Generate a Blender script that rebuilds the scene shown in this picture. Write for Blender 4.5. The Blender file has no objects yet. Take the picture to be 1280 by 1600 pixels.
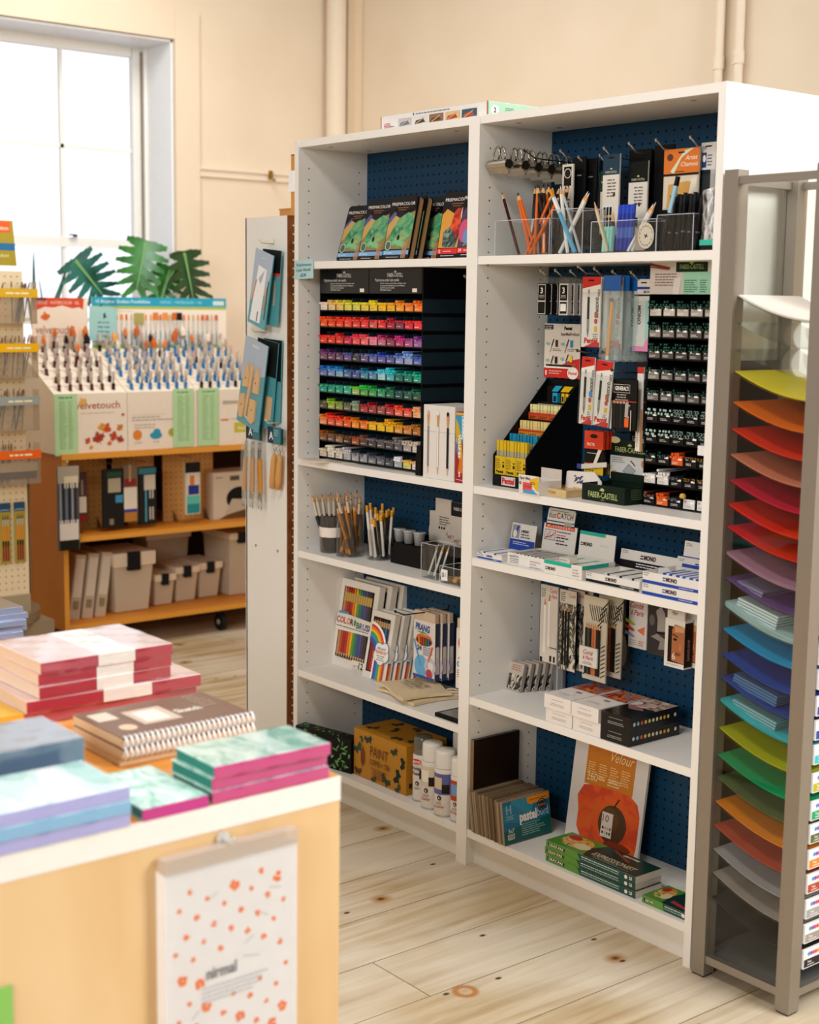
import bpy, math, random
from mathutils import Matrix, Vector
random.seed(7)
R = math.radians
SC = bpy.context.scene
COL = SC.collection
# ---------------------------------------------------------------- camera
cam_d = bpy.data.cameras.new('camera'); cam = bpy.data.objects.new('camera', cam_d); COL.objects.link(cam)
cam.location = (3.64805, -2.49057, 1.48833)
cam.rotation_euler = (1.4306748, -0.01322574, 0.89389503)
cam_d.sensor_fit = 'HORIZONTAL'; cam_d.sensor_width = 24.0
cam_d.lens = 2285.1135 / 1280 * 24.0
cam_d.clip_start = 0.05
cam_d.dof.use_dof = True; cam_d.dof.focus_distance = 3.75; cam_d.dof.aperture_fstop = 2.9
SC.camera = cam
# ---------------------------------------------------------------- world and light
W = bpy.data.worlds.new('daylight'); SC.world = W; W.use_nodes = True
nt = W.node_tree; bg = nt.nodes['Background']
tc = nt.nodes.new('ShaderNodeTexCoord'); sp = nt.nodes.new('ShaderNodeSeparateXYZ')
nt.links.new(tc.outputs['Generated'], sp.inputs[0])
rp = nt.nodes.new('ShaderNodeValToRGB'); mr = nt.nodes.new('ShaderNodeMapRange')
mr.inputs['From Min'].default_value = -1; mr.inputs['From Max'].default_value = 1
nt.links.new(sp.outputs['X'], mr.inputs['Value']); nt.links.new(mr.outputs[0], rp.inputs[0])
rp.color_ramp.elements[0].position = 0.06; rp.color_ramp.elements[0].color = (1.0, 1.01, 1.05, 1)
rp.color_ramp.elements[1].position = 0.30; rp.color_ramp.elements[1].color = (0.115, 0.104, 0.090, 1)
nt.links.new(rp.outputs[0], bg.inputs['Color']); bg.inputs['Strength'].default_value = 1.05
def area(name, loc, target, sx, sy, power, col):
    l = bpy.data.lights.new(name, 'AREA'); l.shape = 'RECTANGLE'; l.size = sx; l.size_y = sy
    l.energy = power; l.color = col
    o = bpy.data.objects.new(name, l); COL.objects.link(o); o.location = loc
    o.rotation_euler = (Vector(target) - Vector(loc)).to_track_quat('-Z', 'Y').to_euler()
    return o
area('daylight_from_side_windows', (4.7, .78, 3.0), (0.9, -0.35, 0.4), 1.5, 1.5, 120, (0.95, 0.98, 1.0))
area('daylight_from_front_windows', (3.0, -5.2, 2.6), (0.5, 0.0, 1.0), 2.6, 1.5, 100, (1.0, 0.975, 0.94))
area('ceiling_lamp_over_aisle', (1.5, -1.65, 3.25), (1.5, -1.65, 0), 1.4, 0.5, 24, (1.0, 0.97, 0.93))
area('ceiling_lamp_by_window_wall', (-1.0, 0.3, 3.4), (-1.0, 0.3, 0), 1.8, 0.8, 42, (1.0, 0.965, 0.91))
SC.view_settings.view_transform = 'Standard'; SC.view_settings.look = 'None'
SC.view_settings.gamma = 1; SC.view_settings.use_curve_mapping = False
SC.view_settings.exposure = 0.42
SC.cycles.transparent_max_bounces = 24
# ---------------------------------------------------------------- materials
def lin(h):
    if isinstance(h, tuple): return h
    h = h.lstrip('#'); c = [int(h[i:i+2], 16) / 255 for i in (0, 2, 4)]
    return tuple(x / 12.92 if x <= 0.04045 else ((x + 0.055) / 1.055) ** 2.4 for x in c)
MC = {}
def C(h, rough=0.55, metal=0.0, spec=0.4, vary=0.04, scale=40.0, coat=0.0):
    """paint-like material: principled with a fine procedural mottling"""
    k = (h, rough, metal, spec, vary, scale, coat)
    if k in MC: return MC[k]
    m = bpy.data.materials.new('paint_' + str(h).strip('#')); m.use_nodes = True
    n = m.node_tree; b = n.nodes['Principled BSDF']
    b.inputs['Roughness'].default_value = rough; b.inputs['Metallic'].default_value = metal
    b.inputs['Specular IOR Level'].default_value = spec; b.inputs['Coat Weight'].default_value = coat
    c = lin(h)
    if sum(c) < 0.08: b.inputs['Specular IOR Level'].default_value = spec * 0.45
    t = n.nodes.new('ShaderNodeTexCoord'); no = n.nodes.new('ShaderNodeTexNoise'); no.inputs['Scale'].default_value = scale
    n.links.new(t.outputs['Object'], no.inputs['Vector'])
    mx = n.nodes.new('ShaderNodeMix'); mx.data_type = 'RGBA'
    mx.inputs[6].default_value = tuple(x * (1 - vary) for x in c) + (1,)
    mx.inputs[7].default_value = tuple(min(1, x * (1 + vary)) for x in c) + (1,)
    n.links.new(no.outputs['Fac'], mx.inputs[0]); n.links.new(mx.outputs[2], b.inputs['Base Color'])
    MC[k] = m; return m
def metal(h='#c9c9c6', rough=0.25): return C(h, rough, 1.0, 0.5, 0.02)
def clear(tint='#f4f6f6', gloss=0.16, rough=0.05, haze=0.0):
    k = ('clear', tint, gloss, rough, haze)
    if k in MC: return MC[k]
    m = bpy.data.materials.new('clear_plastic'); m.use_nodes = True; n = m.node_tree
    for x in list(n.nodes): n.nodes.remove(x)
    out = n.nodes.new('ShaderNodeOutputMaterial'); tr = n.nodes.new('ShaderNodeBsdfTransparent'); gl = n.nodes.new('ShaderNodeBsdfGlossy')
    tr.inputs[0].default_value = lin(tint) + (1,); gl.inputs['Roughness'].default_value = rough
    lw = n.nodes.new('ShaderNodeLayerWeight'); lw.inputs[0].default_value = 0.5
    pw = n.nodes.new('ShaderNodeMath'); pw.operation = 'POWER'; pw.inputs[1].default_value = 4.0; n.links.new(lw.outputs['Facing'], pw.inputs[0])
    ml = n.nodes.new('ShaderNodeMath'); ml.operation = 'MULTIPLY_ADD'; ml.inputs[1].default_value = 0.7; ml.inputs[2].default_value = gloss * 0.3
    n.links.new(pw.outputs[0], ml.inputs[0]); mx = n.nodes.new('ShaderNodeMixShader')
    n.links.new(ml.outputs[0], mx.inputs[0]); n.links.new(tr.outputs[0], mx.inputs[1]); n.links.new(gl.outputs[0], mx.inputs[2])
    last = mx
    if haze > 0:
        df = n.nodes.new('ShaderNodeBsdfDiffuse'); df.inputs[0].default_value = lin(tint) + (1,)
        m2 = n.nodes.new('ShaderNodeMixShader'); m2.inputs[0].default_value = haze
        n.links.new(mx.outputs[0], m2.inputs[1]); n.links.new(df.outputs[0], m2.inputs[2]); last = m2
    n.links.new(last.outputs[0], out.inputs[0]); MC[k] = m; return m
def ramp_mat(name, stops, scale=8.0, rough=0.5, stretch=(1, 1, 1), detail=4.0, distort=0.0, kind='noise', coat=0.0, spec=0.4, obj=True):
    """pattern material: noise or voronoi through a colour ramp"""
    k = (name,)
    if k in MC: return MC[k]
    m = bpy.data.materials.new(name); m.use_nodes = True; n = m.node_tree; b = n.nodes['Principled BSDF']
    b.inputs['Roughness'].default_value = rough; b.inputs['Coat Weight'].default_value = coat; b.inputs['Specular IOR Level'].default_value = spec
    t = n.nodes.new('ShaderNodeTexCoord'); mp = n.nodes.new('ShaderNodeMapping'); mp.inputs['Scale'].default_value = stretch
    n.links.new(t.outputs['Object'], mp.inputs[0])
    if kind == 'noise':
        no = n.nodes.new('ShaderNodeTexNoise'); no.inputs['Detail'].default_value = detail; no.inputs['Distortion'].default_value = distort; o = no.outputs['Fac']
    elif kind == 'wave':
        no = n.nodes.new('ShaderNodeTexWave'); no.inputs['Distortion'].default_value = distort; o = no.outputs['Fac']
    else:
        no = n.nodes.new('ShaderNodeTexVoronoi'); o = no.outputs['Distance']
    no.inputs['Scale'].default_value = scale
    n.links.new(mp.outputs[0], no.inputs['Vector'])
    cr = n.nodes.new('ShaderNodeValToRGB'); n.links.new(o, cr.inputs[0])
    cr.color_ramp.elements.remove(cr.color_ramp.elements[0])
    for i, (p, c) in enumerate(stops):
        e = cr.color_ramp.elements[0] if i == 0 else cr.color_ramp.elements.new(p)
        e.position = p; e.color = lin(c) + (1,)
    n.links.new(cr.outputs[0], b.inputs['Base Color']); MC[k] = m; return m
# ---------------------------------------------------------------- mesh builder
TX = {}
def text_mesh(s, bold=0.0, shear=0.0):
    k = (s, bold, shear)
    if k in TX: return TX[k]
    cu = bpy.data.curves.new('t', 'FONT'); cu.body = s; cu.size = 1.0; cu.offset = bold; cu.shear = shear; cu.resolution_u = 2
    o = bpy.data.objects.new('t', cu); COL.objects.link(o)
    bpy.context.view_layer.update()
    me = bpy.data.meshes.new_from_object(o.evaluated_get(bpy.context.evaluated_depsgraph_get()))
    vs = [tuple(v.co[:2]) for v in me.vertices]; fs = [tuple(p.vertices) for p in me.polygons]
    bpy.data.objects.remove(o); bpy.data.meshes.remove(me); bpy.data.curves.remove(cu)
    xs = [v[0] for v in vs] or [0, 1]
    TX[k] = (vs, fs, min(xs), max(xs)); return TX[k]
class B:
    def __init__(s): s.v = []; s.f = []; s.m = []; s.mats = []; s.M = Matrix.Identity(4); s.sm = []; s.gid = -1; s.ng = 0; s.fg = []
    def mi(s, m):
        if isinstance(m, str): m = C(m)
        if m not in s.mats: s.mats.append(m)
        return s.mats.index(m)
    def add(s, vs, fs, m, smooth=False):
        i = s.mi(m); o = len(s.v); M = s.M
        s.v += [tuple(M @ Vector(p)) for p in vs]
        for f in fs: s.f.append(tuple(o + j for j in f)); s.m.append(i); s.sm.append(smooth); s.fg.append(s.gid)
        return s
    def box(s, x0, x1, y0, y1, z0, z1, m, top=None, front=None):
        v = [(x0, y0, z0), (x1, y0, z0), (x1, y1, z0), (x0, y1, z0), (x0, y0, z1), (x1, y0, z1), (x1, y1, z1), (x0, y1, z1)]
        s.add(v, [(3, 2, 1, 0), (1, 2, 6, 5), (2, 3, 7, 6), (3, 0, 4, 7)], m)
        s.add([v[4], v[5], v[6], v[7]], [(0, 1, 2, 3)], top or m)
        s.add([v[0], v[1], v[5], v[4]], [(0, 1, 2, 3)], front or m); return s
    def poly(s, pts, m): return s.add(pts, [tuple(range(len(pts)))], m)
    def cyl(s, p0, p1, r0, r1=None, m='#888888', n=16, caps=True, capm=None):
        r1 = r0 if r1 is None else r1; p0 = Vector(p0); p1 = Vector(p1); d = (p1 - p0).normalized()
        a = d.orthogonal().normalized(); b = d.cross(a)
        q = [(math.cos(2 * math.pi * i / n), math.sin(2 * math.pi * i / n)) for i in range(n)]
        v = [p0 + (a * c + b * t) * r0 for c, t in q] + [p1 + (a * c + b * t) * r1 for c, t in q]
        s.add([tuple(x) for x in v], [(i, (i + 1) % n, n + (i + 1) % n, n + i) for i in range(n)], m, n > 8)
        if caps:
            if r0 > 0: s.add([tuple(x) for x in v[:n]], [tuple(reversed(range(n)))], capm or m)
            if r1 > 0: s.add([tuple(x) for x in v[n:]], [tuple(range(n))], capm or m)
        return s
    def tube(s, pts, r, m, n=8, rr=None):
        P = [Vector(p) for p in pts]; k = len(P); vs = []; a = None
        for i, p in enumerate(P):
            d = (P[min(i + 1, k - 1)] - P[max(i - 1, 0)]).normalized()
            if a is None: a = d.orthogonal().normalized()
            a = (a - d * a.dot(d)).normalized(); b = d.cross(a); q = rr[i] if rr else r
            vs += [tuple(p + (a * math.cos(2 * math.pi * j / n) + b * math.sin(2 * math.pi * j / n)) * q) for j in range(n)]
        fs = [(i * n + j, i * n + (j + 1) % n, (i + 1) * n + (j + 1) % n, (i + 1) * n + j) for i in range(k - 1) for j in range(n)]
        fs += [tuple(reversed(range(n))), tuple(range((k - 1) * n, k * n))]
        return s.add(vs, fs, m, True)
    def lathe(s, prof, m, n=24, c=(0, 0, 0), caps=True):
        vs = [(c[0] + r * math.cos(2 * math.pi * j / n), c[1] + r * math.sin(2 * math.pi * j / n), c[2] + z) for r, z in prof for j in range(n)]
        k = len(prof)
        fs = [(i * n + j, i * n + (j + 1) % n, (i + 1) * n + (j + 1) % n, (i + 1) * n + j) for i in range(k - 1) for j in range(n)]
        if caps: fs += [tuple(reversed(range(n))), tuple(range((k - 1) * n, k * n))]
        return s.add(vs, fs, m, True)
    def prism(s, pts, d, m, side=None, off=0.0):
        """pts: outline in local xz, extruded in y from off to off+d (front faces -y)"""
        n = len(pts); v = [(x, off, z) for x, z in pts] + [(x, off + d, z) for x, z in pts]
        s.add(v, [tuple(range(n)), tuple(reversed(range(n, 2 * n)))], m)
        return s.add(v, [(i, n + i, n + (i + 1) % n, (i + 1) % n) for i in range(n)], side or m)
    def grid(s, fn, nu, nv, m, smooth=True, thick=0.0):
        vs = [tuple(fn(i / nu, j / nv)) for j in range(nv + 1) for i in range(nu + 1)]
        fs = [(j * (nu + 1) + i, j * (nu + 1) + i + 1, (j + 1) * (nu + 1) + i + 1, (j + 1) * (nu + 1) + i) for j in range(nv) for i in range(nu)]
        return s.add(vs, fs, m, smooth)
    def g(s, O, U, V): return G(s, O, U, V)
    def front(s, x0, z0, y=0.0): return G(s, (x0, y, z0), (1, 0, 0), (0, 0, 1))
    def top(s, x0, y0, z): return G(s, (x0, y0, z), (1, 0, 0), (0, 1, 0))
    def right(s, y0, z0, x): return G(s, (x, y0, z0), (0, 1, 0), (0, 0, 1))
class G:
    """flat print on a face: O lower-left corner, U right, V up, print offset along U x V"""
    def __init__(s, b, O, U, V):
        s.b = b; s.O = Vector(O); s.U = Vector(U).normalized(); s.V = Vector(V).normalized(); s.N = s.U.cross(s.V); s.k = 0; s.id = b.ng; b.ng += 1
    def P(s, u, v):
        s.b.gid = s.id; return tuple(s.O + s.U * u + s.V * v + s.N * (0.00035 + 0.00009 * s.k))
    def q(s, pts, m): s.b.poly([s.P(*p) for p in pts], m); s.k += 1; return s
    def r(s, u0, v0, u1, v1, m): return s.q([(u0, v0), (u1, v0), (u1, v1), (u0, v1)], m)
    def e(s, u, v, a, b, m, n=18, a0=0): return s.q([(u + a * math.cos(a0 + 2 * math.pi * i / n), v + b * math.sin(a0 + 2 * math.pi * i / n)) for i in range(n)], m)
    def ring(s, u, v, r0, r1, m, n=20, t0=0, t1=360):
        for i in range(n):
            a, c = R(t0 + (t1 - t0) * i / n), R(t0 + (t1 - t0) * (i + 1) / n)
            s.b.poly([s.P(u + r0 * math.cos(a), v + r0 * math.sin(a)), s.P(u + r1 * math.cos(a), v + r1 * math.sin(a)), s.P(u + r1 * math.cos(c), v + r1 * math.sin(c)), s.P(u + r0 * math.cos(c), v + r0 * math.sin(c))], m)
        s.k += 1; return s
    def l(s, u0, v0, u1, v1, w, m):
        dx, dy = u1 - u0, v1 - v0; L = math.hypot(dx, dy) or 1; nx, ny = -dy / L * w / 2, dx / L * w / 2
        return s.q([(u0 - nx, v0 - ny), (u1 - nx, v1 - ny), (u1 + nx, v1 + ny), (u0 + nx, v0 + ny)], m)
    def t(s, txt, u, v, h, m, al='l', bold=0.012, shear=0.0, rot=0, wid=None):
        vs, fs, a, c = text_mesh(txt, bold, shear); k = h / 0.70; kx = k if wid is None else wid / max(1e-6, c - a)
        x0 = {'l': a, 'c': (a + c) / 2, 'r': c}[al]; cr, sr = math.cos(R(rot)), math.sin(R(rot)); out = []
        for x, y in vs:
            X, Y = (x - x0) * kx, y * k; out.append(s.P(u + X * cr - Y * sr, v + X * sr + Y * cr))
        s.b.add(out, fs, m); s.k += 1; return s
    def gk(s, u, v, w, n, lh, m, h=None, al='l', rnd=0.35):
        """n lines of tiny unreadable print going down from v, drawn as word-length dashes"""
        h = h or lh * 0.42
        for i in range(n):
            L = w * (1 - rnd * random.random()); x = u if al == 'l' else u + (w - L) / 2; e = x + L; y = v - i * lh
            while x < e - h:
                ww = min(e - x, h * random.uniform(1.6, 5.5)); s.b.poly([s.P(x, y), s.P(x + ww, y), s.P(x + ww, y + h), s.P(x, y + h)], m); x += ww + h * 0.7
        s.k += 1; return s
def P(b, name, parent=None, bev=0.0, seg=2):
    gs = sorted(set(b.fg))
    if parent and len(gs) > 1 and name in ('print', 'cover_print', 'front_print', 'label_print'):
        first = None
        for q in gs:                                    # one printed face = one part
            c = B(); c.mats = b.mats; ix = [i for i, a in enumerate(b.fg) if a == q]; used = sorted({j for i in ix for j in b.f[i]}); mp = {j: k for k, j in enumerate(used)}
            c.v = [b.v[j] for j in used]; c.f = [tuple(mp[j] for j in b.f[i]) for i in ix]; c.m = [b.m[i] for i in ix]; c.sm = [b.sm[i] for i in ix]; c.fg = [0] * len(ix)
            o = P(c, name, parent, bev, seg); first = first or o
        return first
    me = bpy.data.meshes.new(name); me.from_pydata(b.v, [], b.f)
    for m in b.mats: me.materials.append(m)
    me.polygons.foreach_set('material_index', b.m); me.polygons.foreach_set('use_smooth', b.sm); me.update()
    o = bpy.data.objects.new(name, me); COL.objects.link(o)
    if parent: o.parent = parent
    if bev:
        w = o.modifiers.new('bevel', 'BEVEL'); w.width = bev; w.segments = seg; w.limit_method = 'ANGLE'; w.angle_limit = R(50); w.harden_normals = False
    return o
def T(name, label, cat, loc=(0, 0, 0), rz=0.0, group=None, rx=0.0, ry=0.0):
    o = bpy.data.objects.new(name, None); COL.objects.link(o); o.empty_display_size = 0.02
    o.location = loc; o.rotation_euler = (R(rx), R(ry), R(rz)); o['label'] = label; o['category'] = cat
    if group: o['group'] = group
    return o
def tag(o, label, cat, group=None, loc=None, rz=None, rx=0, ry=0):
    o['label'] = label; o['category'] = cat
    if group: o['group'] = group
    if loc is not None: o.location = loc
    if rz is not None or rx or ry: o.rotation_euler = (R(rx), R(ry), R(rz or 0))
    return o
def struct(o): o['kind'] = 'structure'; return o
def dup(root, loc=None, rot=None, label=None, group=None):
    r = root.copy(); COL.objects.link(r)
    if loc is not None: r.location = loc
    if rot is not None: r.rotation_euler = tuple(R(a) for a in rot)
    if label: r['label'] = label
    if group: r['group'] = group
    for ch in list(KIDS(root)):
        c = ch.copy(); COL.objects.link(c); c.parent = r
        for g in list(KIDS(ch)):
            d = g.copy(); COL.objects.link(d); d.parent = c
    return r
def KIDS(o):
    return [x for x in COL.objects if x.parent == o] if False else o.children
def rotm(ax, deg, c=(0, 0, 0)): return Matrix.Translation(c) @ Matrix.Rotation(R(deg), 4, ax) @ Matrix.Translation(-Vector(c))
ORD = ['first', 'second', 'third', 'fourth', 'fifth', 'sixth', 'seventh', 'eighth', 'ninth', 'tenth', 'eleventh', 'twelfth', 'thirteenth', 'fourteenth']
# ================================================================ room
PEACH = ramp_mat('wall_paint', [(0.3, '#e1cfb6'), (0.7, '#e6d5be')], scale=3.0, rough=0.7, spec=0.2)
TRIM = C('#e8d8c2', 0.5, spec=0.3)
def floor_mat():
    m = bpy.data.materials.new('whitewashed_floorboards'); m.use_nodes = True; n = m.node_tree; L = n.links; N = n.nodes.new; b = n.nodes['Principled BSDF']
    t = N('ShaderNodeTexCoord'); mp = N('ShaderNodeMapping'); mp.inputs['Rotation'].default_value = (0, 0, R(90)); mp.inputs['Location'].default_value = (0.3, -0.103, 0)
    sx = N('ShaderNodeSeparateXYZ'); L.new(t.outputs['Object'], sx.inputs[0]); cb = N('ShaderNodeCombineXYZ')
    a1 = N('ShaderNodeMath'); a1.operation = 'ADD'; a1.inputs[1].default_value = 0.557; L.new(sx.outputs['Y'], a1.inputs[0])
    a2 = N('ShaderNodeMath'); a2.operation = 'ADD'; a2.inputs[1].default_value = -0.103; L.new(sx.outputs['X'], a2.inputs[0])
    L.new(a1.outputs[0], cb.inputs[0]); L.new(a2.outputs[0], cb.inputs[1])
    br = N('ShaderNodeTexBrick'); L.new(cb.outputs[0], br.inputs['Vector']); br.inputs['Scale'].default_value = 1
    br.inputs['Brick Width'].default_value = 2.3; br.inputs['Row Height'].default_value = 0.207; br.inputs['Mortar Size'].default_value = 0.0013; br.inputs['Mortar Smooth'].default_value = 0.3
    br.offset = 0.37; br.inputs['Color1'].default_value = (0.2, 0.2, 0.2, 1); br.inputs['Color2'].default_value = (0.8, 0.8, 0.8, 1); br.inputs['Mortar'].default_value = (0, 0, 0, 1)
    mg = N('ShaderNodeMapping'); mg.inputs['Scale'].default_value = (16, 1.1, 1); L.new(t.outputs['Object'], mg.inputs[0])
    ad = N('ShaderNodeVectorMath'); ad.operation = 'ADD'; L.new(mg.outputs[0], ad.inputs[0]); L.new(br.outputs['Color'], ad.inputs[1])
    gr = N('ShaderNodeTexNoise'); gr.inputs['Scale'].default_value = 1.6; gr.inputs['Detail'].default_value = 8; gr.inputs['Distortion'].default_value = 0.8; L.new(ad.outputs[0], gr.inputs['Vector'])
    cr = N('ShaderNodeValToRGB'); L.new(gr.outputs['Fac'], cr.inputs[0])
    e = cr.color_ramp.elements; e[0].position = 0.28; e[0].color = lin('#a3855c') + (1,); e[1].position = 0.62; e[1].color = lin('#cab797') + (1,)
    x = e.new(0.45); x.color = lin('#b9a17b') + (1,)
    pn = N('ShaderNodeTexNoise'); pn.inputs['Scale'].default_value = 2.2; pn.inputs['Detail'].default_value = 3; L.new(t.outputs['Object'], pn.inputs['Vector'])
    cp = N('ShaderNodeValToRGB'); L.new(pn.outputs['Fac'], cp.inputs[0]); cp.color_ramp.elements[0].position = 0.40; cp.color_ramp.elements[1].position = 0.62
    m1 = N('ShaderNodeMix'); m1.data_type = 'RGBA'; L.new(cp.outputs[0], m1.inputs[0]); L.new(cr.outputs[0], m1.inputs[6])
    wh = N('ShaderNodeMix'); wh.data_type = 'RGBA'; wh.inputs[0].default_value = 0.40; wh.inputs[7].default_value = lin('#e6dfd2') + (1,); L.new(cr.outputs[0], wh.inputs[6]); L.new(wh.outputs[2], m1.inputs[7])
    # knots
    def layer(prev, vec, scale, thr, col, sz0, sz1, stretch):
        mm = N('ShaderNodeMapping'); mm.inputs['Scale'].default_value = stretch; L.new(t.outputs['Object'], mm.inputs[0])
        vo = N('ShaderNodeTexVoronoi'); vo.voronoi_dimensions = '2D'; vo.inputs['Scale'].default_value = scale; L.new(mm.outputs[0], vo.inputs['Vector'])
        s2 = N('ShaderNodeSeparateColor'); L.new(vo.outputs['Color'], s2.inputs[0])
        g1 = N('ShaderNodeMath'); g1.operation = 'GREATER_THAN'; g1.inputs[1].default_value = thr; L.new(s2.outputs[0], g1.inputs[0])
        mr = N('ShaderNodeMapRange'); mr.inputs['From Min'].default_value = sz0; mr.inputs['From Max'].default_value = sz1; mr.inputs['To Min'].default_value = 1; mr.inputs['To Max'].default_value = 0; L.new(vo.outputs['Distance'], mr.inputs[0])
        mu = N('ShaderNodeMath'); mu.operation = 'MULTIPLY'; L.new(g1.outputs[0], mu.inputs[0]); L.new(mr.outputs[0], mu.inputs[1])
        mx = N('ShaderNodeMix'); mx.data_type = 'RGBA'; L.new(mu.outputs[0], mx.inputs[0]); L.new(prev, mx.inputs[6]); mx.inputs[7].default_value = lin(col) + (1,)
        return mx.outputs[2]
    c = layer(m1.outputs[2], None, 3.4, 0.55, '#a9783c', 0.03, 0.10, (1.0, 0.8, 1))
    c = layer(c, None, 3.4, 0.55, '#5a3413', 0.012, 0.035, (1.0, 0.8, 1))
    c = layer(c, None, 6.5, 0.6, '#3c220d', 0.02, 0.045, (1.0, 0.6, 1))
    # round orange stain ring near the table
    vm = N('ShaderNodeVectorMath'); vm.operation = 'DISTANCE'; vm.inputs[1].default_value = (1.374, -0.481, 0); L.new(t.outputs['Object'], vm.inputs[0])
    rr = N('ShaderNodeValToRGB'); L.new(vm.outputs['Value'], rr.inputs[0]); q = rr.color_ramp.elements
    q[0].position = 0.0; q[0].color = (0.25,) * 3 + (1,); q[1].position = 0.034; q[1].color = (0, 0, 0, 1)
    for p, v in ((0.012, 0.1), (0.019, 0.9), (0.026, 0.85)): y = q.new(p); y.color = (v, v, v, 1)
    ms = N('ShaderNodeMix'); ms.data_type = 'RGBA'; L.new(rr.outputs[0], ms.inputs[0]); L.new(c, ms.inputs[6]); ms.inputs[7].default_value = lin('#b06a1c') + (1,)
    mo = N('ShaderNodeMix'); mo.data_type = 'RGBA'; L.new(br.outputs['Fac'], mo.inputs[0]); L.new(ms.outputs[2], mo.inputs[6]); mo.inputs[7].default_value = lin('#5b3d22') + (1,)
    L.new(mo.outputs[2], b.inputs['Base Color']); b.inputs['Roughness'].default_value = 0.42; b.inputs['Specular IOR Level'].default_value = 0.45
    return m
b = B(); b.box(-2.6, 7.0, -6.5, 2.07, -0.05, 0, floor_mat()); struct(P(b, 'floor'))
# window wall (left), with a real opening
XW, XG, WY0, WY1, WZ0, WZ1 = -2.6, -2.86, -0.10, 1.083, 1.05, 2.71
b = B()
for a in ((-6.5, WY0, 0, 3.6), (WY1, 2.07, 0, 3.6), (WY0, WY1, 0, WZ0), (WY0, WY1, WZ1, 3.6)): b.box(-2.95, XW, a[0], a[1], a[2], a[3], PEACH)
struct(P(b, 'wall_left'))
b = B(); b.box(-2.95, 7.0, 2.07, 2.2, 0, 3.6, PEACH); struct(P(b, 'wall_back'))
# window: frame, two sashes with glazing bars, panes
WIN = bpy.data.objects.new('window_1', None); COL.objects.link(WIN); struct(WIN); WIN.location = (XG, 0.49, WZ0)
WH = C('#efece6', 0.45); WHF = C('#eceef0', 0.4)
def inwin(b): b.M = Matrix.Translation((-XG, -0.49, -WZ0)); return b
b = inwin(B())
b.box(XG - 0.06, XG + 0.02, WY1 - 0.006, WY1 + 0.0, WZ0, WZ1, WH)
b.box(XG - 0.02, XW, WY1 - 0.012, WY1 - 0.002, WZ0, WZ1, WHF); b.box(XG - 0.02, XW, WY0 + .002, WY0 + 0.012, WZ0, WZ1, WHF)
b.box(XG - 0.02, XW, WY0, WY1, WZ1 - 0.012, WZ1 - 0.002, WHF); b.box(XG - 0.02, XW + 0.05, WY0, WY1, WZ0 + .001, WZ0 + 0.03, WHF)
b.box(XG, XG + 0.03, WY1 - 0.028, WY1 - 0.012, WZ0, WZ1, WH); b.box(XG - 0.01, XG + 0.02, WY1 - 0.034, WY1 - 0.028, WZ0, WZ1 - .03, C('#8d8474'))
P(b, 'window_frame', WIN)
def sash(z0, z1, x, bot, top, bars):
    b = inwin(B()); y0, y1 = WY0 + 0.03, WY1 - 0.034; w = 0.045
    b.box(x, x + .035, y0, y0 + w, z0, z1, WH); b.box(x, x + .035, y1 - w + .005, y1, z0, z1, WH)
    b.box(x, x + .035, y0 + w, y1 - w, z0, z0 + bot, WH); b.box(x, x + .035, y0 + w, y1 - w, z1 - top, z1, WH)
    for yy in (0.640, 0.27): b.box(x + .008, x + .028, yy - .009, yy + .009, z0 + bot, z1 - top, WH)
    for zz in bars: b.box(x + .008, x + .028, y0 + w, y1 - w, zz - .009, zz + .009, WH)
    P(b, 'sash', WIN)
    g = inwin(B()); g.box(x + .014, x + .018, y0 + w, y1 - w, z0 + bot, z1 - top, clear('#fbfcff', 0.05, 0.0)); P(g, 'pane', WIN)
sash(1.745, WZ1 - 0.012, XG - 0.035, 0.044, 0.045, [2.211]); sash(WZ0 + 0.03, 1.745, XG + 0.002 - 0.035, 0.06, 0.002, [1.40])
b = inwin(B()); b.cyl((XG + .01, .69, 1.79), (XG + .01, .69, 1.803), .012, .010, '#3a3a36', 10); b.box(XG + .004, XG + .03, .66, .69, 1.797, 1.803, '#3a3a36'); P(b, 'sash_lock', WIN)
# casing round the window
def st_box(name, *a, m=TRIM, bev=0.002): b = B(); b.box(*a, m); return struct(P(b, name, bev=bev))
st_box('trim_1', XW, XW + 0.022, WY1, 1.215, 0.95, 2.843, m=PEACH)
st_box('trim_2', XW, XW + 0.022, WY0 - .13, WY1, WZ1, 2.843, m=PEACH)
st_box('trim_3', XW, XW + 0.022, WY0 - .13, WY0, 0.95, WZ1, m=PEACH)
st_box('trim_4', XW, XW + 0.03, WY0, WY1, 0.93, WZ0, m=PEACH)
b = B(); b.box(XW, XW + 0.014, 1.215, 1.97, 2.092, 2.132, TRIM); b.box(XW, XW + 0.026, 1.215, 1.97, 2.124, 2.138, TRIM); struct(P(b, 'trim_5'))
b = B(); b.box(XW, XW + .018, 1.215, 2.07, 0, 0.16, TRIM); struct(P(b, 'baseboard_left'))
b = B(); b.box(-2.58, 7, 2.052, 2.07, 0, 0.16, TRIM); struct(P(b, 'baseboard_back'))
b = B(); b.tube([(XW + .028, 1.612, 2.14), (XW + .045, 1.612, 2.135), (XW + .045, 1.612, 2.10), (XW + .06, 1.612, 2.09), (XW + .07, 1.612, 2.10)], .004, metal('#a9853a', .35)); b.box(XW + .026, XW + .03, 1.602, 1.622, 2.10, 2.142, metal('#a9853a', .35))
tag(P(b, 'picture_hook'), 'small brass hook on the cream picture rail right of the window', 'hook')
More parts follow.
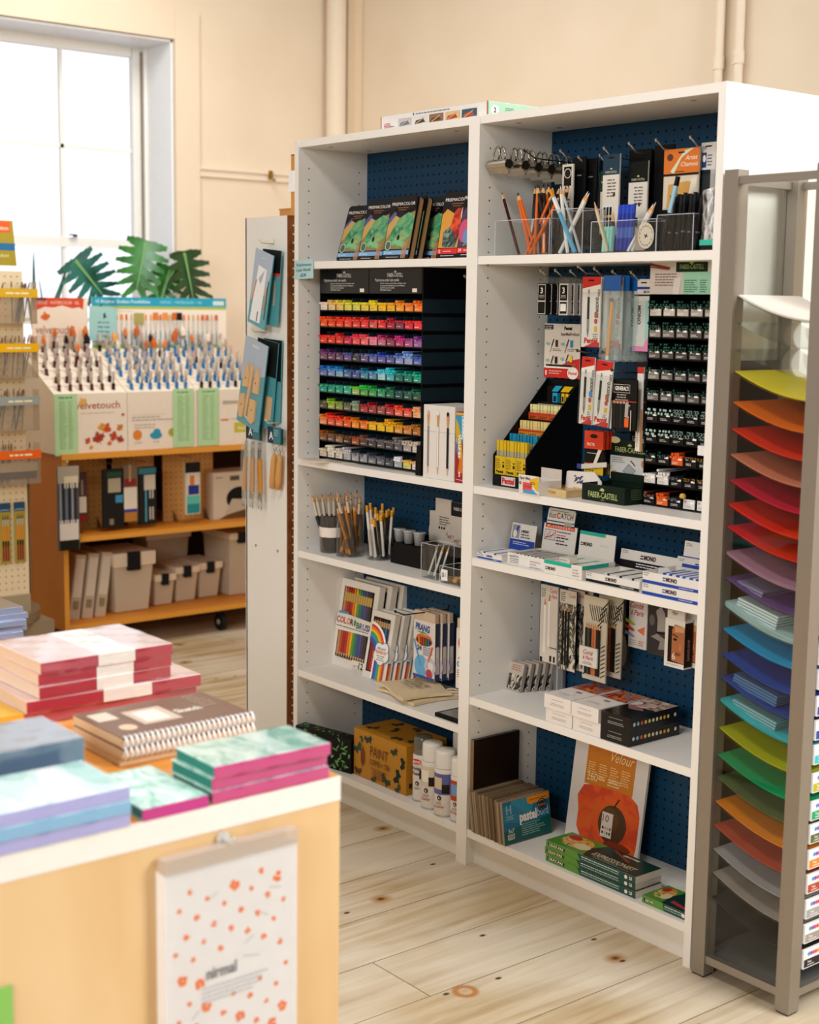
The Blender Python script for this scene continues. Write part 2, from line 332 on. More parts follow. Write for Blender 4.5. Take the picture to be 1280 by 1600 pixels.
# pipes
b = B(); b.cyl((-2.535, 1.985, 0), (-2.535, 1.985, 3.6), .052, m=TRIM, n=24)
tag(P(b, 'corner_pipe'), 'thick cream painted pipe running up the room corner', 'pipe')
b = B(); b.box(-2.49, -2.425, 2.02, 2.07, 0, 3.6, C('#ddc7a9', .5))
tag(P(b, 'boxed_conduit', bev=.006), 'narrow cream boxed conduit right beside the thick corner pipe', 'pipe')
for x, lab in ((-0.125, 'thin cream conduit on back wall, left of the pair above the bookcase'), (-0.030, 'thin cream conduit on back wall, right of the pair above the bookcase')):
    t = T('wall_conduit', lab, 'pipe', (x, 2.045, 0), group=None)
    b = B(); b.cyl((0, 0, 0), (0, 0, 3.6), .017, m=TRIM, n=16); P(b, 'tube', t)
    z = 2.40 if x < -0.1 else 2.41
    b = B(); b.cyl((0, 0, z), (0, 0, z + .05), .021, m=TRIM, n=16); b.box(-.036, 0, .004, .018, z + .002, z + .012, TRIM); b.box(-.036, 0, .004, .018, z + .038, z + .048, TRIM); P(b, 'clamp', t)
# ================================================================ bookcases
WHITE = C('#ebe8e2', 0.42, spec=0.35, vary=0.012, scale=90)
WEDGE = C('#f0ece6', 0.4, spec=0.35, vary=0.01, scale=90)
NAVY = C('#0a3c5c', 0.5, spec=0.3, vary=0.06)
DARKH = C('#120b08', 0.8)
TH, H, D, DP = 0.0205, 1.963, 0.36, 0.2525
def pegholes(b, x0, x1, z0, z1, y, r=0.0033, step=0.0254, mat=DARKH, skip=None):
    nx = int((x1 - x0) / step); nz = int((z1 - z0) / step); q = [(math.cos(a * math.pi / 4 + .39) * r, math.sin(a * math.pi / 4 + .39) * r) for a in range(8)]
    vs = []; fs = []
    for i in range(nx + 1):
        for j in range(nz + 1):
            cx, cz = x0 + step * i, z0 + step * j; o = len(vs)
            vs += [(cx + a, y, cz + c) for a, c in q]; fs.append(tuple(range(o, o + 8)))
    b.add(vs, fs, mat)
def bookcase(x0, label, shelves, pins):
    t = T('bookcase', label, 'bookcase', (x0, 0, 0))
    for s in (0, 1):
        b = B(); xa = 0 if s == 0 else 0.8 - TH; b.box(xa, xa + TH, 0, D, 0, H, WHITE, front=WEDGE)
        xi = TH + .0003 if s == 0 else 0.8 - TH - .0003
        q = [(math.cos(a * math.pi / 3) * .0024, math.sin(a * math.pi / 3) * .0024) for a in range(6)]; vs = []; fs = []
        for yy in (0.037, 0.222):
            for z in pins:
                o = len(vs); vs += [(xi, yy + a, z + c) for a, c in q]; fs.append(tuple(range(o, o + 6)) if s == 0 else tuple(reversed(range(o, o + 6))))
        b.add(vs, fs, '#3a2c1c'); P(b, 'side_panel', t, bev=.0008)
    b = B(); b.box(TH, .8 - TH, .003, D, H - TH, H, WHITE, front=WEDGE)
    for x in (.10, .66):
        for yy in (.06, .2): b.cyl((x, yy, H - TH - .0006), (x, yy, H - TH), .007, m='#8d826c', n=12)
    P(b, 'top_board', t, bev=.0008)
    for z in shelves: b = B(); b.box(TH + .0005, .8 - TH - .0005, .003, DP - .001, z - TH, z, WHITE, front=WEDGE); P(b, 'shelf', t, bev=.0008)
    b = B(); b.box(TH, .8 - TH, .003, DP - .001, .0989 - TH, .0989, WHITE, front=WEDGE); P(b, 'bottom_board', t, bev=.0008)
    b = B(); b.box(TH, .8 - TH, .030, .045, 0, .0989 - TH, WHITE); P(b, 'plinth', t)
    b = B(); b.box(TH, .8 - TH, DP, DP + .006, .05, H - TH, NAVY); pegholes(b, TH + .012, .8 - TH - .01, .11, H - TH - .01, DP - .0004); P(b, 'pegboard_back', t)
    return t
bookcase(0, 'tall white bookcase on the left, stocked with coloured pencil racks and spray cans', [1.6125, 1.0287, .747, .3759], [0.20 + .0324 * i for i in range(53)])
bookcase(0.8, 'tall white bookcase on the right, stocked with erasers, charcoal and graphite pencils', [1.615, 1.0287, .8389, .4657], [0.20 + .0324 * i for i in range(53)])
# ================================================================ white end panel stand left of the bookcases
BROWN = ramp_mat('hardboard', [(0.35, '#6d3a14'), (0.65, '#8a4f1f')], scale=30, rough=.7)
t = T('display_stand', 'freestanding stand with white end panel and brown pegboard sides left of bookcases', 'display stand', (-.271, 0, 0))
b = B(); b.box(0, .233, 0, .018, .03, 1.75, WHITE)
for x, z in ((.07, 1.742), (.195, 1.742)): b.cyl((x, -.001, z - .012), (x, 0.001, z - .012), .004, m='#dfe6e6', n=10)
for x, z in ((.059, .731), (.183, .730)): b.cyl((x, -.0012, z), (x, .002, z), .0042, m='#4a4436', n=10); b.cyl((x, -.0016, z), (x, .0, z), .0022, m='#d9cdb4', n=8)
P(b, 'end_panel', t, bev=.001)
for xx in (.233, .003):
    b = B(); b.box(xx, xx + .006, .0, 1.25, .05, 1.75, BROWN)
    b2 = B(); s = 1
    q = [(math.cos(a * math.pi / 4) * .003, math.sin(a * math.pi / 4) * .003) for a in range(8)]; vs = []; fs = []
    for i in range(40):
        for j in range(66):
            o = len(vs); vs += [(xx + .0063, .018 + .0254 * i + a, .07 + .0254 * j + c) for a, c in q]; fs.append(tuple(range(o, o + 8)))
    b.add(vs, fs, C('#e8dccb') if xx > .1 else DARKH); P(b, 'pegboard_side', t)  # pale discs paint the light coming through the holes of the right board
b = B(); b.box(.0, .24, .02, 1.25, .0, .05, '#5a5146'); P(b, 'base', t)
b = B(); b.box(.009, .233, .018, 1.25, 1.70, 1.715, '#b58a58'); P(b, 'top_rail', t)
CARD = C('#c9924f', .75, vary=.06)
b = B(); b.box(-.09, .0, 0, .16, 0, .030, CARD); b.box(-.092, 0.002, -.002, .16, 0.028, .032, CARD)
tag(P(b, 'cardboard_tray'), 'flat piece of brown cardboard lying on top of the pegboard stand', 'cardboard', loc=(-.168, .12, 1.752))
t = T('cardboard_box', 'tall flat brown cardboard box with white label standing behind left bookcase edge', 'box', (-.092, .05, 1.752), 0)
b = B(); b.box(0, .016, 0, .12, 0, .178, CARD); b.box(0, .016, 0, .12, .178, .182, C('#7a4f22')); P(b, 'carton', t)
b = B(); b.box(-.010, .0165, -.002, .10, .072, .134, C('#f3f1f4')); P(b, 'paper_label', t)
# ================================================================ wooden counter in the foreground
MAPLE = ramp_mat('maple_veneer', [(0.3, '#dcb27a'), (0.5, '#e6c08c'), (0.72, '#efcf9f')], scale=3.5, stretch=(1, .7, .35), rough=.5, distort=1.4)
TTOP = ramp_mat('counter_top_wood', [(0.3, '#dc8a30'), (0.7, '#e69c44')], scale=6, stretch=(3, .6, 1), rough=.45)
t = T('display_counter', 'light maple counter in the foreground stacked with notebooks', 'counter', (1.845, -1.17, 0))
b = B(); b.box(-1.20, -.001, -1.5, 0, .712, .75, MAPLE, top=TTOP); P(b, 'counter_top', t, bev=.001)
b = B(); b.box(-.001, .0015, -1.5, 0, .7115, .7505, C('#f6f2ea', .5)); P(b, 'edge_band', t)
b = B(); b.box(-.02, -.0005, -1.5, -.0, .02, .712, MAPLE); P(b, 'front_panel', t)
b = B(); b.box(-1.2, -.02, -.02, -.0, .02, .712, MAPLE); P(b, 'end_panel', t)
b = B(); b.box(-1.15, -.05, -1.45, -.05, 0.0, .02, '#4b4035'); b.box(-1.2, -1.18, -1.5, -.02, .02, .712, MAPLE); P(b, 'base', t)
# ================================================================ paper rack on the right
STEEL = C('#9a9186', .38, .55, .5, .03, 60); STEELD = C('#6c665e', .4, .6)
RX0, RX1, RY0, RY1 = 1.614, 1.881, -.012, .228
t = T('paper_rack', 'tall grey steel rack of curved clear trays holding coloured paper', 'paper rack', (RX0, RY0, 0))
Lx = RX1 - RX0; Ly = RY1 - RY0; lw = .036
for k, (x, y) in enumerate(((0, 0), (Lx - lw, 0), (0, Ly - lw), (Lx - lw, Ly - lw))):
    b = B(); b.box(x, x + lw, y, y + lw, .004, 1.779, STEEL); b.box(x + .002, x + lw - .002, y + .002, y + lw - .002, 0, .004, '#1c1b1a'); P(b, 'leg', t, bev=.0015)
for nm, z0, z1 in (('top_bar', 1.749, 1.765), ('bottom_bar', .034, .052)):
    for a in ((lw, Lx - lw, .004, .02), (lw, Lx - lw, Ly - .02, Ly - .004), (.004, .02, lw, Ly - lw), (Lx - .02, Lx - .004, lw, Ly - lw)):
        b = B(); b.box(a[0], a[1], a[2], a[3], z0, z1, STEEL); P(b, nm, t, bev=.001)
b = B(); b.box(lw * .5, Lx - lw * .5, .02, Ly - .02, .040, .044, C('#5f605e', .5)); P(b, 'bottom_plate', t)
CLR = clear('#fafbfa', .14, .06); CLRS = clear('#f4f8f6', .22, .08)
b = B(); b.box(lw - .001, Lx - lw + .001, .006, .009, .052, 1.749, clear('#fcfcfb', .08, .03)); P(b, 'side_pane', t)
b = B(); b.box(lw - .001, Lx - lw + .001, Ly - .009, Ly - .006, .052, 1.749, clear('#fcfcfb', .03, .03)); P(b, 'side_pane', t)
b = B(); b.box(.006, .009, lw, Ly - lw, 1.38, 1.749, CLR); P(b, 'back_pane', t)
b = B(); b.box(.006, .009, lw, Ly - lw, .052, 1.38, C('#37332f', .35)); P(b, 'back_sheet', t)  # added dark sheet standing in for the shade behind the lower trays
b = B(); b.box(lw, Lx - lw, Ly - .013, Ly - .010, .052, 1.34, C('#2c2826', .25)); P(b, 'back_sheet', t)  # same on the far side: tray shade put into a dark sheet
pol = [(0, '#efe3da', 1.517), (1, None, 1.464), (2, None, 1.407), (3, '#f2dc2c', 1.357), (4, '#f5790c', 1.292), (5, '#f03410', 1.235), (6, '#e08a68', 1.180), (7, '#d80c3c', 1.125),
       (8, '#ee2408', 1.072), (9, '#e81408', 1.024), (10, '#b286a0', .964), (11, '#6c4c8c', .912), (12, '#b4d4d2', .851), (13, '#10a4dc', .799), (14, '#1c50b0', .742), (15, '#1848a0', .690),
       (16, '#34c4cc', .637), (17, '#bcbc18', .576), (18, '#08a868', .515), (19, '#5a6a3a', .464), (20, '#f58e0c', .408), (21, '#b8482a', .354), (22, '#a9a8a8', .298), (23, '#a89c94', .243), (24, '#2a2a2c', .186)]
def tray_z(u, zl): return zl - .052 * (1 - (1 - u) ** 1.7) - .004 * math.sin(u * math.pi)
names = {0: 'cream white', 3: 'lemon yellow', 4: 'orange', 5: 'orange red', 6: 'salmon pink', 7: 'crimson', 8: 'scarlet', 9: 'deep red', 10: 'mauve', 11: 'purple', 12: 'pale aqua', 13: 'bright blue', 14: 'royal blue', 15: 'navy blue', 16: 'turquoise', 17: 'olive yellow', 18: 'emerald green', 19: 'moss green', 20: 'amber orange', 21: 'rust red', 22: 'light grey', 23: 'warm grey', 24: 'black'}
xa, xb = lw - .001, Lx - .008
for k, colr, zl in pol:
    b = B()
    f = lambda u, v, z=zl: (xa + (xb - xa) * u, .012 + (Ly - .024) * v, tray_z(u, z))
    b.grid(f, 12, 1, CLRS); b.grid(lambda u, v, z=zl: (xa + (xb - xa) * u, .012 + (Ly - .024) * v, tray_z(u, z) - .002), 12, 1, CLRS)
    b.add([(xb, .012, tray_z(1, zl) - .03), (xb, Ly - .012, tray_z(1, zl) - .03), (xb, Ly - .012, tray_z(1, zl) + .006), (xb, .012, tray_z(1, zl) + .006)], [(0, 1, 2, 3)], CLRS)
    tr = P(b, 'tray', t)
    b = B(); zf = tray_z(1, zl); x = Lx + .004
    b.box(Lx - .002, x, lw + .002, Ly - lw - .002, zf - .036, zf + .006, C('#f4f4f4', .3))
    if colr:
        g = b.right(lw + .002, zf - .036, x); W_ = Ly - 2 * lw - .004
        g.r(.002, .002, W_ * .55, .020, C(colr if k else '#e5e0d8', .4)); g.t('Text', .014, .011, .005, '#ffffff'); g.gk(.014, .006, .03, 1, .004, C('#f6f6f6'))
        for q_, cc in enumerate(('#4aa0d8', '#8a5ac0', '#e04a8a', '#e8543a', '#f0a030')): g.e(.018 + q_ * .008, .031, .0042, .0045, C(cc, .4), 10)
        g.r(W_ * .6, .008, W_ * .75, .034, C('#d9d9dd')); g.gk(W_ * .78, .03, .025, 4, .006, '#777777')
    P(b, 'price_label', t)
for k, colr, zl in pol:
    if not colr: continue
    n = {12: 7, 15: 3, 16: 5, 10: 5, 8: 3}.get(k, 2)
    b = B(); M_ = C(colr, .55, spec=.25, vary=.03)
    for i in range(n):
        dz = .0012 + i * .0016; x0_ = xa + .002 + (.012 if k in (12, 16) else .0) * (i % 2); jy = random.uniform(0, .004)
        for dd in (0, .0008): b.grid(lambda u, v, z=zl: (x0_ + (xb - .004 - x0_) * u, .014 + jy + (Ly - .03) * v, tray_z(u, z) + dz + dd), 12, 1, M_)
        b.poly([(x0_ + (xb - .004 - x0_) * i_ / 12, .014 + jy, tray_z(i_ / 12, zl) + dz) for i_ in range(13)] + [(x0_ + (xb - .004 - x0_) * i_ / 12, .014 + jy, tray_z(i_ / 12, zl) + dz + .0008) for i_ in range(12, -1, -1)], M_)
    o = P(b, 'paper_sheets'); o.location = (RX0, RY0, 0)
    tag(o, '%s paper sheets sagging in a tray of the tall grey rack' % names[k], 'paper')
for k, (z, c1, n, w_) in enumerate(((.885, '#c5d8da', 5, .11), (.722, '#4a78a8', 4, .12), (.665, '#7fb4bc', 4, .12), (.94, '#8a86a8', 2, .07))):
    b = B()
    for i in range(n): b.box(0, w_, 0, .15, i * .0065, i * .0065 + .0045, C(c1, .4))
    tag(P(b, 'paper_pad'), 'pale %s paper pads lying in the rack above the %s sheets' % ([('aqua', 'pale aqua'), ('blue', 'navy blue'), ('turquoise', 'turquoise'), ('violet', 'purple')][k]), 'paper pad', loc=(RX0 + .055, RY0 + .03, z - .012 - .03), ry=13)
# ================================================================ shared small things
WOODP = C('#d9a870', .6); BLK = C('#070708', .45, spec=.3, vary=.02); GOLD = C('#cfae5c', .35, .3); SILV = metal('#c4c4c2', .28)
def aim(o, p0, p1):
    o.location = p0; o.rotation_euler = (Vector(p1) - Vector(p0)).to_track_quat('Z', 'Y').to_euler(); return o
PM = {}
def pencil_mesh(body, core, L=.175, r=.0037, end=None, band=None, wood=True, n=6):
    """pencil along +z, sharpened tip on top"""
    k = (body, core, L, r, end, band, wood)
    if k in PM: return PM[k]
    b = B(); e = C(end, .4) if end else C(body, .35)
    b.cyl((0, 0, 0), (0, 0, .004), r, m=e, n=n)
    b.cyl((0, 0, .004), (0, 0, L - .022), r, m=C(body, .35, coat=.3), n=n, caps=False)
    if band: b.cyl((0, 0, L * band[1]), (0, 0, L * band[2]), r * 1.04, m=C(band[0], .4), n=n, caps=False)
    if wood: b.cyl((0, 0, L - .022), (0, 0, L - .009), r, r * .45, m=WOODP, n=n, caps=False); b.cyl((0, 0, L - .009), (0, 0, L), r * .45, r * .1, m=C(core, .5), n=n)
    else: b.cyl((0, 0, L - .022), (0, 0, L - .002), r, r * .95, m=C(core, .5), n=n)
    o = P(b, 'pencil'); me = o.data; bpy.data.objects.remove(o); PM[k] = me; return me
def put_pencil(me, p0, p1, label, group=None, name='pencil', cat='pencil'):
    o = bpy.data.objects.new(name, me); COL.objects.link(o); aim(o, p0, p1); return tag(o, label, cat, group)
def hook(loc, L=.17, label='', group=None, up=.018, m=None):
    b = B(); m = m or SILV
    b.tube([(0, 0, .012), (0, -.004, 0), (0, -L * .85, .004), (0, -L, up)], .0019, m, 6); b.cyl((0, -L + .001, up - .003), (0, -L - .002, up + .003), .0032, m=m, n=8); b.tube([(0, 0, .012), (0, .012, .02)], .0019, m, 6)
    return tag(P(b, 'peg_hook'), label, 'hook', group, loc=loc)
# ---------------------------------------------------------------- top shelf, left: pencil tins
def rrect(w, h, r, n=4):
    pts = []
    for cx, cz, a in ((w - r, r, -90), (w - r, h - r, 0), (r, h - r, 90), (r, r, 180)):
        for i in range(n + 1): t = R(a + 90 * i / n); pts.append((cx + r * math.cos(t), cz + r * math.sin(t)))
    return pts
ART1 = ramp_mat('lizard_art', [(0.28, '#b8a458'), (0.38, '#86b070'), (0.50, '#52a276'), (0.62, '#2f8256'), (0.75, '#1c5040')], scale=34, rough=.35, distort=1.2)
ART2 = ramp_mat('parrot_art', [(0.35, '#7a1713'), (0.5, '#d5341c'), (0.62, '#e0572a')], scale=30, rough=.35, distort=1.0)
ART2B = ramp_mat('feather_art', [(0.35, '#1c2a2c'), (0.5, '#3f5a58'), (0.62, '#83a08c')], scale=40, rough=.35, distort=2.0)
def tin(loc, art, label, lean=12, rz=0, w=.118, h=.178, num='24'):
    t = T('pencil_tin', label, 'pencil tin', loc, rz, 'pencil tins leaning on the top left shelf', rx=-lean)
    b = B(); b.prism(rrect(w, h, .012), .004, BLK); b.prism(rrect(w - .002, h - .002, .011), .019, C('#ac875c', .45), off=.003); b.prism(rrect(w, h, .012), .003, BLK, off=.020); P(b, 'tin_body', t)
    b = B(); g = b.front(0, 0, 0); g.q([(x * .985 + .001, z * .985 + .001) for x, z in rrect(w, h, .012)], C('#19181b', .3))
    if art == 1:
        g.q([(.003, .030), (w - .003, .030), (w - .003, .135), (w * .6, .125), (w * .3, .108), (.003, .100)], C('#8f8248', .4))
        g.q([(.003, .060), (.02, .075), (.05, .118), (.02, .128), (.003, .105)], C('#c7a25a', .4)); g.q([(.02, .045), (w * .55, .036), (w - .004, .07), (w - .004, .122), (w * .72, .132), (w * .4, .115), (.022, .075)], ART1)
        g.q([(.003, .098), (.035, .128), (.02, .14), (.003, .125)], C('#5a5890')); g.q([(.03, .05), (.09, .033), (.1, .045), (.05, .06)], C('#7cc48a')); g.e(w * .5, .062, .006, .008, C('#1d2a1c')); g.l(.03, .042, w - .01, .07, .002, '#9ac79a')
        g.r(.003, .014, w - .003, .026, C('#7fb0dc')); g.t(num, .007, .0165, .007, '#dfeefa'); g.gk(.022, .0185, .03, 1, .004, C('#ffffff'))
        g.e(.020, .040, .0125, .0135, C('#cfe0d4')); g.e(.020, .040, .0105, .0115, C('#3f6c5a'))
        for i in range(4): g.l(w - .032 + i * .0055, .004, w - .030 + i * .0055, .050 + .004 * (i % 2), .0035, C('#c48f63'))
    else:
        g.q([(.003, .028), (w - .003, .028), (w - .003, .14), (w * .45, .118), (.003, .14)], C('#d99a3a') if art == 2 else C('#4a3a5c'))
        g.q([(.02, .03), (w * .6, .03), (w * .75, .08), (w * .5, .095), (.015, .07)], ART2B); g.q([(w * .35, .085), (w * .62, .05), (w * .85, .09), (w - .006, .14), (w * .75, .152), (w * .45, .125)], ART2)
        g.e(w * .78, .118, .014, .022, C('#e9cfc4')); g.e(w * .86, .108, .008, .014, BLK); g.q([(w * .66, .028), (w * .9, .028), (w * .98, .11), (w * .8, .10)], C('#c98b6c'))
        if art == 3: g.e(w * .3, .07, .02, .03, C('#c8507a')); g.e(w * .5, .055, .014, .02, C('#6a8ac0'))
        g.r(.003, .012, w * .8, .026, C('#e12a30')); g.t(num, .007, .0155, .008, '#ffffff'); g.gk(.028, .018, .04, 1, .004, '#ffffff')
    g.q([(.004, h - .005), (w - .004, h - .005), (w - .004, h - .034), (w * .62, h - .046), (w * .28, h - .034), (.004, h - .06)], C('#141316', .3))
    g.t('PRISMACOLOR', w / 2, h - .026, .0088, C('#f2f2f0'), 'c', bold=.0, wid=w * .86); g.r(w * .3, h - .0335, w * .7, h - .0322, C('#c0703c')); g.gk(w * .35, h - .0395, w * .3, 1, .003, C('#b87a4a'), rnd=.05)
    g.gk(.02, .006, .06, 1, .004, '#d8d8d8'); P(b, 'printed_lid', t)
    return t
z2 = 1.6135
tin((.105, .075, z2), 1, 'green lizard pencil tin leaning leftmost, lowest of the row', lean=17, h=.170)
tin((.226, .062, z2), 1, 'green lizard pencil tin second from the left, partly behind its neighbour', lean=14)
tin((.371, .040, z2), 1, 'green lizard pencil tin in front, fully visible beside the brown tin edges', lean=12)
for i, y in enumerate((.066, .116, .142)):
    tin((.376 + .006 * i + (.03 if i else 0), y, z2), 1, ('green lizard pencil tin directly behind the fully visible one', 'green lizard pencil tin third in depth, showing only its bronze side', 'green lizard pencil tin at the back of the stack by the pegboard')[i], lean=12)
tin((.605, .042, z2), 2, 'red parrot pencil tin with red band, left of the right bookcase post', lean=10, num='12')
tin((.612, .070, z2), 2, 'red parrot pencil tin hidden behind the front parrot tin', lean=10, num='12')
tin((.745 - .03, .018, z2), 3, 'parrot pencil tin at the far right, cut off by the bookcase post', lean=10, num='24', w=.062)
# price flag on the shelf edge
b = B(); b.box(0, .094, -.0012, 0, 0, .055, C('#aed3d6', .5)); g = b.front(0, 0, -.0012)
g.t('Polychromos', .047, .037, .0085, '#2c4c52', 'c', shear=.3, wid=.078); g.t('Color Pencils', .045, .022, .0085, '#2c4c52', 'c', shear=.3, wid=.075); g.t('$3.30', .043, .007, .0085, '#2c4c52', 'c', shear=.3, bold=.03)
tag(P(b, 'price_card'), 'pale blue price card for colour pencils taped to the left bookcase shelf edge', 'price card', loc=(.006, -.0005, 1.561), ry=-2)
# ---------------------------------------------------------------- colour pencil rack
t = T('colour_pencil_rack', 'black rack of small compartments with colour swatch labels on the left bookcase', 'pencil rack', (.061, .05, 1.0292))
RW, RH, cw, rs = .484, .564, .0403, .0483
BK = C('#08080a', .35, spec=.35, vary=.02)
b = B(); b.box(0, .003, 0, .19, 0, RH, BK); b.box(RW - .003, RW, 0, .19, 0, RH, BK); b.box(0, RW, .186, .19, 0, RH, BK); b.box(0, RW, 0, .19, RH - .003, RH, BK); P(b, 'casing', t)
GLX = C('#15181d', .12, spec=.7)
for k in (0, 1):
    b = B(); x0 = .003 + k * .239; b.box(x0, x0 + .236, .0, .003, .492, RH - .002, GLX); g = b.front(x0, .492, 0)
    g.t('FABER-CASTELL', .118, .046, .0105, '#c9cdd0', 'c', wid=.070); g.q([(.112, .0585), (.118, .064), (.126, .0595), (.122, .0575)], C('#c9cdd0')); g.t('Polychromos artists\' color pencils', .02 + .008 * k, .034, .0075, '#d9dcde', wid=.108)
    for i, s in enumerate(('Break-resistant and colour-brilliant lead', 'Unsurpassed lightfastness and brilliance', 'Acid-free colour system', '120 brilliant colours')): g.t(s, .052, .0265 - i * .0062, .0042, '#c3c8cb', wid=(.115, .11, .065, .05)[i])
    g.r(.196, .004, .216, .014, C('#e8dfd6')); P(b, 'header_card', t)
pal = ['#e9d8c9 #eacb8f #e6c470 #dfd755 #dcd75c #e9d04e #ecc93a #f0c01e #f0b51c #f09a24 #f08a26 #ef7f2c', '#ee5a16 #ec4a18 #ec4216 #e84a3c #e84438 #e83f3c #d9564c #e23a3c #b82c3c #8a3f5c #e42e3c #ea3a40',
       '#ec3c1c #ea3818 #e43a24 #d42c54 #ee5a5c #f07078 #ee8aa0 #c07088 #9c4460 #c03a74 #b25a8c #9a62a0', '#80506c #7a4868 #704a6c #70588c #4a4450 #6c5c8c #6a6cae #6a66a8 #6460a0 #8c9cd0 #a0aedc #5a6cb4',
       '#6c7cac #7a92c0 #8cb0d4 #4c70a0 #50609c #5090a8 #5a8cb4 #a4d8e4 #48b4c0 #207468 #1c8474 #189c84', '#1ca088 #1c9c80 #1ca07a #30b090 #9cc070 #58a85c #44a05c #2f9870 #207058 #105050 #305c50 #345848',
       '#5c5438 #a8ac44 #8c9844 #6c6c54 #7c8c6c #b44048 #a03c40 #985450 #bc4044 #e87058 #e8685c #eeb07c', '#f09058 #ec6040 #ee7040 #ec6020 #f09430 #f08420 #f0c020 #f4c414 #eebc1c #dc9430 #cc8440 #b06c30',
       '#845c3c #6c5040 #947050 #4c2c1c #a05434 #5c4444 #484248 #5c5858 #4c4850 #5c5c64 #a8a4a0 #d8d4cc', '#d8c8b4 #e4d8c8 #dcd4c8 #b8b4b8 #a8a4a8 #9898a0 #808084 #70747c #54545c #a4acb4 #d8cc74 #f0d8dc']
pen = ['#f4d8cc #f0c060 #f0d040 #e8e040 #ecec20 #f0dc20 #f8dc10 #f8c410 #f8a818 #f89018 #f87c18 #f06c10', '#f85010 #f04010 #f03010 #f02818 #e82c20 #e82c20 #c81c30 #e81c20 #a81028 #a80c30 #e81820 #f02018',
       '#e81010 #f01810 #e82020 #a01034 #f03048 #f04850 #f880a0 #c02070 #801040 #c82080 #a02880 #80308c', '#702c78 #502064 #401c54 #40509c #182448 #2c4080 #2c58b0 #2040b0 #3050c0 #5878d0 #80a8e8 #2050c0',
       '#1064c8 #1080d8 #1894e0 #105ca8 #1c4c98 #1874a0 #1880c0 #40c4e0 #20c8d8 #109090 #10a080 #10b090', '#109070 #108c70 #10a078 #18b890 #60c820 #20c040 #10a838 #109850 #107850 #0c3c38 #106050 #147050',
       '#404018 #90c820 #80a020 #506050 #90a890 #a01828 #b01c20 #801c1c #c81c28 #f04020 #f04028 #f4a870', '#f08820 #f02818 #e82818 #f05010 #f08010 #f06810 #f8a810 #f8b810 #f0b010 #e0a010 #d88820 #b06818',
       '#985010 #804818 #684020 #5c3414 #903818 #804838 #787078 #605c60 #806c60 #807870 #c8b8a8 #dcc8b0', '#e8d8b0 #f0e8d8 #e8dcd0 #d0c8c8 #787880 #606870 #484c54 #585c68 #303438 #f0f0f4 #f0b030 #f0c070']
cnt = [[4, 8, 7, 6, 5, 5, 8, 5, 5, 7, 5, 8], [8, 7, 7, 9, 7, 7, 4, 5, 9, 5, 5, 5], [5, 5, 7, 4, 9, 8, 5, 7, 6, 8, 4, 8], [7, 6, 5, 5, 2, 3, 4, 7, 5, 6, 11, 5], [8, 7, 6, 5, 3, 6, 5, 9, 13, 6, 6, 6], [4, 4, 4, 5, 5, 9, 7, 4, 8, 3, 3, 6], [3, 6, 5, 5, 8, 5, 6, 3, 7, 9, 5, 9], [7, 11, 8, 8, 6, 5, 5, 5, 12, 6, 5, 8], [8, 6, 5, 4, 4, 7, 5, 5, 3, 12, 9, 8], [5, 14, 8, 12, 4, 3, 6, 5, 4, 9, 5, 3]]
rown = ['yellow', 'orange red', 'rose', 'violet', 'blue', 'green', 'olive and brick', 'orange and ochre', 'brown and grey', 'bottom grey']
allp = []
for r in range(10):
    b = B(); zb = 1.473 - r * rs - 1.0292
    b.box(.003, RW - .003, .004, .186, zb - .004, zb - .002, BK); b.box(.003, RW - .003, .002, .004, zb - .004, zb + .016, BK)
    for c in range(13): b.box(c * cw - .0008 + (.0015 if c == 0 else 0), c * cw + .0008, .0, .18, zb - .004, zb + .034, C('#1b2a33', .3) if c else BK)
    row = P(b, 'bin_row', t)
    lc = pal[r].split(); pc = pen[r].split()
    for c in range(12):
        b = B(); x0 = c * cw + .005; b.box(x0, x0 + .0325, -.001, .0015, zb, zb + .0225, C(lc[c], .45, vary=.02)); g = b.front(x0, zb, -.001)
        w_ = C('#ffffff' if sum(lin(lc[c])) < 1.3 else '#8a7a60', .5); g.r(.003, .016, .009, .020, w_); g.gk(.012, .017, .016, 1, .003, w_, h=.001); g.gk(.003, .005, .02, 1, .003, w_, h=.0014)
        P(b, 'colour_label', row)
        n = cnt[r][c]; per = 5; pts = []
        for i in range(n): ly, ix = divmod(i, per); pts.append((c * cw + .0045 + .0074 * ix + (.0036 if ly % 2 else 0) + random.uniform(-.0004, .0004), ly))
        for x, ly in pts: allp.append((x + .061, .050 - .004 + random.uniform(-.003, .004), 1.0292 + zb + .0195 + ly * .0063, pc[c], r, c))
allp.sort(key=lambda q: -(q[0] + .0 * q[2]))
def pend(col):
    k = ('pe', col)
    if k not in PM:
        b = B(); b.cyl((0, 0, 0), (0, .165, 0), .0035, m=C(col, .3, coat=.4), n=10, caps=False); b.cyl((0, -.0015, 0), (0, 0, 0), .0026, .0035, m=C(col, .3, coat=.4), n=10); o = P(b, 'x'); PM[k] = o.data; bpy.data.objects.remove(o)
    return PM[k]
for x, y, z, col, r, c in allp[:300]:
    o = bpy.data.objects.new('coloured_pencil', pend(col)); COL.objects.link(o); o.location = (x, y, z)
    s = '%s column of the %s row' % (ORD[c], rown[r]); tag(o, 'pencil end in the %s of the colour rack' % s, 'pencil', 'coloured pencils in the %s' % s)
b = B()
for x, y, z, col, r, c in allp[300:]:
    b.cyl((x, y, z), (x, y + .165, z), .0035, m=C(col, .3, coat=.4), n=8, caps=False); b.cyl((x, y - .0015, z), (x, y, z), .0026, .0035, m=C(col, .3, coat=.4), n=8)
o = P(b, 'coloured_pencils'); tag(o, 'coloured pencil ends filling the left columns of the black colour rack', 'pencils'); o['kind'] = 'stuff'
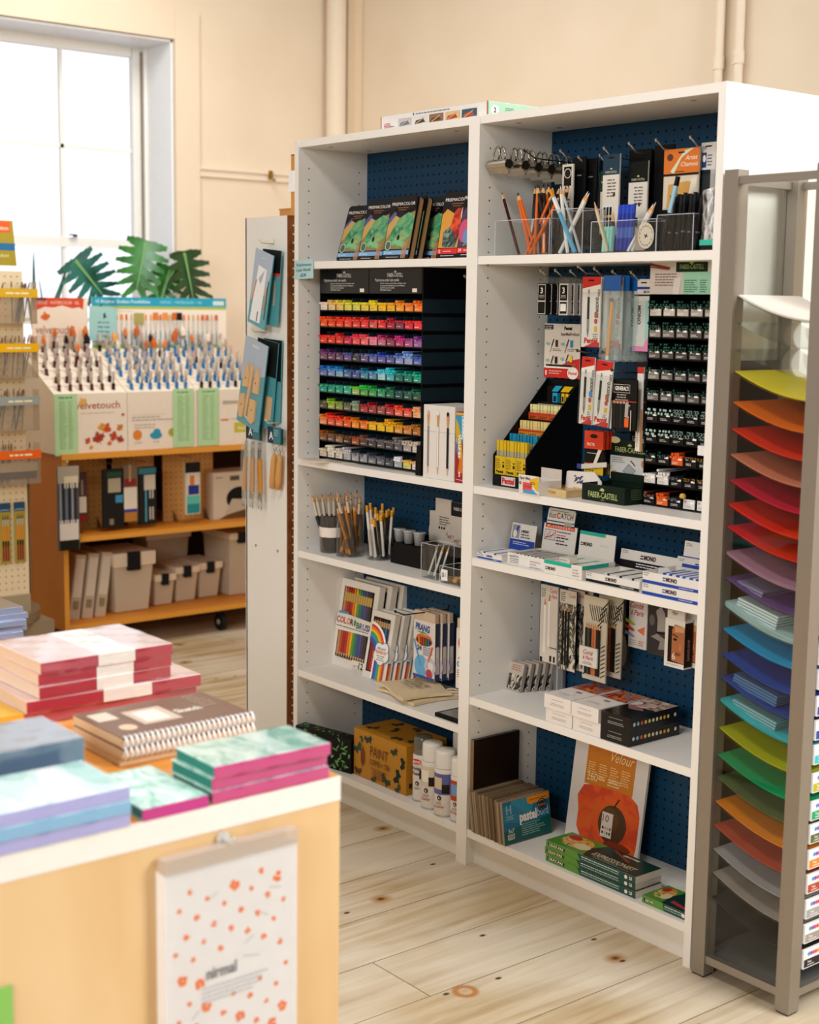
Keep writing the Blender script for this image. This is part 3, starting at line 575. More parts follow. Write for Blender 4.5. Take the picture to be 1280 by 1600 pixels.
b = B(); b.box(0, .024, 0, .02, 0, .055, BLK); b.box(.004, .024, 0, .05, .055, .082, BLK); tag(P(b, 'rack_bracket', bev=.001), 'small black bracket at lower right corner of the colour pencil rack', 'bracket', loc=(.556, .022, 1.0292))
b = B(); b.box(0, .228, 0, .004, 0, .561, C('#060607', .7, spec=.15)); tag(P(b, 'black_backing_board'), 'matt black backing board right of the colour pencil rack', 'board', loc=(.548, .2475, 1.0292))
hook((.64, .2455, 1.551), .13, 'bare silver peg hook on the black board beside the colour rack')
# white box with printed pencils
t = T('pencil_box', 'tall white box printed with three pencils beside the colour rack', 'box', (.602, .012, 1.0292))
b = B(); b.box(0, .129, 0, .12, 0, .197, C('#e4dfd8', .5)); P(b, 'carton', t, bev=.0008)
b = B(); g = b.front(0, 0, 0); g.r(.0, .1255, .129, .1265, C('#b8a79a'))
for x, bd, er in ((.020, '#8a8486', '#e0a890'), (.061, '#efe8e2', '#e9e2d8'), (.102, '#1c1620', '#141018')):
    g.r(x - .0042, .032, x + .0042, .140, C('#b9a39a') if er == '#e9e2d8' else C(bd, .35)); g.r(x - .003, .032, x + .003, .140, C(bd, .35)); g.q([(x - .0042, .032), (x + .0042, .032), (x, .012)], C('#dcae90')); g.q([(x - .0012, .018), (x + .0012, .018), (x, .012)], C('#5a4a44'))
    g.q([(x - .003, .140), (x + .003, .140), (x + .0052, .166), (x - .0052, .166)], C('#c9935a')); g.r(x - .0052, .166, x + .0052, .174, C('#c9935a')); g.e(x, .176, .005, .006, C(er))
P(b, 'printed_pencils', t)
t = T('activity_book', 'colourful book spine reading VOLUMES standing beside the white pencil box', 'book', (.7435, .004, 1.0292))
b = B(); b.box(0, .033, 0, .11, 0, .186, C('#7a1420', .4)); P(b, 'cover', t)
b = B(); g = b.front(0, 0, 0); g.r(.001, .001, .033, .185, C('#a01c24')); g.q([(.001, .15), (.033, .10), (.033, .18), (.001, .18)], C('#2c94c0')); g.q([(.001, .17), (.012, .155), (.024, .12), (.03, .06), (.02, .05), (.008, .09), (.001, .13)], C('#c8a820')); g.q([(.003, .12), (.012, .1), (.010, .07), (.002, .09)], C('#5c6ca8')); g.q([(.012, .03), (.030, .025), (.031, .06), (.02, .07)], C('#d8761c')); g.q([(.002, .11), (.008, .10), (.006, .13)], C('#8cb8b0')); g.r(.001, .178, .033, .185, C('#e0a030'))
g.t('VOLUMES', .0135, .128, .0085, '#ffffff', rot=-90, bold=.03, wid=.062); g.t('DRAWING', .026, .176, .0085, '#ffffff', rot=-90, bold=.03, wid=.060); g.t('art', .016, .030, .008, '#ffffff', rot=-90, bold=.03); g.r(.006, .008, .033, .0088, '#ffffff')
P(b, 'printed_cover', t)
# leaflets on the shelf
for i, (x, y, r_, lab) in enumerate(((.035, -.014, -14, 'cream paper leaflet lying on shelf below the colour rack, foremost'), (.105, .0, 4, 'pale leaflet lying partly under the foremost leaflet below the colour rack'))):
    b = B(); b.box(0, .14, 0, .055, 0, .0012, C('#ece2d6', .6)); g = b.top(0, 0, .0012); g.gk(.02, .045, .09, 5, .009, C('#d8b48a') if i == 0 else C('#b8a48c'))
    tag(P(b, 'paper_leaflet'), lab, 'leaflet', loc=(x, y, 1.0291 + .0014 * (1 - i)), rz=r_)
# ---------------------------------------------------------------- pencil cups shelf (z .747)
z4 = .7475; ACR = clear('#fbfcfc', .12, .04); ACRD = clear('#c9c2b8', .15, .1, .1)
def glass_cup(name, label, loc, r, h, parts=True, n=28, tp=1.0, m=None):
    t = T(name, label, 'pencil cup', loc); m = m or ACR
    b = B(); b.lathe([(r, 0), (r * tp, h)], m, n, caps=False); b.lathe([(r - .002, .003), (r * tp - .002, h), (r * tp, h)], m, n, caps=False); P(b, 'wall', t)
    b = B(); b.cyl((0, 0, 0), (0, 0, .003), r - .0003, m=m, n=n); P(b, 'base', t); return t
c1 = (.098, .072, z4)
t = T('pencil_cup', 'clear plastic cup with white handwritten band holding woodgrain-capped black pencils', 'pencil cup', c1)
b = B(); b.lathe([(.036, 0), (.039, .112)], clear('#b9b2a8', .15, .08, .12), 8, caps=False); b.cyl((0, 0, 0), (0, 0, .003), .036, m=ACR, n=8); P(b, 'wall', t)
b = B(); b.lathe([(.0390, .048), (.0398, .078)], C('#f1e4da', .6), 8, caps=False)
b.M = Matrix.Rotation(R(-38), 4, 'Z'); g = b.g((-.03, -.0372, .046), (1, 0, 0), (0, 0, 1)); g.t('Pencils', .030, .009, .012, '#d8603c', 'c', shear=.3, wid=.032)
for i in range(9): g.e(.004 + i * .006, random.choice((.005, .026)), .0016, .0016, C(random.choice(['#e0762a', '#3c70a8', '#d8a030', '#d04a30'])), 8)
P(b, 'paper_band', t)
rnd = random.Random(3)
for i in range(13):
    a = i * 2.4; q = rnd.uniform(.3, 1); tip = rnd.choice(['#e0a030', '#1c5c40', '#c8202c', '#161616', '#d87c20', '#23252a', '#c03020'])
    put_pencil(pencil_mesh('#1a1a1c', tip, .175, .0042, '#1a1a1c', ('#c9bfae', .62, .87)), (c1[0] + .018 * math.cos(a), c1[1] + .018 * math.sin(a), z4 + .004), (c1[0] - .026 + .085 * q * math.cos(a), c1[1] - .004 + .06 * q * math.sin(a), z4 + .165),
               'black pencil with striped pale collar and coloured tip in the clear banded cup', 'striped-collar pencils in the banded cup')
c2 = (.187, .072, z4)
glass_cup('pencil_cup', 'round clear acrylic cup packed with amber woodgrain pencils', c2, .040, .126)
for i in range(22):
    a = i * 2.39996; q = .036 * math.sqrt((i + .5) / 22); sh = rnd.uniform(-.5, .5); tall = i % 3 == 0
    me = pencil_mesh('#c47a1e', rnd.choice(['#8a4a2c', '#c86040', '#5c3a24']), .150, .0042, '#c47a1e', ('#7a4410', .1, .55 if i % 2 else .3)) if not tall else pencil_mesh('#3a332c', rnd.choice(['#181818', '#e0b030', '#c03024', '#203a60']), .188, .0040, None, ('#c9bfae', .68, .87))
    put_pencil(me, (c2[0] + q * .8 * math.cos(a + 1.5 + sh * 2), c2[1] + q * .8 * math.sin(a + 1.5 + sh * 2), z4 + .004 + rnd.uniform(0, .012)), (c2[0] + q * 1.15 * math.cos(a), c2[1] + q * 1.1 * math.sin(a), z4 + .15),
               'tall striped-collar pencil rising behind the amber pencils in round cup' if tall else 'amber woodgrain pencil with bare wood tip in the round clear cup', 'tall pencils in the round cup' if tall else 'amber pencils in the round cup')
c3 = (.283, .112, z4)
glass_cup('pencil_cup', 'clear acrylic cup of white and black pencils with yellow ends', c3, .036, .09)
for i in range(24):
    a = i * 2.39996; q = .031 * math.sqrt((i + .5) / 24); wht = math.cos(a) < .2 if i % 3 else True; bd = '#e4dcd2' if wht else '#131214'
    me = pencil_mesh(bd, '#f2eee8' if i % 3 == 0 else '#e8a418', .150 - .012 * (i % 4), .0040, bd, ('#e0a01c', .85, .98), wood=False)
    put_pencil(me, (c3[0] + q * math.cos(a + .6), c3[1] + q * math.sin(a + .6), z4 + .004 + rnd.uniform(0, .014)), (c3[0] + .004 + 1.6 * q * math.cos(a), c3[1] + 1.25 * q * math.sin(a), z4 + .14),
               ('white' if wht else 'black') + ' pencil with yellow eraser end in the middle acrylic cup', ('white' if wht else 'black') + ' yellow-ended pencils in the cup')
# black tray with metal cups + display card
t = T('sharpener_tray', 'low black display tray behind the clear box on the pencil shelf', 'display tray', (.345, .105, z4))
b = B(); b.prism([(0, 0), (.30, 0), (.30, .055), (.02, .062), (0, .05)], .14, BLK); b.box(0, .012, 0, .14, .05, .07, BLK); P(b, 'tray', t, bev=.002)
t = None
for x, lab in ((.362, 'left silver metal cup in the black tray'), (.405, 'middle silver metal cup in the black tray'), (.452, 'right silver metal cup behind the clear box')):
    b = B(); b.lathe([(.013, 0), (.0165, .034), (.019, .036), (.0185, .038), (.0, .037)], C('#b9babd', .3, .25), 22); tag(P(b, 'metal_cup'), lab, 'metal cup', 'metal cups in the black tray', loc=(x, .125, z4 + .0625))
t = T('display_card', 'white die-cut backing card with rust scribble and black logo corner on the pencil shelf', 'display card', (.392, .212, z4))
b = B(); b.prism([(.0, .05), (.18, .05), (.18, .186), (.036 + .06, .186), (.096, .19), (.026, .19), (.026, .152), (0, .150), (0, .11), (-.004, .09)], .004, C('#d9cfc2', .55)); P(b, 'card', t)
b = B(); g = b.front(0, 0, 0); g.r(.096, .146, .18, .186, C('#17191b', .4)); g.t('FABER-CASTELL', .108, .163, .009, '#dcdcdc', wid=.062); g.gk(.045, .135, .05, 4, .007, '#5a5450'); g.e(.045, .105, .0035, .004, '#22201e'); g.e(.056, .105, .0035, .004, '#22201e'); g.e(.067, .105, .0035, .004, '#22201e')
for i in range(26): u = .075 + i * .0042; g.l(u, .085 - i * .0012 + .008 * math.sin(i * 1.9), u + .007, .088 - i * .0012 + .010 * math.sin(i * 2.7 + 1), .0016, C('#b0603c'))
P(b, 'print', t)
def open_box(b, w, d, h, m, th=.0025):
    if m in (ACR,):
        RIM = C('#cdd0da', .15, spec=.8); e_ = .0012
        for a in ((0, w, 0, e_, h, h + e_), (0, w, d - e_, d, h, h + e_), (0, e_, e_, d - e_, h, h + e_), (w - e_, w, e_, d - e_, h, h + e_), (0, e_, -e_, 0, 0, h), (w - e_, w, -e_, 0, 0, h), (w, w + e_, d - e_, d, 0, h)): b.box(*a, RIM)
    b.box(0, w, 0, th, 0, h, m); b.box(0, w, d - th, d, 0, h, m); b.box(0, th, th, d - th, 0, h, m); b.box(w - th, w, th, d - th, 0, h, m); b.box(th, w - th, th, d - th, 0, th, m)
t = T('acrylic_box', 'tall clear acrylic box holding slanted white holders on the pencil shelf', 'acrylic box', (.580, .028, z4)); b = B(); open_box(b, .064, .064, .096, ACR); b.box(.030, .0325, .0025, .0615, .0025, .09, ACR); P(b, 'box', t)
for i in range(4):
    x = .586 + .012 * i; put_pencil(pencil_mesh('#e9e6e2', '#b8b4b0', .098, .0028, '#8a8a8a'), (x + .004, .045 + .012 * (i % 2), z4 + .004), (x + .030, .062 + .008 * (i % 2), z4 + .1), 'thin white holder leaning in the tall clear acrylic box', 'white holders in the clear box', 'holder', 'pencil')
b = B(); b.box(0, .030, 0, .003, 0, .075, C('#1c1a1a', .4)); tag(P(b, 'dark_card'), 'dark card standing inside the tall clear acrylic box', 'card', loc=(.600, .078, z4 + .004), rx=0)
t = T('small_acrylic_tray', 'small clear lidded tray of tan eraser bits right of the tall acrylic box', 'acrylic box', (.668, .022, z4)); b = B(); open_box(b, .088, .070, .046, ACR); P(b, 'box', t)
b = B(); b.box(0, .026, 0, .0008, 0, .030, C('#f2f0ee')); g = b.front(0, 0, 0); g.t('$1', .004, .01, .012, '#444444'); P(b, 'price_sticker', t).location = (.006, -.001, .008)
for i in range(9):
    b = B(); b.lathe([(.004, 0), (.0085, .003), (.009, .009), (.005, .013), (0, .013)], C(rnd.choice(['#b88a4c', '#8a5c2c', '#c9a064', '#6c4a2c']), .7), 9)
    tag(P(b, 'eraser_nub'), 'small tan rubber piece inside the small clear tray', 'eraser', 'tan rubber pieces in the small tray', loc=(.700 + .018 * (i % 3), .036 + .018 * (i // 3), z4 + .0035), rz=i * 30)
# ---------------------------------------------------------------- pencil set shelf (z .3759)
z5 = .3765
SPEC = ['#c98a5c', '#c04a2c', '#a82418', '#b83018', '#e8761c', '#ecb81c', '#5a9c3c', '#3c7c6c', '#345c84', '#54508c', '#4c3c54', '#3c342c']
def boxset(loc, kind, label, lean):
    w, h, d = (.192, .272, .022) if kind == 1 else (.112, .205, .020)
    t = T('pencil_set_box', label, 'pencil set', loc, 0, 'boxed sets', rx=-lean); del t['group']
    WB = C('#e9e2d8', .45); b = B(); b.box(0, w, 0, d, 0, h, WB); P(b, 'carton', t, bev=.0008)
    b = B(); g = b.front(0, 0, 0)
    if kind == 1:
        for v0, v1 in ((.155, .250), (.03, .115)):
            g.r(.018, v0, w - .022, v1, C('#2a221c'))
            for i in range(12):
                u = .022 + i * .0122; c = SPEC[i]
                if v0 > .1: g.r(u, v0, u + .0105, v1 - .045, C(c, .35)); g.r(u, v1 - .045, u + .0105, v1 - .018, GOLD); g.q([(u, v1 - .018), (u + .0105, v1 - .018), (u + .008, v1 - .001), (u + .002, v1 - .001)], C(c, .7))
                else: g.r(u, v0 + .014, u + .0105, v1, C(c, .35)); g.q([(u, v0 + .014), (u + .0105, v0 + .014), (u + .005, v0)], C('#d2a878'))
        g.q([(.004, .158), (.02, .168), (w - .006, .160), (w - .003, .118), (.004, .112)], WB); g.q([(.012, .164), (.065, .166), (.065, .173), (.012, .171)], C('#4a98c8'))
        x = .006
        for ch, cc, ww in zip('COLOR', ('#8a1c1c', '#b02c20', '#c8501c', '#d8761c', '#2a2420'), (.017, .018, .014, .018, .016)): g.t(ch, x, .136, .0185, C(cc), bold=.03, wid=ww); x += ww + .001
        g.e(x + .006, .145, .0055, .011, C('#3c8c3c')); x += .014
        for ch, cc, ww in zip('BRUSH', ('#2c6c5c', '#2c5c7c', '#3c4c8c', '#4c3c7c', '#2a2430'), (.015, .016, .016, .014, .016)): g.t(ch, x, .131, .0185, C(cc), bold=.03, wid=ww); x += ww + .001
        g.gk(.01, .124, .165, 1, .006, '#6a5c50', h=.0028, rnd=.02); g.r(w - .082, .010, w - .018, .034, WB); g.t('set of', w - .072, .014, .008, '#7a6a5c'); g.t('12', w - .045, .012, .019, '#2c2622', bold=.03)
    else:
        g.r(.012, .020, w - .018, h - .018, C('#141416'))
        for i, c in enumerate(('#8c1c18', '#c02c1c', '#e86418', '#1c1c1c', '#2c5c34', '#287098', '#1c2c5c')): g.r(.018 + i * .0115, .024, .027 + i * .0115, .16, C(c, .3)); g.r(.018 + i * .0115, .16, .027 + i * .0115, .176, C('#caa070')); g.q([(.0205 + i * .0115, .176), (.0245 + i * .0115, .176), (.0225 + i * .0115, .184)], C(c))
        for i, c in enumerate(('#5c3c8c', '#2858b0', '#2890c8', '#38a048', '#f0c020', '#f08020', '#d83020', '#ffffff')):
            g.ring(.01, .085, .026 + i * .0075, .034 + i * .0075, C(c, .4), 16, 0, 88)
        for i, c in enumerate(('#ffffff', '#6c3c8c', '#2868b8', '#2898c8', '#48a848', '#f0c828', '#f08828', '#d83828')): g.r(.042 + i * .0070, .002, .049 + i * .0070, .075, C(c, .4))
        for du, dv, rr in ((0, 0, .026), (-.018, -.010, .017), (.018, -.008, .018), (-.014, .012, .016), (.014, .014, .017), (0, -.018, .018)): g.e(.078 + du, .085 + dv, rr + .0022, rr + .0022, C('#5a88b0'), 18)
        for du, dv, rr in ((0, 0, .026), (-.018, -.010, .017), (.018, -.008, .018), (-.014, .012, .016), (.014, .014, .017), (0, -.018, .018)): g.e(.078 + du, .085 + dv, rr, rr, C('#f0ece6'), 18)
        g.t('BRILLIANT', .078, .094, .007, '#4a80b0', 'c', bold=.02, wid=.040); g.t('RAINBOW', .078, .082, .0095, '#e0702c', 'c', bold=.03, wid=.050); g.gk(.058, .074, .04, 3, .006, '#6a7c88', al='c')
        s = b.right(0, 0, w)
        s.r(0, .0, .012, .06, C('#2868b8'));
        for i, c in enumerate(('#d83828', '#f08828')): s.r(.0 + i * .006, 0.0, .006 + i * .006, .055, C(c))
        s.ring(0, .085, .020, .0215, C('#5a88b0'), 12, -60, 60)
    P(b, 'print', t); return t
for i, (x, y) in enumerate(((-.0 + .0215, .128), (.036, .164), (.048, .200))):
    o = boxset((x, y, z5), 1, ('white watercolour pencil box with window, front of three', 'white watercolour pencil box, middle of the three, mostly hidden', 'white watercolour pencil box at the back by the pegboard')[i], 9)
for i in range(4):
    boxset((.203 + .007 * i, .112 + .030 * i, z5), 2, 'rainbow pencil box, %s' % ('foremost of four with its window and cloud in full view', 'second from the front of the row of four', 'third from the front of the row of four', 'rearmost of the row of four')[i], 11)
def prang(loc, label, cut=False):
    w, h, d = (.098, .17, .018); w = .05 if cut else w
    t = T('pencil_pack', label, 'pencil pack', loc); WB = C('#e9e3dc', .45)
    b = B(); b.box(0, w, 0, d, 0, h, WB); b.box(.002, w - .002, .001, d - .004, h, h + .028, C('#d8bfa8', .6)); P(b, 'carton', t)
    b = B(); g = b.front(0, 0, 0)
    if not cut:
        g.t('PRANG', .008, .142, .019, '#2c4c9c', bold=.05, wid=.066, rot=-3, shear=.15); g.q([(.012, .136), (.04, .132), (.07, .134), (.04, .138)], C('#3c9c4c'))
        g.e(.048, .112, .038, .016, C('#c84a20'), 24); g.e(.048, .110, .033, .012, C('#16301c'), 24)
        for i, c in enumerate(('#e8a020', '#d82c20', '#c8301c', '#2c8c3c', '#2c68a8')): g.r(.022 + i * .011, .100, .029 + i * .011, .12, C(c))
        g.q([(.012, .122), (.084, .122), (.07, .131), (.03, .131)], C('#e0762c')); g.t('24', .018, .082, .014, '#2c3c6c', bold=.04); g.gk(.045, .092, .045, 5, .0055, '#4a6c9c')
        g.e(.036, .036, .030, .032, C('#6cb0dc'), 28); g.ring(.078, .040, .014, .026, C('#c8c0d4'), 20); g.l(.004, .11, .036, .034, .006, C('#4c9cd0')); g.l(.088, .10, .070, .055, .006, C('#d8602c')); g.e(.074, .018, .014, .014, C('#c84050'), 18)
        g.r(.0, 0, w, .008, C('#2c5ca8'))
    else:
        g.e(.03, .13, .022, .024, C('#d8501c')); g.t('OIL', .004, .062, .016, '#3c90c0', bold=.04, wid=.04); g.gk(.006, .05, .035, 4, .006, '#c06050'); g.e(.028, .015, .012, .012, C('#c03030')); g.q([(.008, .084), (.03, .084), (.02, .10)], C('#b83830'))
    P(b, 'print', t)
    b = B(); s = b.right(0, 0, w); s.r(0, 0, d, h, C('#3c3c58', .4)); s.r(.002, .02, d - .002, .10, C('#d8c8c0')); s.t('PRANG', .012, .07, .007, '#ffffff', rot=90); P(b, 'side_print', t)
for i in range(3): prang((.392 + .006 * i, .158 + .022 * i, .412), 'hanging white pencil carton reading 24, %s' % ('foremost on the hook', 'second on the hook', 'rearmost on the hook')[i])
prang((.645, .105, .437), 'white pencil carton cut off by the left bookcase post', True)
hook((.44, .2505, .606), .20, 'long black peg hook carrying the hanging white pencil cartons', m=C('#2a2a2c', .3, .8)); hook((.69, .2505, .622), .15, 'black peg hook carrying the carton beside the left bookcase post', m=C('#2a2a2c', .3, .8))
# cloth bags
CANV = ramp_mat('canvas_cloth', [(0.3, '#dcc49c'), (0.7, '#e6d2ae')], scale=120, rough=.9)
def bag(loc, rz, label, pr):
    t = T('canvas_pouch', label, 'cloth bag', loc, rz); b = B(); w, d = .20, .155
    def f(z0):
        return lambda u, v: ((u - .5) * (w - .02 * math.sin(v * 3)) , (v - .5) * d + .006 * math.sin(u * 5), z0 + .0035 * math.sin(u * 7 + v * 4) * (u * (1 - u) * 4) + .003 * (u * (1 - u) * v * (1 - v) * 16))
    b.grid(f(.009), 16, 12, CANV); b.grid(f(.001), 16, 12, CANV)
    top, bot = f(.009), f(.001); N_ = 16
    for e in ([(i / N_, 0) for i in range(N_ + 1)], [(1, i / N_) for i in range(N_ + 1)], [(1 - i / N_, 1) for i in range(N_ + 1)], [(0, 1 - i / N_) for i in range(N_ + 1)]):
        for a, c in zip(e, e[1:]): b.add([bot(*a), bot(*c), top(*c), top(*a)], [(0, 1, 2, 3)], CANV, True)
    P(b, 'cloth', t)
    b = B(); b.tube([(.09, .06, .012), (.115, .085, .012), (.10, .10, .011), (.075, .09, .012), (.07, .07, .012)], .0022, CANV, 6); P(b, 'drawstring', t)
    if pr:
        b = B(); g = G(b, (-.08, -.04, .0165), (1, 0, 0), (0, 1, 0)); g.t('SPARROW', .075, .052, .022, '#4a3a2c', 'c', bold=.0, wid=.105, shear=.1); g.t('ART SUPPLY', .075, .032, .016, '#4a3a2c', 'c', wid=.11, shear=.1); g.gk(.03, .022, .09, 2, .006, '#6a5640', al='c'); P(b, 'print', t)
bag((.470, .112, z5), -4, 'folded natural canvas pouch lying underneath the printed one', False)
bag((.462, .105, z5 + .0135), -13, 'natural canvas pouch with brown printed lettering lying flat on top', True)
t = T('flat_black_case', 'thin black framed flat case lying at shelf front right end', 'case', (.668, .012, z5)); b = B(); b.box(0, .108, 0, .10, 0, .010, BLK); g = b.top(.008, .008, .010); g.r(0, 0, .092, .084, C('#8f8a84', .15)); g.gk(.05, .06, .035, 4, .008, '#4a4844'); P(b, 'case', t, bev=.001)
# ---------------------------------------------------------------- bottom shelf left
z6 = .0995
LEAF = ['#4c8c4c', '#6aa85c', '#3c7444', '#7ab878']
def leafprint(g, w, h, n, cols, rn, clear_=None, s=1.0):
    for i in range(n):
        u, v = rn.uniform(.004, w - .004), rn.uniform(.004, h - .004)
        if clear_ and clear_[0] < u < clear_[2] and clear_[1] < v < clear_[3]: continue
        a = rn.uniform(0, math.pi); L, W2 = rn.uniform(.006, .013) * s, rn.uniform(.002, .0035) * s; ca, sa = math.cos(a), math.sin(a)
        L = min(L, u, w - u, v, h - v) ; 
        g.q([(u + x * ca - y * sa, v + x * sa + y * ca) for x, y in ((-L, 0), (-L * .3, W2), (L * .4, W2 * .8), (L, 0), (L * .4, -W2), (-L * .3, -W2 * .8))], C(rn.choice(cols), .5)); g.k -= 1
    g.k += 1
t = T('craft_kit_box', 'black box with green insect and leaf drawings on bottom left shelf', 'box', (.033, -.014, z6), 11); rn = random.Random(5)
b = B(); b.box(0, .232, 0, .045, 0, .105, C('#0a0b0a', .5)); P(b, 'carton', t, bev=.0008); b = B(); g = b.front(0, 0, 0); leafprint(g, .232, .105, 75, LEAF, rn, (.05, .02, .15, .09)); g.k += 1
g.t('Drawing Insects', .105, .068, .0085, '#a8d8a0', 'c', bold=.02, wid=.068); g.t('with ink', .105, .055, .0085, '#a8d8a0', 'c', bold=.02, wid=.032); g.gk(.075, .044, .06, 6, .0055, '#6c9c5c', al='c'); g2 = b.top(0, 0, .105); leafprint(g2, .232, .045, 24, LEAF, rn); P(b, 'print', t)
t = T('craft_kit_box', 'ochre box reading PAINT COFFEE + TEA on bottom left shelf', 'box', (.262, .040, z6)); OC = C('#b9801c', .55)
b = B(); b.box(0, .250, 0, .15, 0, .144, OC); P(b, 'carton', t, bev=.0008); b = B(); g = b.front(0, 0, 0); DK = ['#1f3a30', '#284438', '#5a3418', '#1c2c28']
def moth(g, u, v, s, m, rot=0):
    ca, sa = math.cos(rot), math.sin(rot)
    for sg in (-1, 1): g.q([(u + (sg * x) * ca - y * sa, v + (sg * x) * sa + y * ca) for x, y in ((0, .003 * s), (.011 * s, .010 * s), (.016 * s, .002 * s), (.010 * s, -.003 * s), (.008 * s, -.010 * s), (0, -.004 * s))], m)
    g.e(u, v, .0018 * s, .008 * s, m, 8, rot)
for u, v, s, c, r_ in ((.07, .122, 1.3, DK[0], .2), (.02, .085, 1.5, DK[1], .6), (.022, .016, 1.2, DK[2], 0), (.21, .045, 1.5, DK[3], 1.2), (.155, .02, 1.5, DK[0], -.5), (.195, .115, 1.1, DK[0], .4), (.10, .01, .9, DK[1], .4), (.235, .09, 1.2, DK[3], 1.5), (.215, .012, 1.0, DK[1], .9), (.04, .118, .7, DK[1], 2)): moth(g, u, v, s, C(c, .6), r_)
g.q([(.045, .035), (.055, .05), (.055, .075), (.046, .10), (.037, .075), (.037, .05)], C('#7a3a18')); g.l(.046, .034, .046, .102, .0012, '#3a2010')
g.t('PAINT', .125, .078, .030, '#6a2c1c', 'c', bold=.0, wid=.085); g.t('COFFEE + TEA', .128, .052, .016, '#6a2c1c', 'c', wid=.098); g.gk(.085, .040, .08, 6, .0055, '#7a4420', al='c')
g2 = b.top(0, 0, .144)
for u, v in ((.04, .04), (.10, .08), (.17, .03), (.20, .10), (.06, .12), (.14, .13), (.22, .05)): moth(g2, u, v, 1.4, C('#3a3418'), u * 20)
g3 = b.right(0, 0, .25)
for u, v in ((.03, .03), (.08, .09), (.11, .04)): moth(g3, u, v, 1.4, C('#3a3418'), u * 20)
P(b, 'print', t)
def can(loc, label, clearcap, col1, col2, h=.19, txt='Damar', r=.030, rot=0):
    t = T('spray_can', label, 'spray can', loc, rot); b = B(); WC = C('#e2dcd4', .3)
    b.lathe([(r * .95, 0), (r, .004), (r, h * .70), (r * .96, h * .715), (r * .75, h * .735)], WC, 32); b.lathe([(r * 1.01, 0), (r * 1.02, .003), (r * 1.0, .005)], SILV, 32, caps=False); P(b, 'can_body', t)
    b = B(); cm = clear('#a8a49c', .3, .1, .25) if clearcap else C('#e6e1da', .35)
    b.lathe([(r * .93, h * .73), (r * .93, h * .95), (r * .88, h * .99), (r * .8, h), (0, h)], cm, 32, caps=False); P(b, 'cap', t)
    b = B(); q = lambda a: (r * 1.004 * math.cos(R(a)), r * 1.004 * math.sin(R(a)))
    def patch(a0, a1, z0, z1, m, k=0):
        n = int((a1 - a0) / 6); rr = r * (1.010 + .006 * k)
        b.grid(lambda u, v: (rr * math.cos(R(a0 + (a1 - a0) * u)), rr * math.sin(R(a0 + (a1 - a0) * u)), z0 + (z1 - z0) * v), n, 1, m)
    patch(230, 350, h * .34, h * .66, C(col1, .4)); patch(250, 300, h * .42, h * .6, C(col2, .4), 1); patch(300, 340, h * .36, h * .5, C('#241c1c', .4), 1)
    b.M = Matrix.Rotation(R(18), 4, 'Z')
    g = b.g((-.5 * r, -r * 1.05, h * .12), (1, 0, 0), (0, 0, 1)); g.e(r * .5, h * .17, r * .22, r * .22, '#3c2c2c'); g.t('K', r * .5, h * .15, .006, '#ffffff', 'c'); g.gk(r * .2, h * .1, r * .7, 2, .004, '#7a6c64'); g.t(txt, r * .5, h * .02, .009, '#c8402c', 'c', shear=.3, wid=r * .95)
    if clearcap: g.e(r * .4, h * .51, r * .55, r * .26, C('#c8201c')); g.t('KRYLON', r * .4, h * .49, .006, '#ffffff', 'c', bold=.03, wid=r * .8); g.t('Workable', r * .45, h * .38, .009, '#2c2c30', 'c', bold=.02, wid=r * 1.1); g.t('Fixatif', r * .45, h * .30, .009, '#2c2c30', 'c', bold=.02, wid=r * .9)
    P(b, 'label_print', t)
can((.560, .062, z6), 'clear-capped spray can with red oval beside the ochre box', True, '#e0dad2', '#d8d2ca', .186, '', .029)
can((.622, .045, z6), 'white spray can with pale flower picture and red script, foremost in the middle', False, '#d8ccb4', '#efe8d8', .186, 'Damar', .031)
can((.690, .036, z6), 'white spray can with blue and violet picture, second from the post', False, '#5c64a0', '#d8c49c', .184, 'Luxe', .031)
can((.752, .036, z6), 'white spray can with red and orange picture, nearest to the left bookcase post', False, '#b83c1c', '#6c98c8', .176, 'Rouge', .0265)
can((.640, .145, z6), 'white spray can at the back, its broad cap showing above the others', False, '#d8d0c4', '#b0a494', .205, 'Satin', .034)
# ================================================================ right bookcase, top shelf (z 1.615)
zt = 1.6155
# bulldog clips threaded on a long hook
hook((.985, .2505, 1.845), .25, 'long peg hook near left panel carrying the silver bulldog clips', m=C('#4a4038', .3, .8), up=.02)
NIK = metal('#b9b2a4', .22)
def bulldog():
    t = T('bulldog_clip', 'large silver bulldog clip hanging foremost at the end of the long hook', 'bulldog clip', group='silver bulldog clips on the long hook')
    b = B(); w = .036
    for sg in (-1, 1):
        prof = [(sg * .001, -.045), (sg * .005, -.038), (sg * .013, -.030), (sg * .015, -.022), (sg * .012, -.014), (sg * .004, -.009)]
        b.grid(lambda u, v: ((u - .5) * 2 * w, prof[int(round(v * 5))][0], prof[int(round(v * 5))][1]), 1, 5, NIK)
    P(b, 'jaw', t)
    b = B()
    for x in (-w, w): b.cyl((x, 0, -.022), (x * 1.02, 0, -.022), .011, m=C('#1c1814', .5), n=12)
    P(b, 'end_hollow', t)
    for sg in (-1, 1):
        b = B(); b.tube([(-.014, sg * .006, -.012), (-.010, sg * .010, .006), (-.007, sg * .008, .018), (0, sg * .007, .023), (.007, sg * .008, .018), (.010, sg * .010, .006), (.014, sg * .006, -.012)], .0024, NIK, 6); P(b, 'handle', t)
    return t
bc = bulldog(); bc.location = (.862 + .006, .022, 1.862)
places = ['second from the front', 'third from the front', 'fourth from the front', 'fifth from the front', 'rearmost']
for i in range(5):
    dup(bc, (.893 + .012 * i + .006, .055 + .032 * i, 1.858 - .0035 * i), (0, 0, 2 * i - 3), 'large silver bulldog clip on the long hook, %s' % places[i])
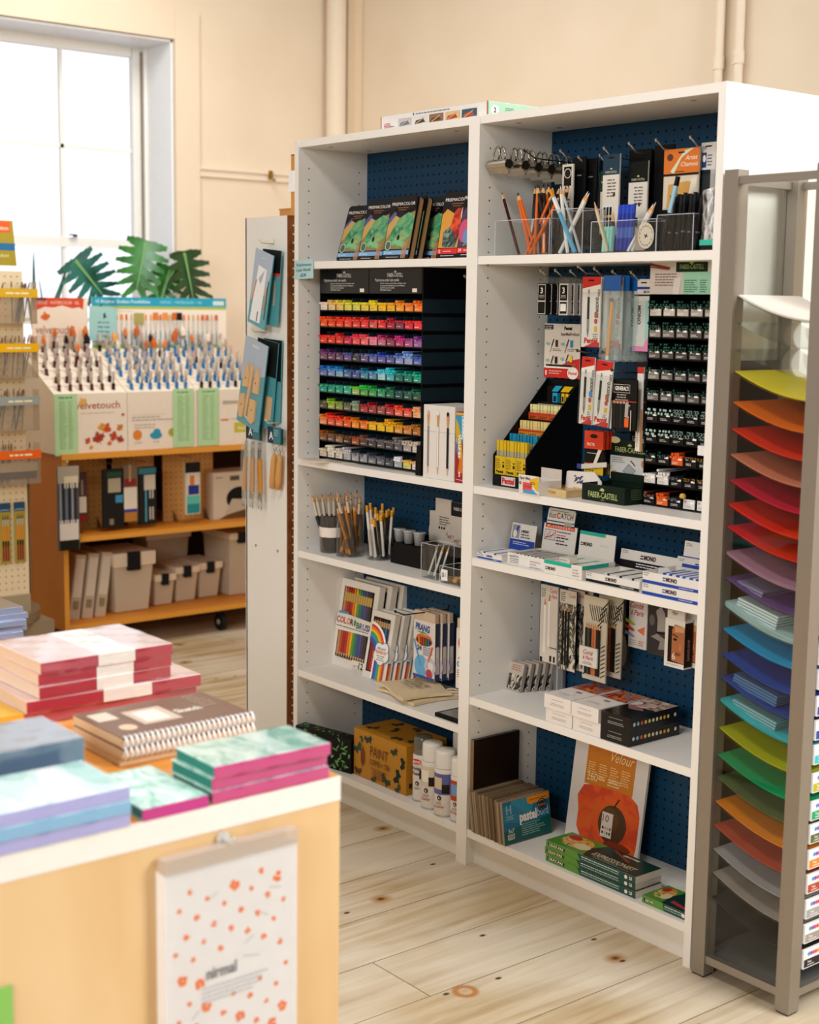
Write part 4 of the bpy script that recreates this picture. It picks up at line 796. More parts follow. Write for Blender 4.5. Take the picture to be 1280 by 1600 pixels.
bc.location = (.868, .026, 1.862)
ORG = '#e0661a'
# three-part acrylic box A
def abox(loc, w, d, h, label, divs=(), m=ACR):
    t = T('acrylic_box', label, 'acrylic box', loc); b = B(); open_box(b, w, d, h, m); P(b, 'walls', t)
    for x in divs: b = B(); b.box(x, x + .0025, .0025, d - .0025, .0025, h - .004, m); P(b, 'divider', t)
    return t
abox((.862, .022, zt), .197, .075, .086, 'clear divided acrylic box of orange and black pencils at left end of top shelf', (.064, .134))
rn = random.Random(11)
put_pencil(pencil_mesh('#3c1614', '#7a1c14', .175, .0042, None), (.9215, .05, zt + .004), (.852, .055, zt + .150), 'lone maroon pencil leaning left in the divided acrylic box')
for (x0, x1, dz, lab) in ((.965, .905, .135, 0), (.975, .917, .132, 0), (.948, 1.02, .138, 0), (.985, .975, .15, 0), (1.005, .995, .14, 0), (.97, 1.035, .10, 0), (1.02, .985, .12, 0)):
    put_pencil(pencil_mesh(ORG, '#1a1616', .168, .0043, ORG), (x0, rn.uniform(.04, .06), zt + .004), (x1, rn.uniform(.035, .08), zt + .004 + dz), 'orange pencil with dark tip in the divided acrylic box', 'orange pencils in the divided box')
for i in range(13):
    x0 = rn.uniform(.945, 1.045); put_pencil(pencil_mesh('#26231f', '#141414', .172, .0040, '#e8e4dc' if i % 3 == 0 else None, ('#b8b4ac', .3, .5) if i % 4 == 1 else None), (x0, rn.uniform(.05, .085), zt + .004), (x0 + rn.uniform(-.04, .03), rn.uniform(.05, .09), zt + .170),
               'dark charcoal pencil in the divided acrylic box behind orange ones', 'charcoal pencils in the divided box')
abox((1.056, .03, zt), .106, .07, .106, 'tall clear acrylic box holding white pencils, second on the top shelf')
for (x0, x1, dz, mm, lab) in ((1.098, 1.065, .15, ('#eae6e0', '#e6e2dc'), 'white pencil standing nearly upright in the second acrylic box'), (1.072, 1.145, .13, ('#e2ddd8', '#e6e2dc'), 'white pencil slanting right across the second acrylic box'), (1.07, 1.155, .135, ('#e6e2dc', '#ffffff'), 'white pencil leaning furthest right in the second acrylic box')):
    put_pencil(pencil_mesh(mm[0], mm[1], .165, .0045, mm[0]), (x0, .045, zt + .004), (x1, .05, zt + dz), lab)
put_pencil(pencil_mesh('#5cb0d8', '#e08c14', .178, .0055, '#5cb0d8', ('#e8e6e2', .62, .86), wood=False), (1.128, .04, zt + .004), (1.045, .042, zt + .142), 'light blue crayon pencil with silver collar and orange tip, leaning left', name='crayon_pencil')
put_pencil(pencil_mesh('#b8bcc0', '#a8a8a8', .165, .0035, '#a8a8a8'), (1.14, .045, zt + .004), (1.075, .045, zt + .15), 'thin grey pencil crossing behind the light blue crayon pencil')
abox((1.199, .02, zt), .203, .075, .072, 'wide low clear acrylic tray holding stumps and blue markers on top shelf', (.05, .088, .13))
t = T('round_sticker', 'round cream sparrow sticker on the front of the wide acrylic tray', 'sticker', (1.371, .0195, zt + .036)); b = B(); g = b.front(0, 0, 0); g.e(0, 0, .024, .029, '#c9bfae', 28); g.ring(0, 0, .0205, .0212, C('#6a6458'), 24)
g.q([(-.006, .004), (-.001, .001), (.004, .006), (.003, 0), (.007, -.002), (.001, -.003), (-.002, -.007), (-.003, -.001)], C('#1c2440'))
for i in range(14): a = R(20 + i * 24.5); g.r(.0235 * math.cos(a) * .76 - .001, .0225 * math.sin(a) - .0014, .0235 * math.cos(a) * .76 + .0012, .0225 * math.sin(a) + .0014, C('#5a5448'))
P(b, 'print', t)
b = B(); b.box(0, .030, 0, .001, 0, .050, '#a8988c'); tag(P(b, 'grey_card'), 'grey-brown card inside the wide acrylic tray behind the round sticker', 'card', loc=(1.332, .026, zt + .004))
for i in range(3): put_pencil(pencil_mesh('#9fe0d4', '#9fe0d4', .06, .006, '#9fe0d4', wood=False), (1.218 + .012 * i, .045, zt + .004), (1.22 + .012 * i, .047, zt + .06), 'pale mint marker standing in left bay of the wide tray', 'pale mint markers in the wide tray', 'marker', 'marker')
for i in range(6):
    put_pencil(pencil_mesh('#2038a0', '#2448c0', .108, .0062, '#26307c', ('#4a6cc0', .28, .5), wood=False), (1.262 + .013 * (i % 4), .045 + .014 * (i // 4), zt + .004), (1.266 + .013 * (i % 4), .048 + .014 * (i // 4), zt + .115), 'blue marker standing in the wide acrylic tray', 'blue markers in the wide tray', 'marker', 'marker')
for (x0, x1, mm) in ((1.305, 1.372, '#e9e4de'), (1.318, 1.378, '#ddd6ce'), (1.24, 1.205, '#e0c8a0')):
    put_pencil(pencil_mesh(mm, mm, .125, .0042, mm), (x0, .034, zt + .004), (x1, .034, zt + (.10 if x0 > 1.25 else .09)), ('white' if mm != '#e0c8a0' else 'tan') + ' paper stump crossing the front of the wide tray, from x %s side' % ('right' if x0 > 1.31 else 'left') if False else ('upper white paper stump slanting right in the wide tray', 'lower white paper stump slanting right in the wide tray', 'tan paper stump leaning left in the wide tray')[0 if x0 == 1.305 else (1 if x0 == 1.318 else 2)], name='paper_stump', cat='paper stump')
for i in range(4): put_pencil(pencil_mesh('#3a342c', '#c9a464', .095, .0045, '#2c2824', ('#8a8478', .5, .62)), (1.225 + .014 * i, .07, zt + .004), (1.215 + .018 * i, .075, zt + .095), 'short dark holder with grey band in the wide tray', 'dark holders in the wide tray', 'holder', 'holder')
t = T('acrylic_cup', 'tall clear acrylic cup packed with black pens at right of the top shelf', 'pen cup', (1.398, .025, zt)); b = B(); open_box(b, .106, .075, .080, ACR); P(b, 'walls', t)
for i in range(20):
    x = 1.408 + .0095 * (i % 10); y = .045 + .025 * (i // 10)
    put_pencil(pencil_mesh('#101012', '#1c1c20', .118 + .004 * (i % 3), .0052, '#101012', ('#6c6c70', .30, .33) if i % 2 else None, wood=False), (x, y, zt + .004), (x + .004 + .01 * (i % 3 == 0), y, zt + .115), 'black pen in the tall clear cup of black pens', 'black pens in the clear cup', 'pen', 'pen')
put_pencil(pencil_mesh('#141418', '#08080a', .15, .0062, '#141418', ('#9cc4dc', .45, .85), wood=False), (1.405, .04, zt + .02), (1.438, .042, zt + .158), 'taller black pen with pale stripe sticking out of the pen cup', name='pen', cat='pen')
# silver bag right
BAGM = ramp_mat('crinkled_film', [(0.35, '#2a2826'), (0.5, '#8c8884'), (0.62, '#d8d4d0')], scale=60, rough=.15, distort=2.0, stretch=(1, 1, .3))
t = T('film_bag', 'crinkled clear film bag of dark items at far right of top shelf', 'bag', (1.508, .045, zt)); b = B()
b.grid(lambda u, v: ((.0 + .062 * u) + .012 * v * (1 - v), -.006 * math.sin(u * 9), .012 + .115 * v + .02 * v * u), 8, 8, BAGM); b.grid(lambda u, v: ((.0 + .062 * u) + .012 * v * (1 - v), .03, .012 + .115 * v + .02 * v * u), 8, 8, BAGM); P(b, 'film', t)
b = B(); b.box(.002, .06, -.004, .03, 0, .012, '#161618'); b.box(.002, .06, -.006, -.004, .012, .024, C('#3cb8a0', .3)); P(b, 'mint_base', t)
# hanging packs, section 1 --------------------------------------------------
def pack(name, loc, w, h, label, cat='hanging pack', d=.004, base='#e8e3dc', rz=0, group=None, draw=None, pouch=None, slot=True, ry=0, rx=0):
    """flat hanging pack; loc = top-left-front corner"""
    t = T(name, label, cat, loc, rz, group, ry=ry, rx=rx); b = B(); b.box(0, w, 0, d, -h, 0, C(base, .45) if isinstance(base, str) else base); P(b, 'card', t)
    b = B(); g = b.front(0, -h, 0)
    if draw: draw(g, w, h, b)
    if slot: g.r(w / 2 - .009, h - .010, w / 2 + .009, h - .007, C('#151210'))
    if b.v: P(b, 'print', t)
    if pouch: b = B(); b.box(.001, w - .001, -.007, -.0006, -h + .002, -h * pouch, clear('#fafcfc', .15, .10)); P(b, 'blister', t)
    return t
def d_wc(g, w, h, b): g.r(.003, h * .5, w - .003, h - .003, '#d9d0c4'); g.r(.006, h * .74, w - .006, h - .006, '#191410'); g.e(w / 2, h - .022, .012, .012, '#d9d0c4'); g.e(w / 2, h - .022, .010, .010, '#201a16'); g.gk(.008, h * .7, w - .016, 5, .009, '#7a6a5c', al='c'); g.r(.004, 0.004, w - .004, h * .47, '#a8a8a8'); [g.r(.008 + i * .009, .01, .012 + i * .009, h * .47, c) for i, c in enumerate(('#ddd8d0', '#16120f', '#ddd8d0'))]; g.e(w / 2, h * .47, .009, .012, '#16120f')
pack('charcoal_pack', (1.017, .10, 1.836), .038, .20, 'narrow white framed charcoal pack hanging left of the dark packs', base='#d2c9bd', draw=d_wc)
def d_dark(g, w, h, b): g.r(.002, .004, w - .002, h - .03, C('#0d0d0e', .25)); g.r(w * .3, h - .045, w * .7, h - .042, '#6a6c68'); g.r(.001, .0, .003, h - .03, '#6a655c')
for i, (x, y) in enumerate(((1.035, .12), (1.058, .135), (1.094, .15))):
    pack('pencil_pack', (x, y, 1.853 - .004 * i), .042, .21, 'plain black hanging pencil pack, %s' % ('left of the three', 'middle of the three', 'right of the three with green dot')[i], base='#0e0f10', draw=d_dark)
def d_fc(g, w, h, b):
    g.r(0, h - .048, w, h, C('#16384c' if w < .058 else '#101412', .3)); g.t('FABER-CASTELL', w / 2, h - .044, .005, '#b8bca0', 'c', wid=w * .7); g.e(w / 2, h - .034, .004, .002, '#b8c070'); g.r(.001, .0, w - .001, h - .049, '#ddd6cc')
    g.gk(w * .25, h - .062, w * .6, 6, .0075, '#6a625c', al='c'); g.e(w * .72 if w < .058 else w * .4, h * .50, .004, .005, '#3c342e'); 
    if w > .058: g.e(w * .6, h * .50, .004, .005, '#3c342e')
    g.r(.003, .004, w * .62, h * .38, '#dcdcd8')
    for i in range(3): g.r(.006 + i * .010, .004, .013 + i * .010, h * .35, C('#1c1a18', .3)); g.r(.006 + i * .010, h * .22, .013 + i * .010, h * .25, C('#c9a464'))
pack('charcoal_pencil_pack', (1.140, .115, 1.852), .054, .19, 'white and teal charcoal pack hanging behind the blue markers', base='#ddd6cc', draw=d_fc)
pack('charcoal_pencil_pack', (1.206, .135, 1.832), .060, .20, 'white charcoal pack with dark green header hanging beside black cards', base='#ddd6cc', draw=d_fc)
pack('carbon_pack', (1.108, .14, 1.818), .028, .15, 'dark green and tan pack peeking out left of the teal charcoal pack', base='#1c3a28', draw=lambda g, w, h, b: (g.t('Woodless', w / 2, h - .03, .006, '#c8d8b0', 'c', wid=w * .8), g.r(.002, 0, w - .002, h - .05, '#cfc2ac'), g.r(.008, 0, .014, h - .06, '#1a1816'), g.r(.018, 0, .023, h - .06, '#1a1816')))
for i in range(3): pack('black_card_pack', (1.186 + .006 * i, .155 + .02 * i, 1.862), .07, .22, 'black hanging card set behind white packs, %s' % ('foremost', 'middle', 'rearmost')[i], base='#0c0d0e', draw=lambda g, w, h, b: [g.r(.006 + i * .012, .02, .008 + i * .012, h - .05, '#2c3036') for i in range(5)])
pack('black_card_pack', (1.262, .16, 1.868), .06, .22, 'black hanging card set just left of the orange chamois pack', base='#0c0d0e')
def d_ch(g, w, h, b):
    g.r(0, h - .055, w, h, C('#d8742c', .3)); g.q([(.02, h - .05), (.06, h - .005), (w * .85, h), (w * .5, h - .02), (.03, h - .055)], C('#cfe0c0')); g.e(.018, h - .018, .009, .008, '#5a3418'); g.t('Artist', w * .95, h - .026, .010, '#f2dcc0', 'r', shear=.2); g.t('Chamois', w * .97, h - .040, .010, '#f2dcc0', 'r', shear=.2); g.gk(w * .35, h - .052, w * .3, 1, .004, '#3a2010'); g.r(0, h - .060, w, h - .055, '#1c1814')
    g.r(.003, .003, w - .003, h - .061, C('#d9cdb8', .3)); g.q([(.012, .004), (w - .012, .004), (w - .018, .058), (w - .03, .062), (.016, .056)], C('#cf9d4c')); g.q([(w - .03, .02), (w - .006, .05), (w - .004, .07), (w - .02, .066)], C('#e8e0d4', .2))
pack('chamois_pack', (1.328, .12, 1.850), .104, .135, 'orange headed artist chamois pack hanging above the black pens', base='#d2c4ac', draw=d_ch)
pack('pencil_pack', (1.424, .135, 1.860), .042, .14, 'white headed blister pack with blue emblem hanging right of the chamois pack', base='#ddd8d4', draw=lambda g, w, h, b: (g.r(.003, h - .055, .016, h - .022, '#22407c'), g.e(.0095, h - .035, .005, .008, '#f0f0f0'), g.gk(.019, h - .03, .02, 4, .007, '#6a6a6c'), g.r(0, 0, w, h - .06, C('#1c2430', .2)), g.r(w * .7, 0, w, h - .06, '#b8b4b0')), pouch=.5)
for i, (x, z, L) in enumerate(((1.029, 1.860, .17), (1.062, 1.845, .14), (1.114, 1.847, .12), (1.165, 1.857, .16), (1.245, 1.862, .16), (1.337, 1.862, .17), (1.438, 1.860, .17))):
    hook((x, .2505, z - .015), L, 'silver peg hook on the top blue pegboard, %s from the left' % ORD[i], up=.022)
# ================================================================ right bookcase, section 2 (z 1.0287)
z3 = 1.0292
for i, (x, z, L) in enumerate(((.960, 1.560, .16), (1.012, 1.560, .16), (1.055, 1.558, .15), (1.110, 1.568, .18), (1.155, 1.562, .17), (1.206, 1.555, .16), (1.256, 1.553, .15), (1.296, 1.553, .12))):
    hook((x, .2505, z), L, 'silver peg hook under the second shelf, %s from the left' % ORD[i], up=.020)
# 3-piece eraser packs
def d3(ink):
    def f(g, w, h, b):
        g.r(.002, .002, w - .002, h - .002, '#e4ded4'); g.r(.0035, .0035, w - .0035, h - .0035, '#141210'); g.e(w / 2, h - .018, w * .32, .012, '#141210'); g.t('3', w / 2, h - .024, .014, '#f0ece4', 'c', bold=.03); g.gk(.005, h - .03, w - .01, 3, .003, '#c8c0b4', al='c'); g.r(.003, h * .42, w - .003, h * .46, '#e4ded4'); g.r(.006, .010, w - .006, h * .36, ink)
    return f
for j, (x0, y0, ink, dk, nm) in enumerate(((.934, .105, '#1c1816', '#1a1a1c', 'black'), (1.022, .095, '#e8e4dc', '#bdb8b4', 'white'))):
    for i in range(6):
        pack('eraser_pack', (x0 + .0025 * i, y0 + .019 * i, 1.548), .032, .078, '%s kneaded eraser pack on its hook, %s from the front' % (nm, ORD[i]), d=.013, base=dk, draw=d3(ink), slot=False)
        b = B(); b.box(.0, .032, -.001, .0, 0.0, .014, clear('#eef0f0', .2, .1)); o = P(b, 'hang_tab', bpy.data.objects['eraser_pack' + ('.%03d' % (j * 6 + i) if j * 6 + i else '')])
def d_post(g, w, h, b):
    g.r(.0, .0, w, .025, '#c8261c'); g.q([(.05, .025), (.09, .045), (w, .052), (w, .0), (.05, 0)], C('#c8261c')); g.e(w - .024, .014, .020, .016, '#f0e6da'); g.t('Pentel', w - .024, .010, .008, '#c8261c', 'c', bold=.03, wid=.03); g.gk(.02, .016, .05, 2, .006, '#f0b0a0'); g.r(.006, .006, .011, .018, '#f0e6da')
    g.r(.0, h - .015, .032, h - .003, '#20285c'); g.gk(.004, h - .008, .024, 2, .005, '#c8b860'); g.t('Pentel', w * .56, h - .015, .008, '#101010', bold=.05, wid=.028); g.t('SuperMultiProPencil', w * .97, h - .030, .008, '#5a5048', 'r', wid=.066)
    for (u, v, c) in ((.03, .078, '#4c1c1c'), (.085, .078, '#2c88c0'), (.03, .035, '#3a1c24'), (.085, .040, '#e8c81c')):
        g.l(u - .008, v - .012, u + .006, v + .022, .0022, '#8a7c70'); g.l(u - .002, v + .004, u + .006, v + .022, .0035, '#3c3030'); g.r(u + .012, v + .002, u + .021, v + .020, c); g.e(u - .016, v + .010, .007, .004, '#8cb89c'); g.gk(u + .002, v - .004, .034, 2, .004, '#8a7c70')
    g.r(.01, .030, w * .8, .0345, '#2a2622'); g.r(.01, .025, w * .8, .029, '#f4f0e8')
pack('pencil_poster', (.851, .215, 1.447), .131, .140, 'white and red mechanical pencil chart on the blue pegboard above the black stand', 'chart', base='#dfd5c8', draw=d_post, slot=False, d=.002)
def d_pentel(c2='#d8b010', cut=0):
    def f(g, w, h, b):
        g.r(0, 0, w, h, '#e9e2da'); g.q([(0, h - .028), (w, h - .018), (w, h), (0, h)], C('#c8241c', .35)); g.q([(w * .15, 0), (w, 0), (w, .012), (w * .6, .010)], C('#c8241c')); g.t('Pentel', w * .54, .010, .012, '#c8241c', 'c', bold=.05, wid=w * .74)
        u = w * .36; g.r(u - .0025, h - .040, u + .0025, h - .030, '#8c8c8c'); g.r(u - .004, h - .048, u + .004, h - .040, '#c8c8c8'); g.r(u - .0038, h * .40, u + .0038, h - .048, C('#1c1c24', .3)); g.r(u - .0042, .042, u + .0042, h * .40, C('#a09c98', .3, .5)); g.q([(u - .0035, .042), (u + .0035, .042), (u, .022)], C('#6a6866'))
        g.t('500', w * .86, h - .030, .008, '#3a3430', rot=-90); g.t('QUICKDRAW', w * .78, h - .048, .009, '#2c2824', rot=-90, bold=.03, wid=h * .30); g.e(w * .80, h * .37, .0055, .0065, '#b8483c'); g.r(w * .80 - .0045, h * .42, w * .80 + .0045, h * .50, '#a85c40' if not cut else '#3c8cc8'); g.r(w * .80 - .0045, h * .22, w * .80 + .0045, h * .30, c2); g.gk(w * .66, h * .18, w * .28, 3, .005, '#8a7c70')
    return f
pack('pencil_blister', (1.118, .080, 1.563), .060, .168, 'red-topped mechanical pencil blister card, upper left, black pencil in full view', draw=d_pentel(), pouch=.22)
pack('pencil_blister', (1.166, .104, 1.561), .060, .168, 'red-topped mechanical pencil blister card half hidden behind the film bags', draw=d_pentel(), pouch=.22)
for i in range(4):
    pack('pencil_blister', (1.122 + .004 * i, .10 + .02 * i, 1.562), .060, .165, 'red-topped blister card behind the upper left one, %s in depth' % ORD[i + 1], draw=None)
pack('pencil_blister', (1.131, .072, 1.372), .043, .163, 'narrow red-topped blister card, lower left, beside the black stand', draw=d_pentel(cut=1), pouch=.22, ry=2)
pack('pencil_blister', (1.176, .078, 1.366), .054, .158, 'tilted red-topped blister card, lower row, left of the charcoal pack', draw=d_pentel(), pouch=.22, ry=5)
# film bags with yellow pencil
FILM = clear('#f4fafa', .35, .12, .10)
for i in range(5):
    t = T('film_bag', 'clear film bag with blue header, %s' % ('foremost with orange pencil inside', 'second from the front', 'third from the front', 'fourth from the front', 'rearmost')[i], 'film bag', (1.182 + .006 * i, .085 + .022 * i, 1.566), group='film bags with blue headers')
    b = B(); b.box(0, .056, 0, .002, -.036, 0, C('#1c5ca8', .25)); P(b, 'header', t)
    b = B(); b.grid(lambda u, v: (-.004 + .064 * u + .004 * math.sin(v * 5), -.004 * math.sin(u * 3.14) + .0015 * math.sin(v * 19 + i), -.036 - .168 * v), 6, 12, FILM); b.grid(lambda u, v: (-.004 + .064 * u, .006, -.036 - .165 * v), 2, 2, FILM); P(b, 'film', t)
    b = B(); b.cyl((.018, .002, -.19), (.028, .002, -.062), .0042, m='#e89a14' if i == 0 else '#9cb4b8', n=6); b.cyl((.028, .002, -.062), (.0285, .002, -.052), .0042, .001, m='#6a4a2c', n=6); b.cyl((.0175, .002, -.200), (.018, .002, -.19), .0042, m='#f0ece8', n=6); P(b, 'pencil', t)
def d_mono(c):
    def f(g, w, h, b):
        g.r(0, 0, w, h, '#e2ddd6'); g.r(0, h - .024, w, h - .018, '#24408c'); g.r(0, h - .040, w, h - .036, '#18181c'); g.t('MONO', w * .93, h - .033, .006, '#2a2a30', 'r', bold=.03); g.t('MONO', w * .22, h - .062, .010, '#3a2c48', rot=-90, bold=.04, wid=.045); g.r(w * .48, .0, w, h - .044, C('#c8d8d4' if c == '#e88cb4' else '#d8ccb8')); g.q([(w * .5, 0), (w, 0), (w, .07), (w * .8, .05)], C(c)); g.r(0, 0, w, .012, c)
        g.r(w * .62, .03, w * .8, h - .05, C('#a4ccc4', .3))
    return f
pack('eraser_pen_pack', (1.212, .145, 1.553), .030, .168, 'slim white eraser pen pack with blue stripe, left of the pink one', draw=d_mono('#4a5c98'))
pack('eraser_pen_pack', (1.240, .130, 1.558), .062, .170, 'wider eraser pen pack with pink lower corner beside the graphite rack', draw=d_mono('#e88cb4'), pouch=.3)
# charcoal pencils
def d_gen(g, w, h, b):
    g.r(0, 0, w, h, C('#141312', .4)); g.r(w * .12, h - .032, w * .74, h - .012, '#d8d0c4'); g.r(w * .13, h - .031, w * .73, h - .013, '#141312'); g.t("GENERAL'S", w * .43, h - .026, .009, '#e8e2d6', 'c', bold=.04, wid=w * .52); g.gk(w * .16, h - .038, w * .55, 3, .006, '#a8a098', al='c')
    g.r(0, 0, .006, h * .56, '#d8d2c8')
    if h > .10:
        g.r(0, h * .56, w, h * .575, '#d8401c'); [g.r(.010 + i * .0105, .004, .018 + i * .0105, h * .55, C('#22201e' if i % 2 else '#2c2a26', .3)) for i in range(5)]; [g.r(.010 + i * .0105, h * .52, .018 + i * .0105, h * .56, C('#a89c88')) for i in range(5)]; g.q([(w * .58, h * .26), (w * .74, h * .24), (w * .78, h * .5), (w * .6, h * .54)], C('#b0a8a0')); g.q([(w * .70, h * .28), (w * .76, h * .27), (w * .77, h * .48), (w * .72, h * .47)], C('#2c2824')); g.r(w * .58, h * .06, w * .74, h * .24, '#e8641c'); g.r(w * .80, .0, w * .83, h * .4, '#c8b8a8')
for i in range(4): pack('charcoal_set', (1.214 + .004 * i, .088 + .026 * i, 1.322), .084, .120, "black-headed charcoal set pack under the film bags, %s" % ('foremost', 'second from the front', 'third from the front', 'rearmost')[i], base='#141312', draw=d_gen, slot=False)
pack('charcoal_set', (1.188, .190, 1.190), .066, .08, "charcoal pack showing only its black header above the green card", base='#141312', draw=d_gen, slot=False)
pack('pencil_strip', (1.276, .112, 1.352), .020, .20, 'tall narrow cream pencil pack with red band left of the graphite rack', draw=lambda g, w, h, b: (g.r(0, h - .015, w, h, '#c82c1c'), g.r(.0, h, w, h + .011, C('#1a1816')), g.r(.004, .01, .007, h - .04, '#c8b8a4'), g.r(w - .0055, 0, w, h * .5, '#c9813c')), slot=False)
for i in range(3): pack('sharpener_pack', (1.100 + .004 * i, .12 + .014 * i, 1.188), .064 - .004 * i, .044, 'red-orange eraser pack on a hook right of the black stand, %s' % ('foremost', 'second', 'rearmost')[i], base='#d83c1c', d=.008, draw=lambda g, w, h, b: (g.e(w * .5, h * .72, .013, .005, '#2a1410'), g.t('FACTIS', w * .36, h * .18, .007, '#f4e0d4', 'c', bold=.03, wid=w * .4)), slot=False)
for i in range(2): pack('charcoal_pack', (1.098 + .01 * i, .125 + .03 * i, 1.142), .064, .062, 'black and yellow charcoal pack below the red pack, %s' % ('front', 'behind the front one')[i], base='#141210', d=.008, draw=lambda g, w, h, b: (g.gk(.008, h - .010, w * .6, 1, .004, '#c8c0b4'), g.r(0, h * .42, w, h * .46, '#c82c1c'), g.r(0, 0, w, h * .42, '#e0b81c'), g.gk(.004, h * .34, w * .6, 4, .006, '#4a3a14')), slot=False)
for i, (x, z, L, lab) in enumerate(((1.13, 1.205, .17, 'bare brown peg hook end poking out over the black stand'), (1.20, 1.185, .13, 'peg hook with white tip in front of the red pack'), (1.145, 1.377, .21, 'dark peg hook crossing the mechanical pencil chart'), (1.19, 1.374, .17, 'dark peg hook behind the tilted pencil blister'), (1.25, 1.335, .20, 'dark peg hook carrying the charcoal sets'), (1.30, 1.385, .10, 'dark peg hook beside the pink eraser pen pack'))):
    hook((x, .2505, z), L, lab, up=.010, m=C('#6a5a4c', .3, .7))
# Pentel eraser lead stand (black stepped)
t = T('stepped_stand', 'black stepped cardboard stand of lead refills at left', 'display stand', (.841, .050, z3)); W_ = .125
prof = [(0, 0), (0, .080), (.185, .272), (.196, .272), (.196, 0)]
b = B()
for x in (0, W_ - .003): b.add([(x, y, z) for y, z in prof] + [(x + .003, y, z) for y, z in prof], [(0, 1, 2, 3, 4), (9, 8, 7, 6, 5)] + [(i, 5 + i, 5 + (i + 1) % 5, (i + 1) % 5) for i in range(5)], C('#0c0c0d', .4))
P(b, 'side_panel', t)
b = B(); b.box(.003, W_ - .003, 0, .002, 0, .030, C('#0c0c0d', .4)); b.box(.003, W_ - .003, .19, .193, 0, .272, C('#0c0c0d', .4)); b.box(.003, W_ - .003, .002, .19, .0, .003, C('#0c0c0d', .4)); g = b.front(.034, .004, -.0); g.r(0, 0, .052, .023, '#cfcac4'); g.t('Pentel', .026, .005, .014, '#c8202c', 'c', bold=.06, wid=.046); P(b, 'front_panel', t)
b = B(); stp = [(.002, .030), (.046, .078), (.082, .123), (.117, .168), (.150, .208)]
for i, (y, z) in enumerate(stp): b.box(.003, W_ - .003, y + .002, y + .038, z - .002, z, C('#b8aa98')); b.box(.003, W_ - .003, y + .036, y + .039, z, z + .046, C('#16120f') if i > 1 else C('#b8aa98'))
P(b, 'step', t)
cfg = [('yellow', '#d8b414', '#d8b414', '#2a2410', .047, .040), ('blue', '#1898c0', '#1488b0', '#c8a850', .020, .034), ('orange', '#e0a028', '#d8561c', '#e8d080', .022, .020), ('red-orange', '#c8501c', '#d85c1c', '#e8e0a0', .018, .020)]
for i, (nm, c, c2, c3, bh, th) in enumerate(cfg):
    y, z = stp[i]; 
    for k in range(3):
        lab = '%s refill box in the %s step of the black stand, %s' % (nm, ('lowest', 'second', 'third', 'fourth')[i], ('left', 'middle', 'right')[k])
        x = .841 + .005 + k * .039; tt = T('refill_box', lab, 'refill box', (x, .050 + y + .0015, z3 + z + .0003)); b = B(); open_box(b, .0375, .022, bh, C(c if i != 2 else '#d88c20', .5), .001); P(b, 'tray', tt)
        b = B(); g = b.front(0, 0, 0)
        if i == 0: g.t('Pentel', .018, .004, .007, '#2a2008', 'c', bold=.05, wid=.026); g.gk(.003, .038, .02, 6, .0045, '#6a5810'); g.r(.028, .018, .035, .026, '#2a2008'); g.r(.028, .03, .035, .033, '#2a2008')
        else: g.r(0, bh * .7, .0375, bh * .9, C('#c8301c' if i > 1 else '#0c4c60')); g.gk(.004, bh * .4, .028, 2, .004, '#2a1c10')
        P(b, 'print', tt)
        for j in range(4 if not (i == 1 and k == 2) else 3):
            b = B(); b.box(0, .0075, 0, .009, 0, bh + th * .35, C('#d9c890' if i > 1 else '#a8a07c', .3)); b.box(0, .0075, 0, .009, bh + th * .35, bh + th, C(c2 if i < 2 else c3, .35)); tag(P(b, 'lead_tube'), '%s capped lead tube standing in the %s step of the stand' % (nm, ('lowest', 'second', 'third', 'fourth')[i]), 'lead tube', '%s lead tubes in the stand' % nm, loc=(x + .0025 + .0088 * j, .050 + y + .004 + .0012 * (j % 2), z3 + z + .0015))
for k, (x, c, nm) in enumerate(((.055, '#18a0c8', 'blue'), (.088, '#e8b80c', 'yellow'), (.103, '#e8b80c', 'yellow'))):
    b = B(); w = .018 if k == 0 else .010; b.box(0, w, 0, .012, 0, .030, C(c, .35)); b.box(w * .2, w * .8, -.0006, 0, .008, .022, C('#16303a')); b.add([(-.001, -.002, .034), (w + .003, -.002, .034), (w + .004, .014, .048), (-.003, .014, .048)], [(0, 1, 2, 3)], C(c, .35)); b.box(.001, w - .001, 0.001, .010, .030, .034, C('#1a1a1c'))
    tag(P(b, 'refill_pack'), '%s refill pack in the top step of the black stand%s' % (nm, ('', ', left one', ', right one')[k]), 'refill pack', loc=(.841 + x, .050 + .155, z3 + .2085))
# papermate box, wooden box, kneaded card, big green box
t = T('eraser_box', 'open white eraser box printed with pink eraser, blue and yellow', 'eraser box', (.994, .000, z3), -2)
b = B(); open_box(b, .075, .075, .034, C('#e6e0da'), .0015); b.box(0, .075, -.001, 0, .034, .047, C('#e6e0da')); b.box(.0, .075, .074, .0755, .034, .060, C('#d9ccc0')); P(b, 'tray', t)
b = B(); g = b.front(0, 0, -.001); g.q([(.040, .036), (.074, .046), (.074, .010), (.066, .012)], C('#e8b80c')); g.r(.018, .002, .058, .012, '#3ca0dc'); g.q([(.018, .012), (.05, .012), (.074, .002), (.018, .002)], C('#3ca0dc')); g.r(.017, .010, .050, .029, C('#e0504a')); g.t('Pink Pearl', .034, .017, .005, '#8a2028', 'c', wid=.026); g.t('Paper Mate', .004, .036, .007, '#3a3840', shear=.3, wid=.040); g.ring(.007, .026, .002, .004, C('#4a3048'), 12); g.gk(.044, .030, .02, 2, .004, '#6a5a10'); P(b, 'print', t)
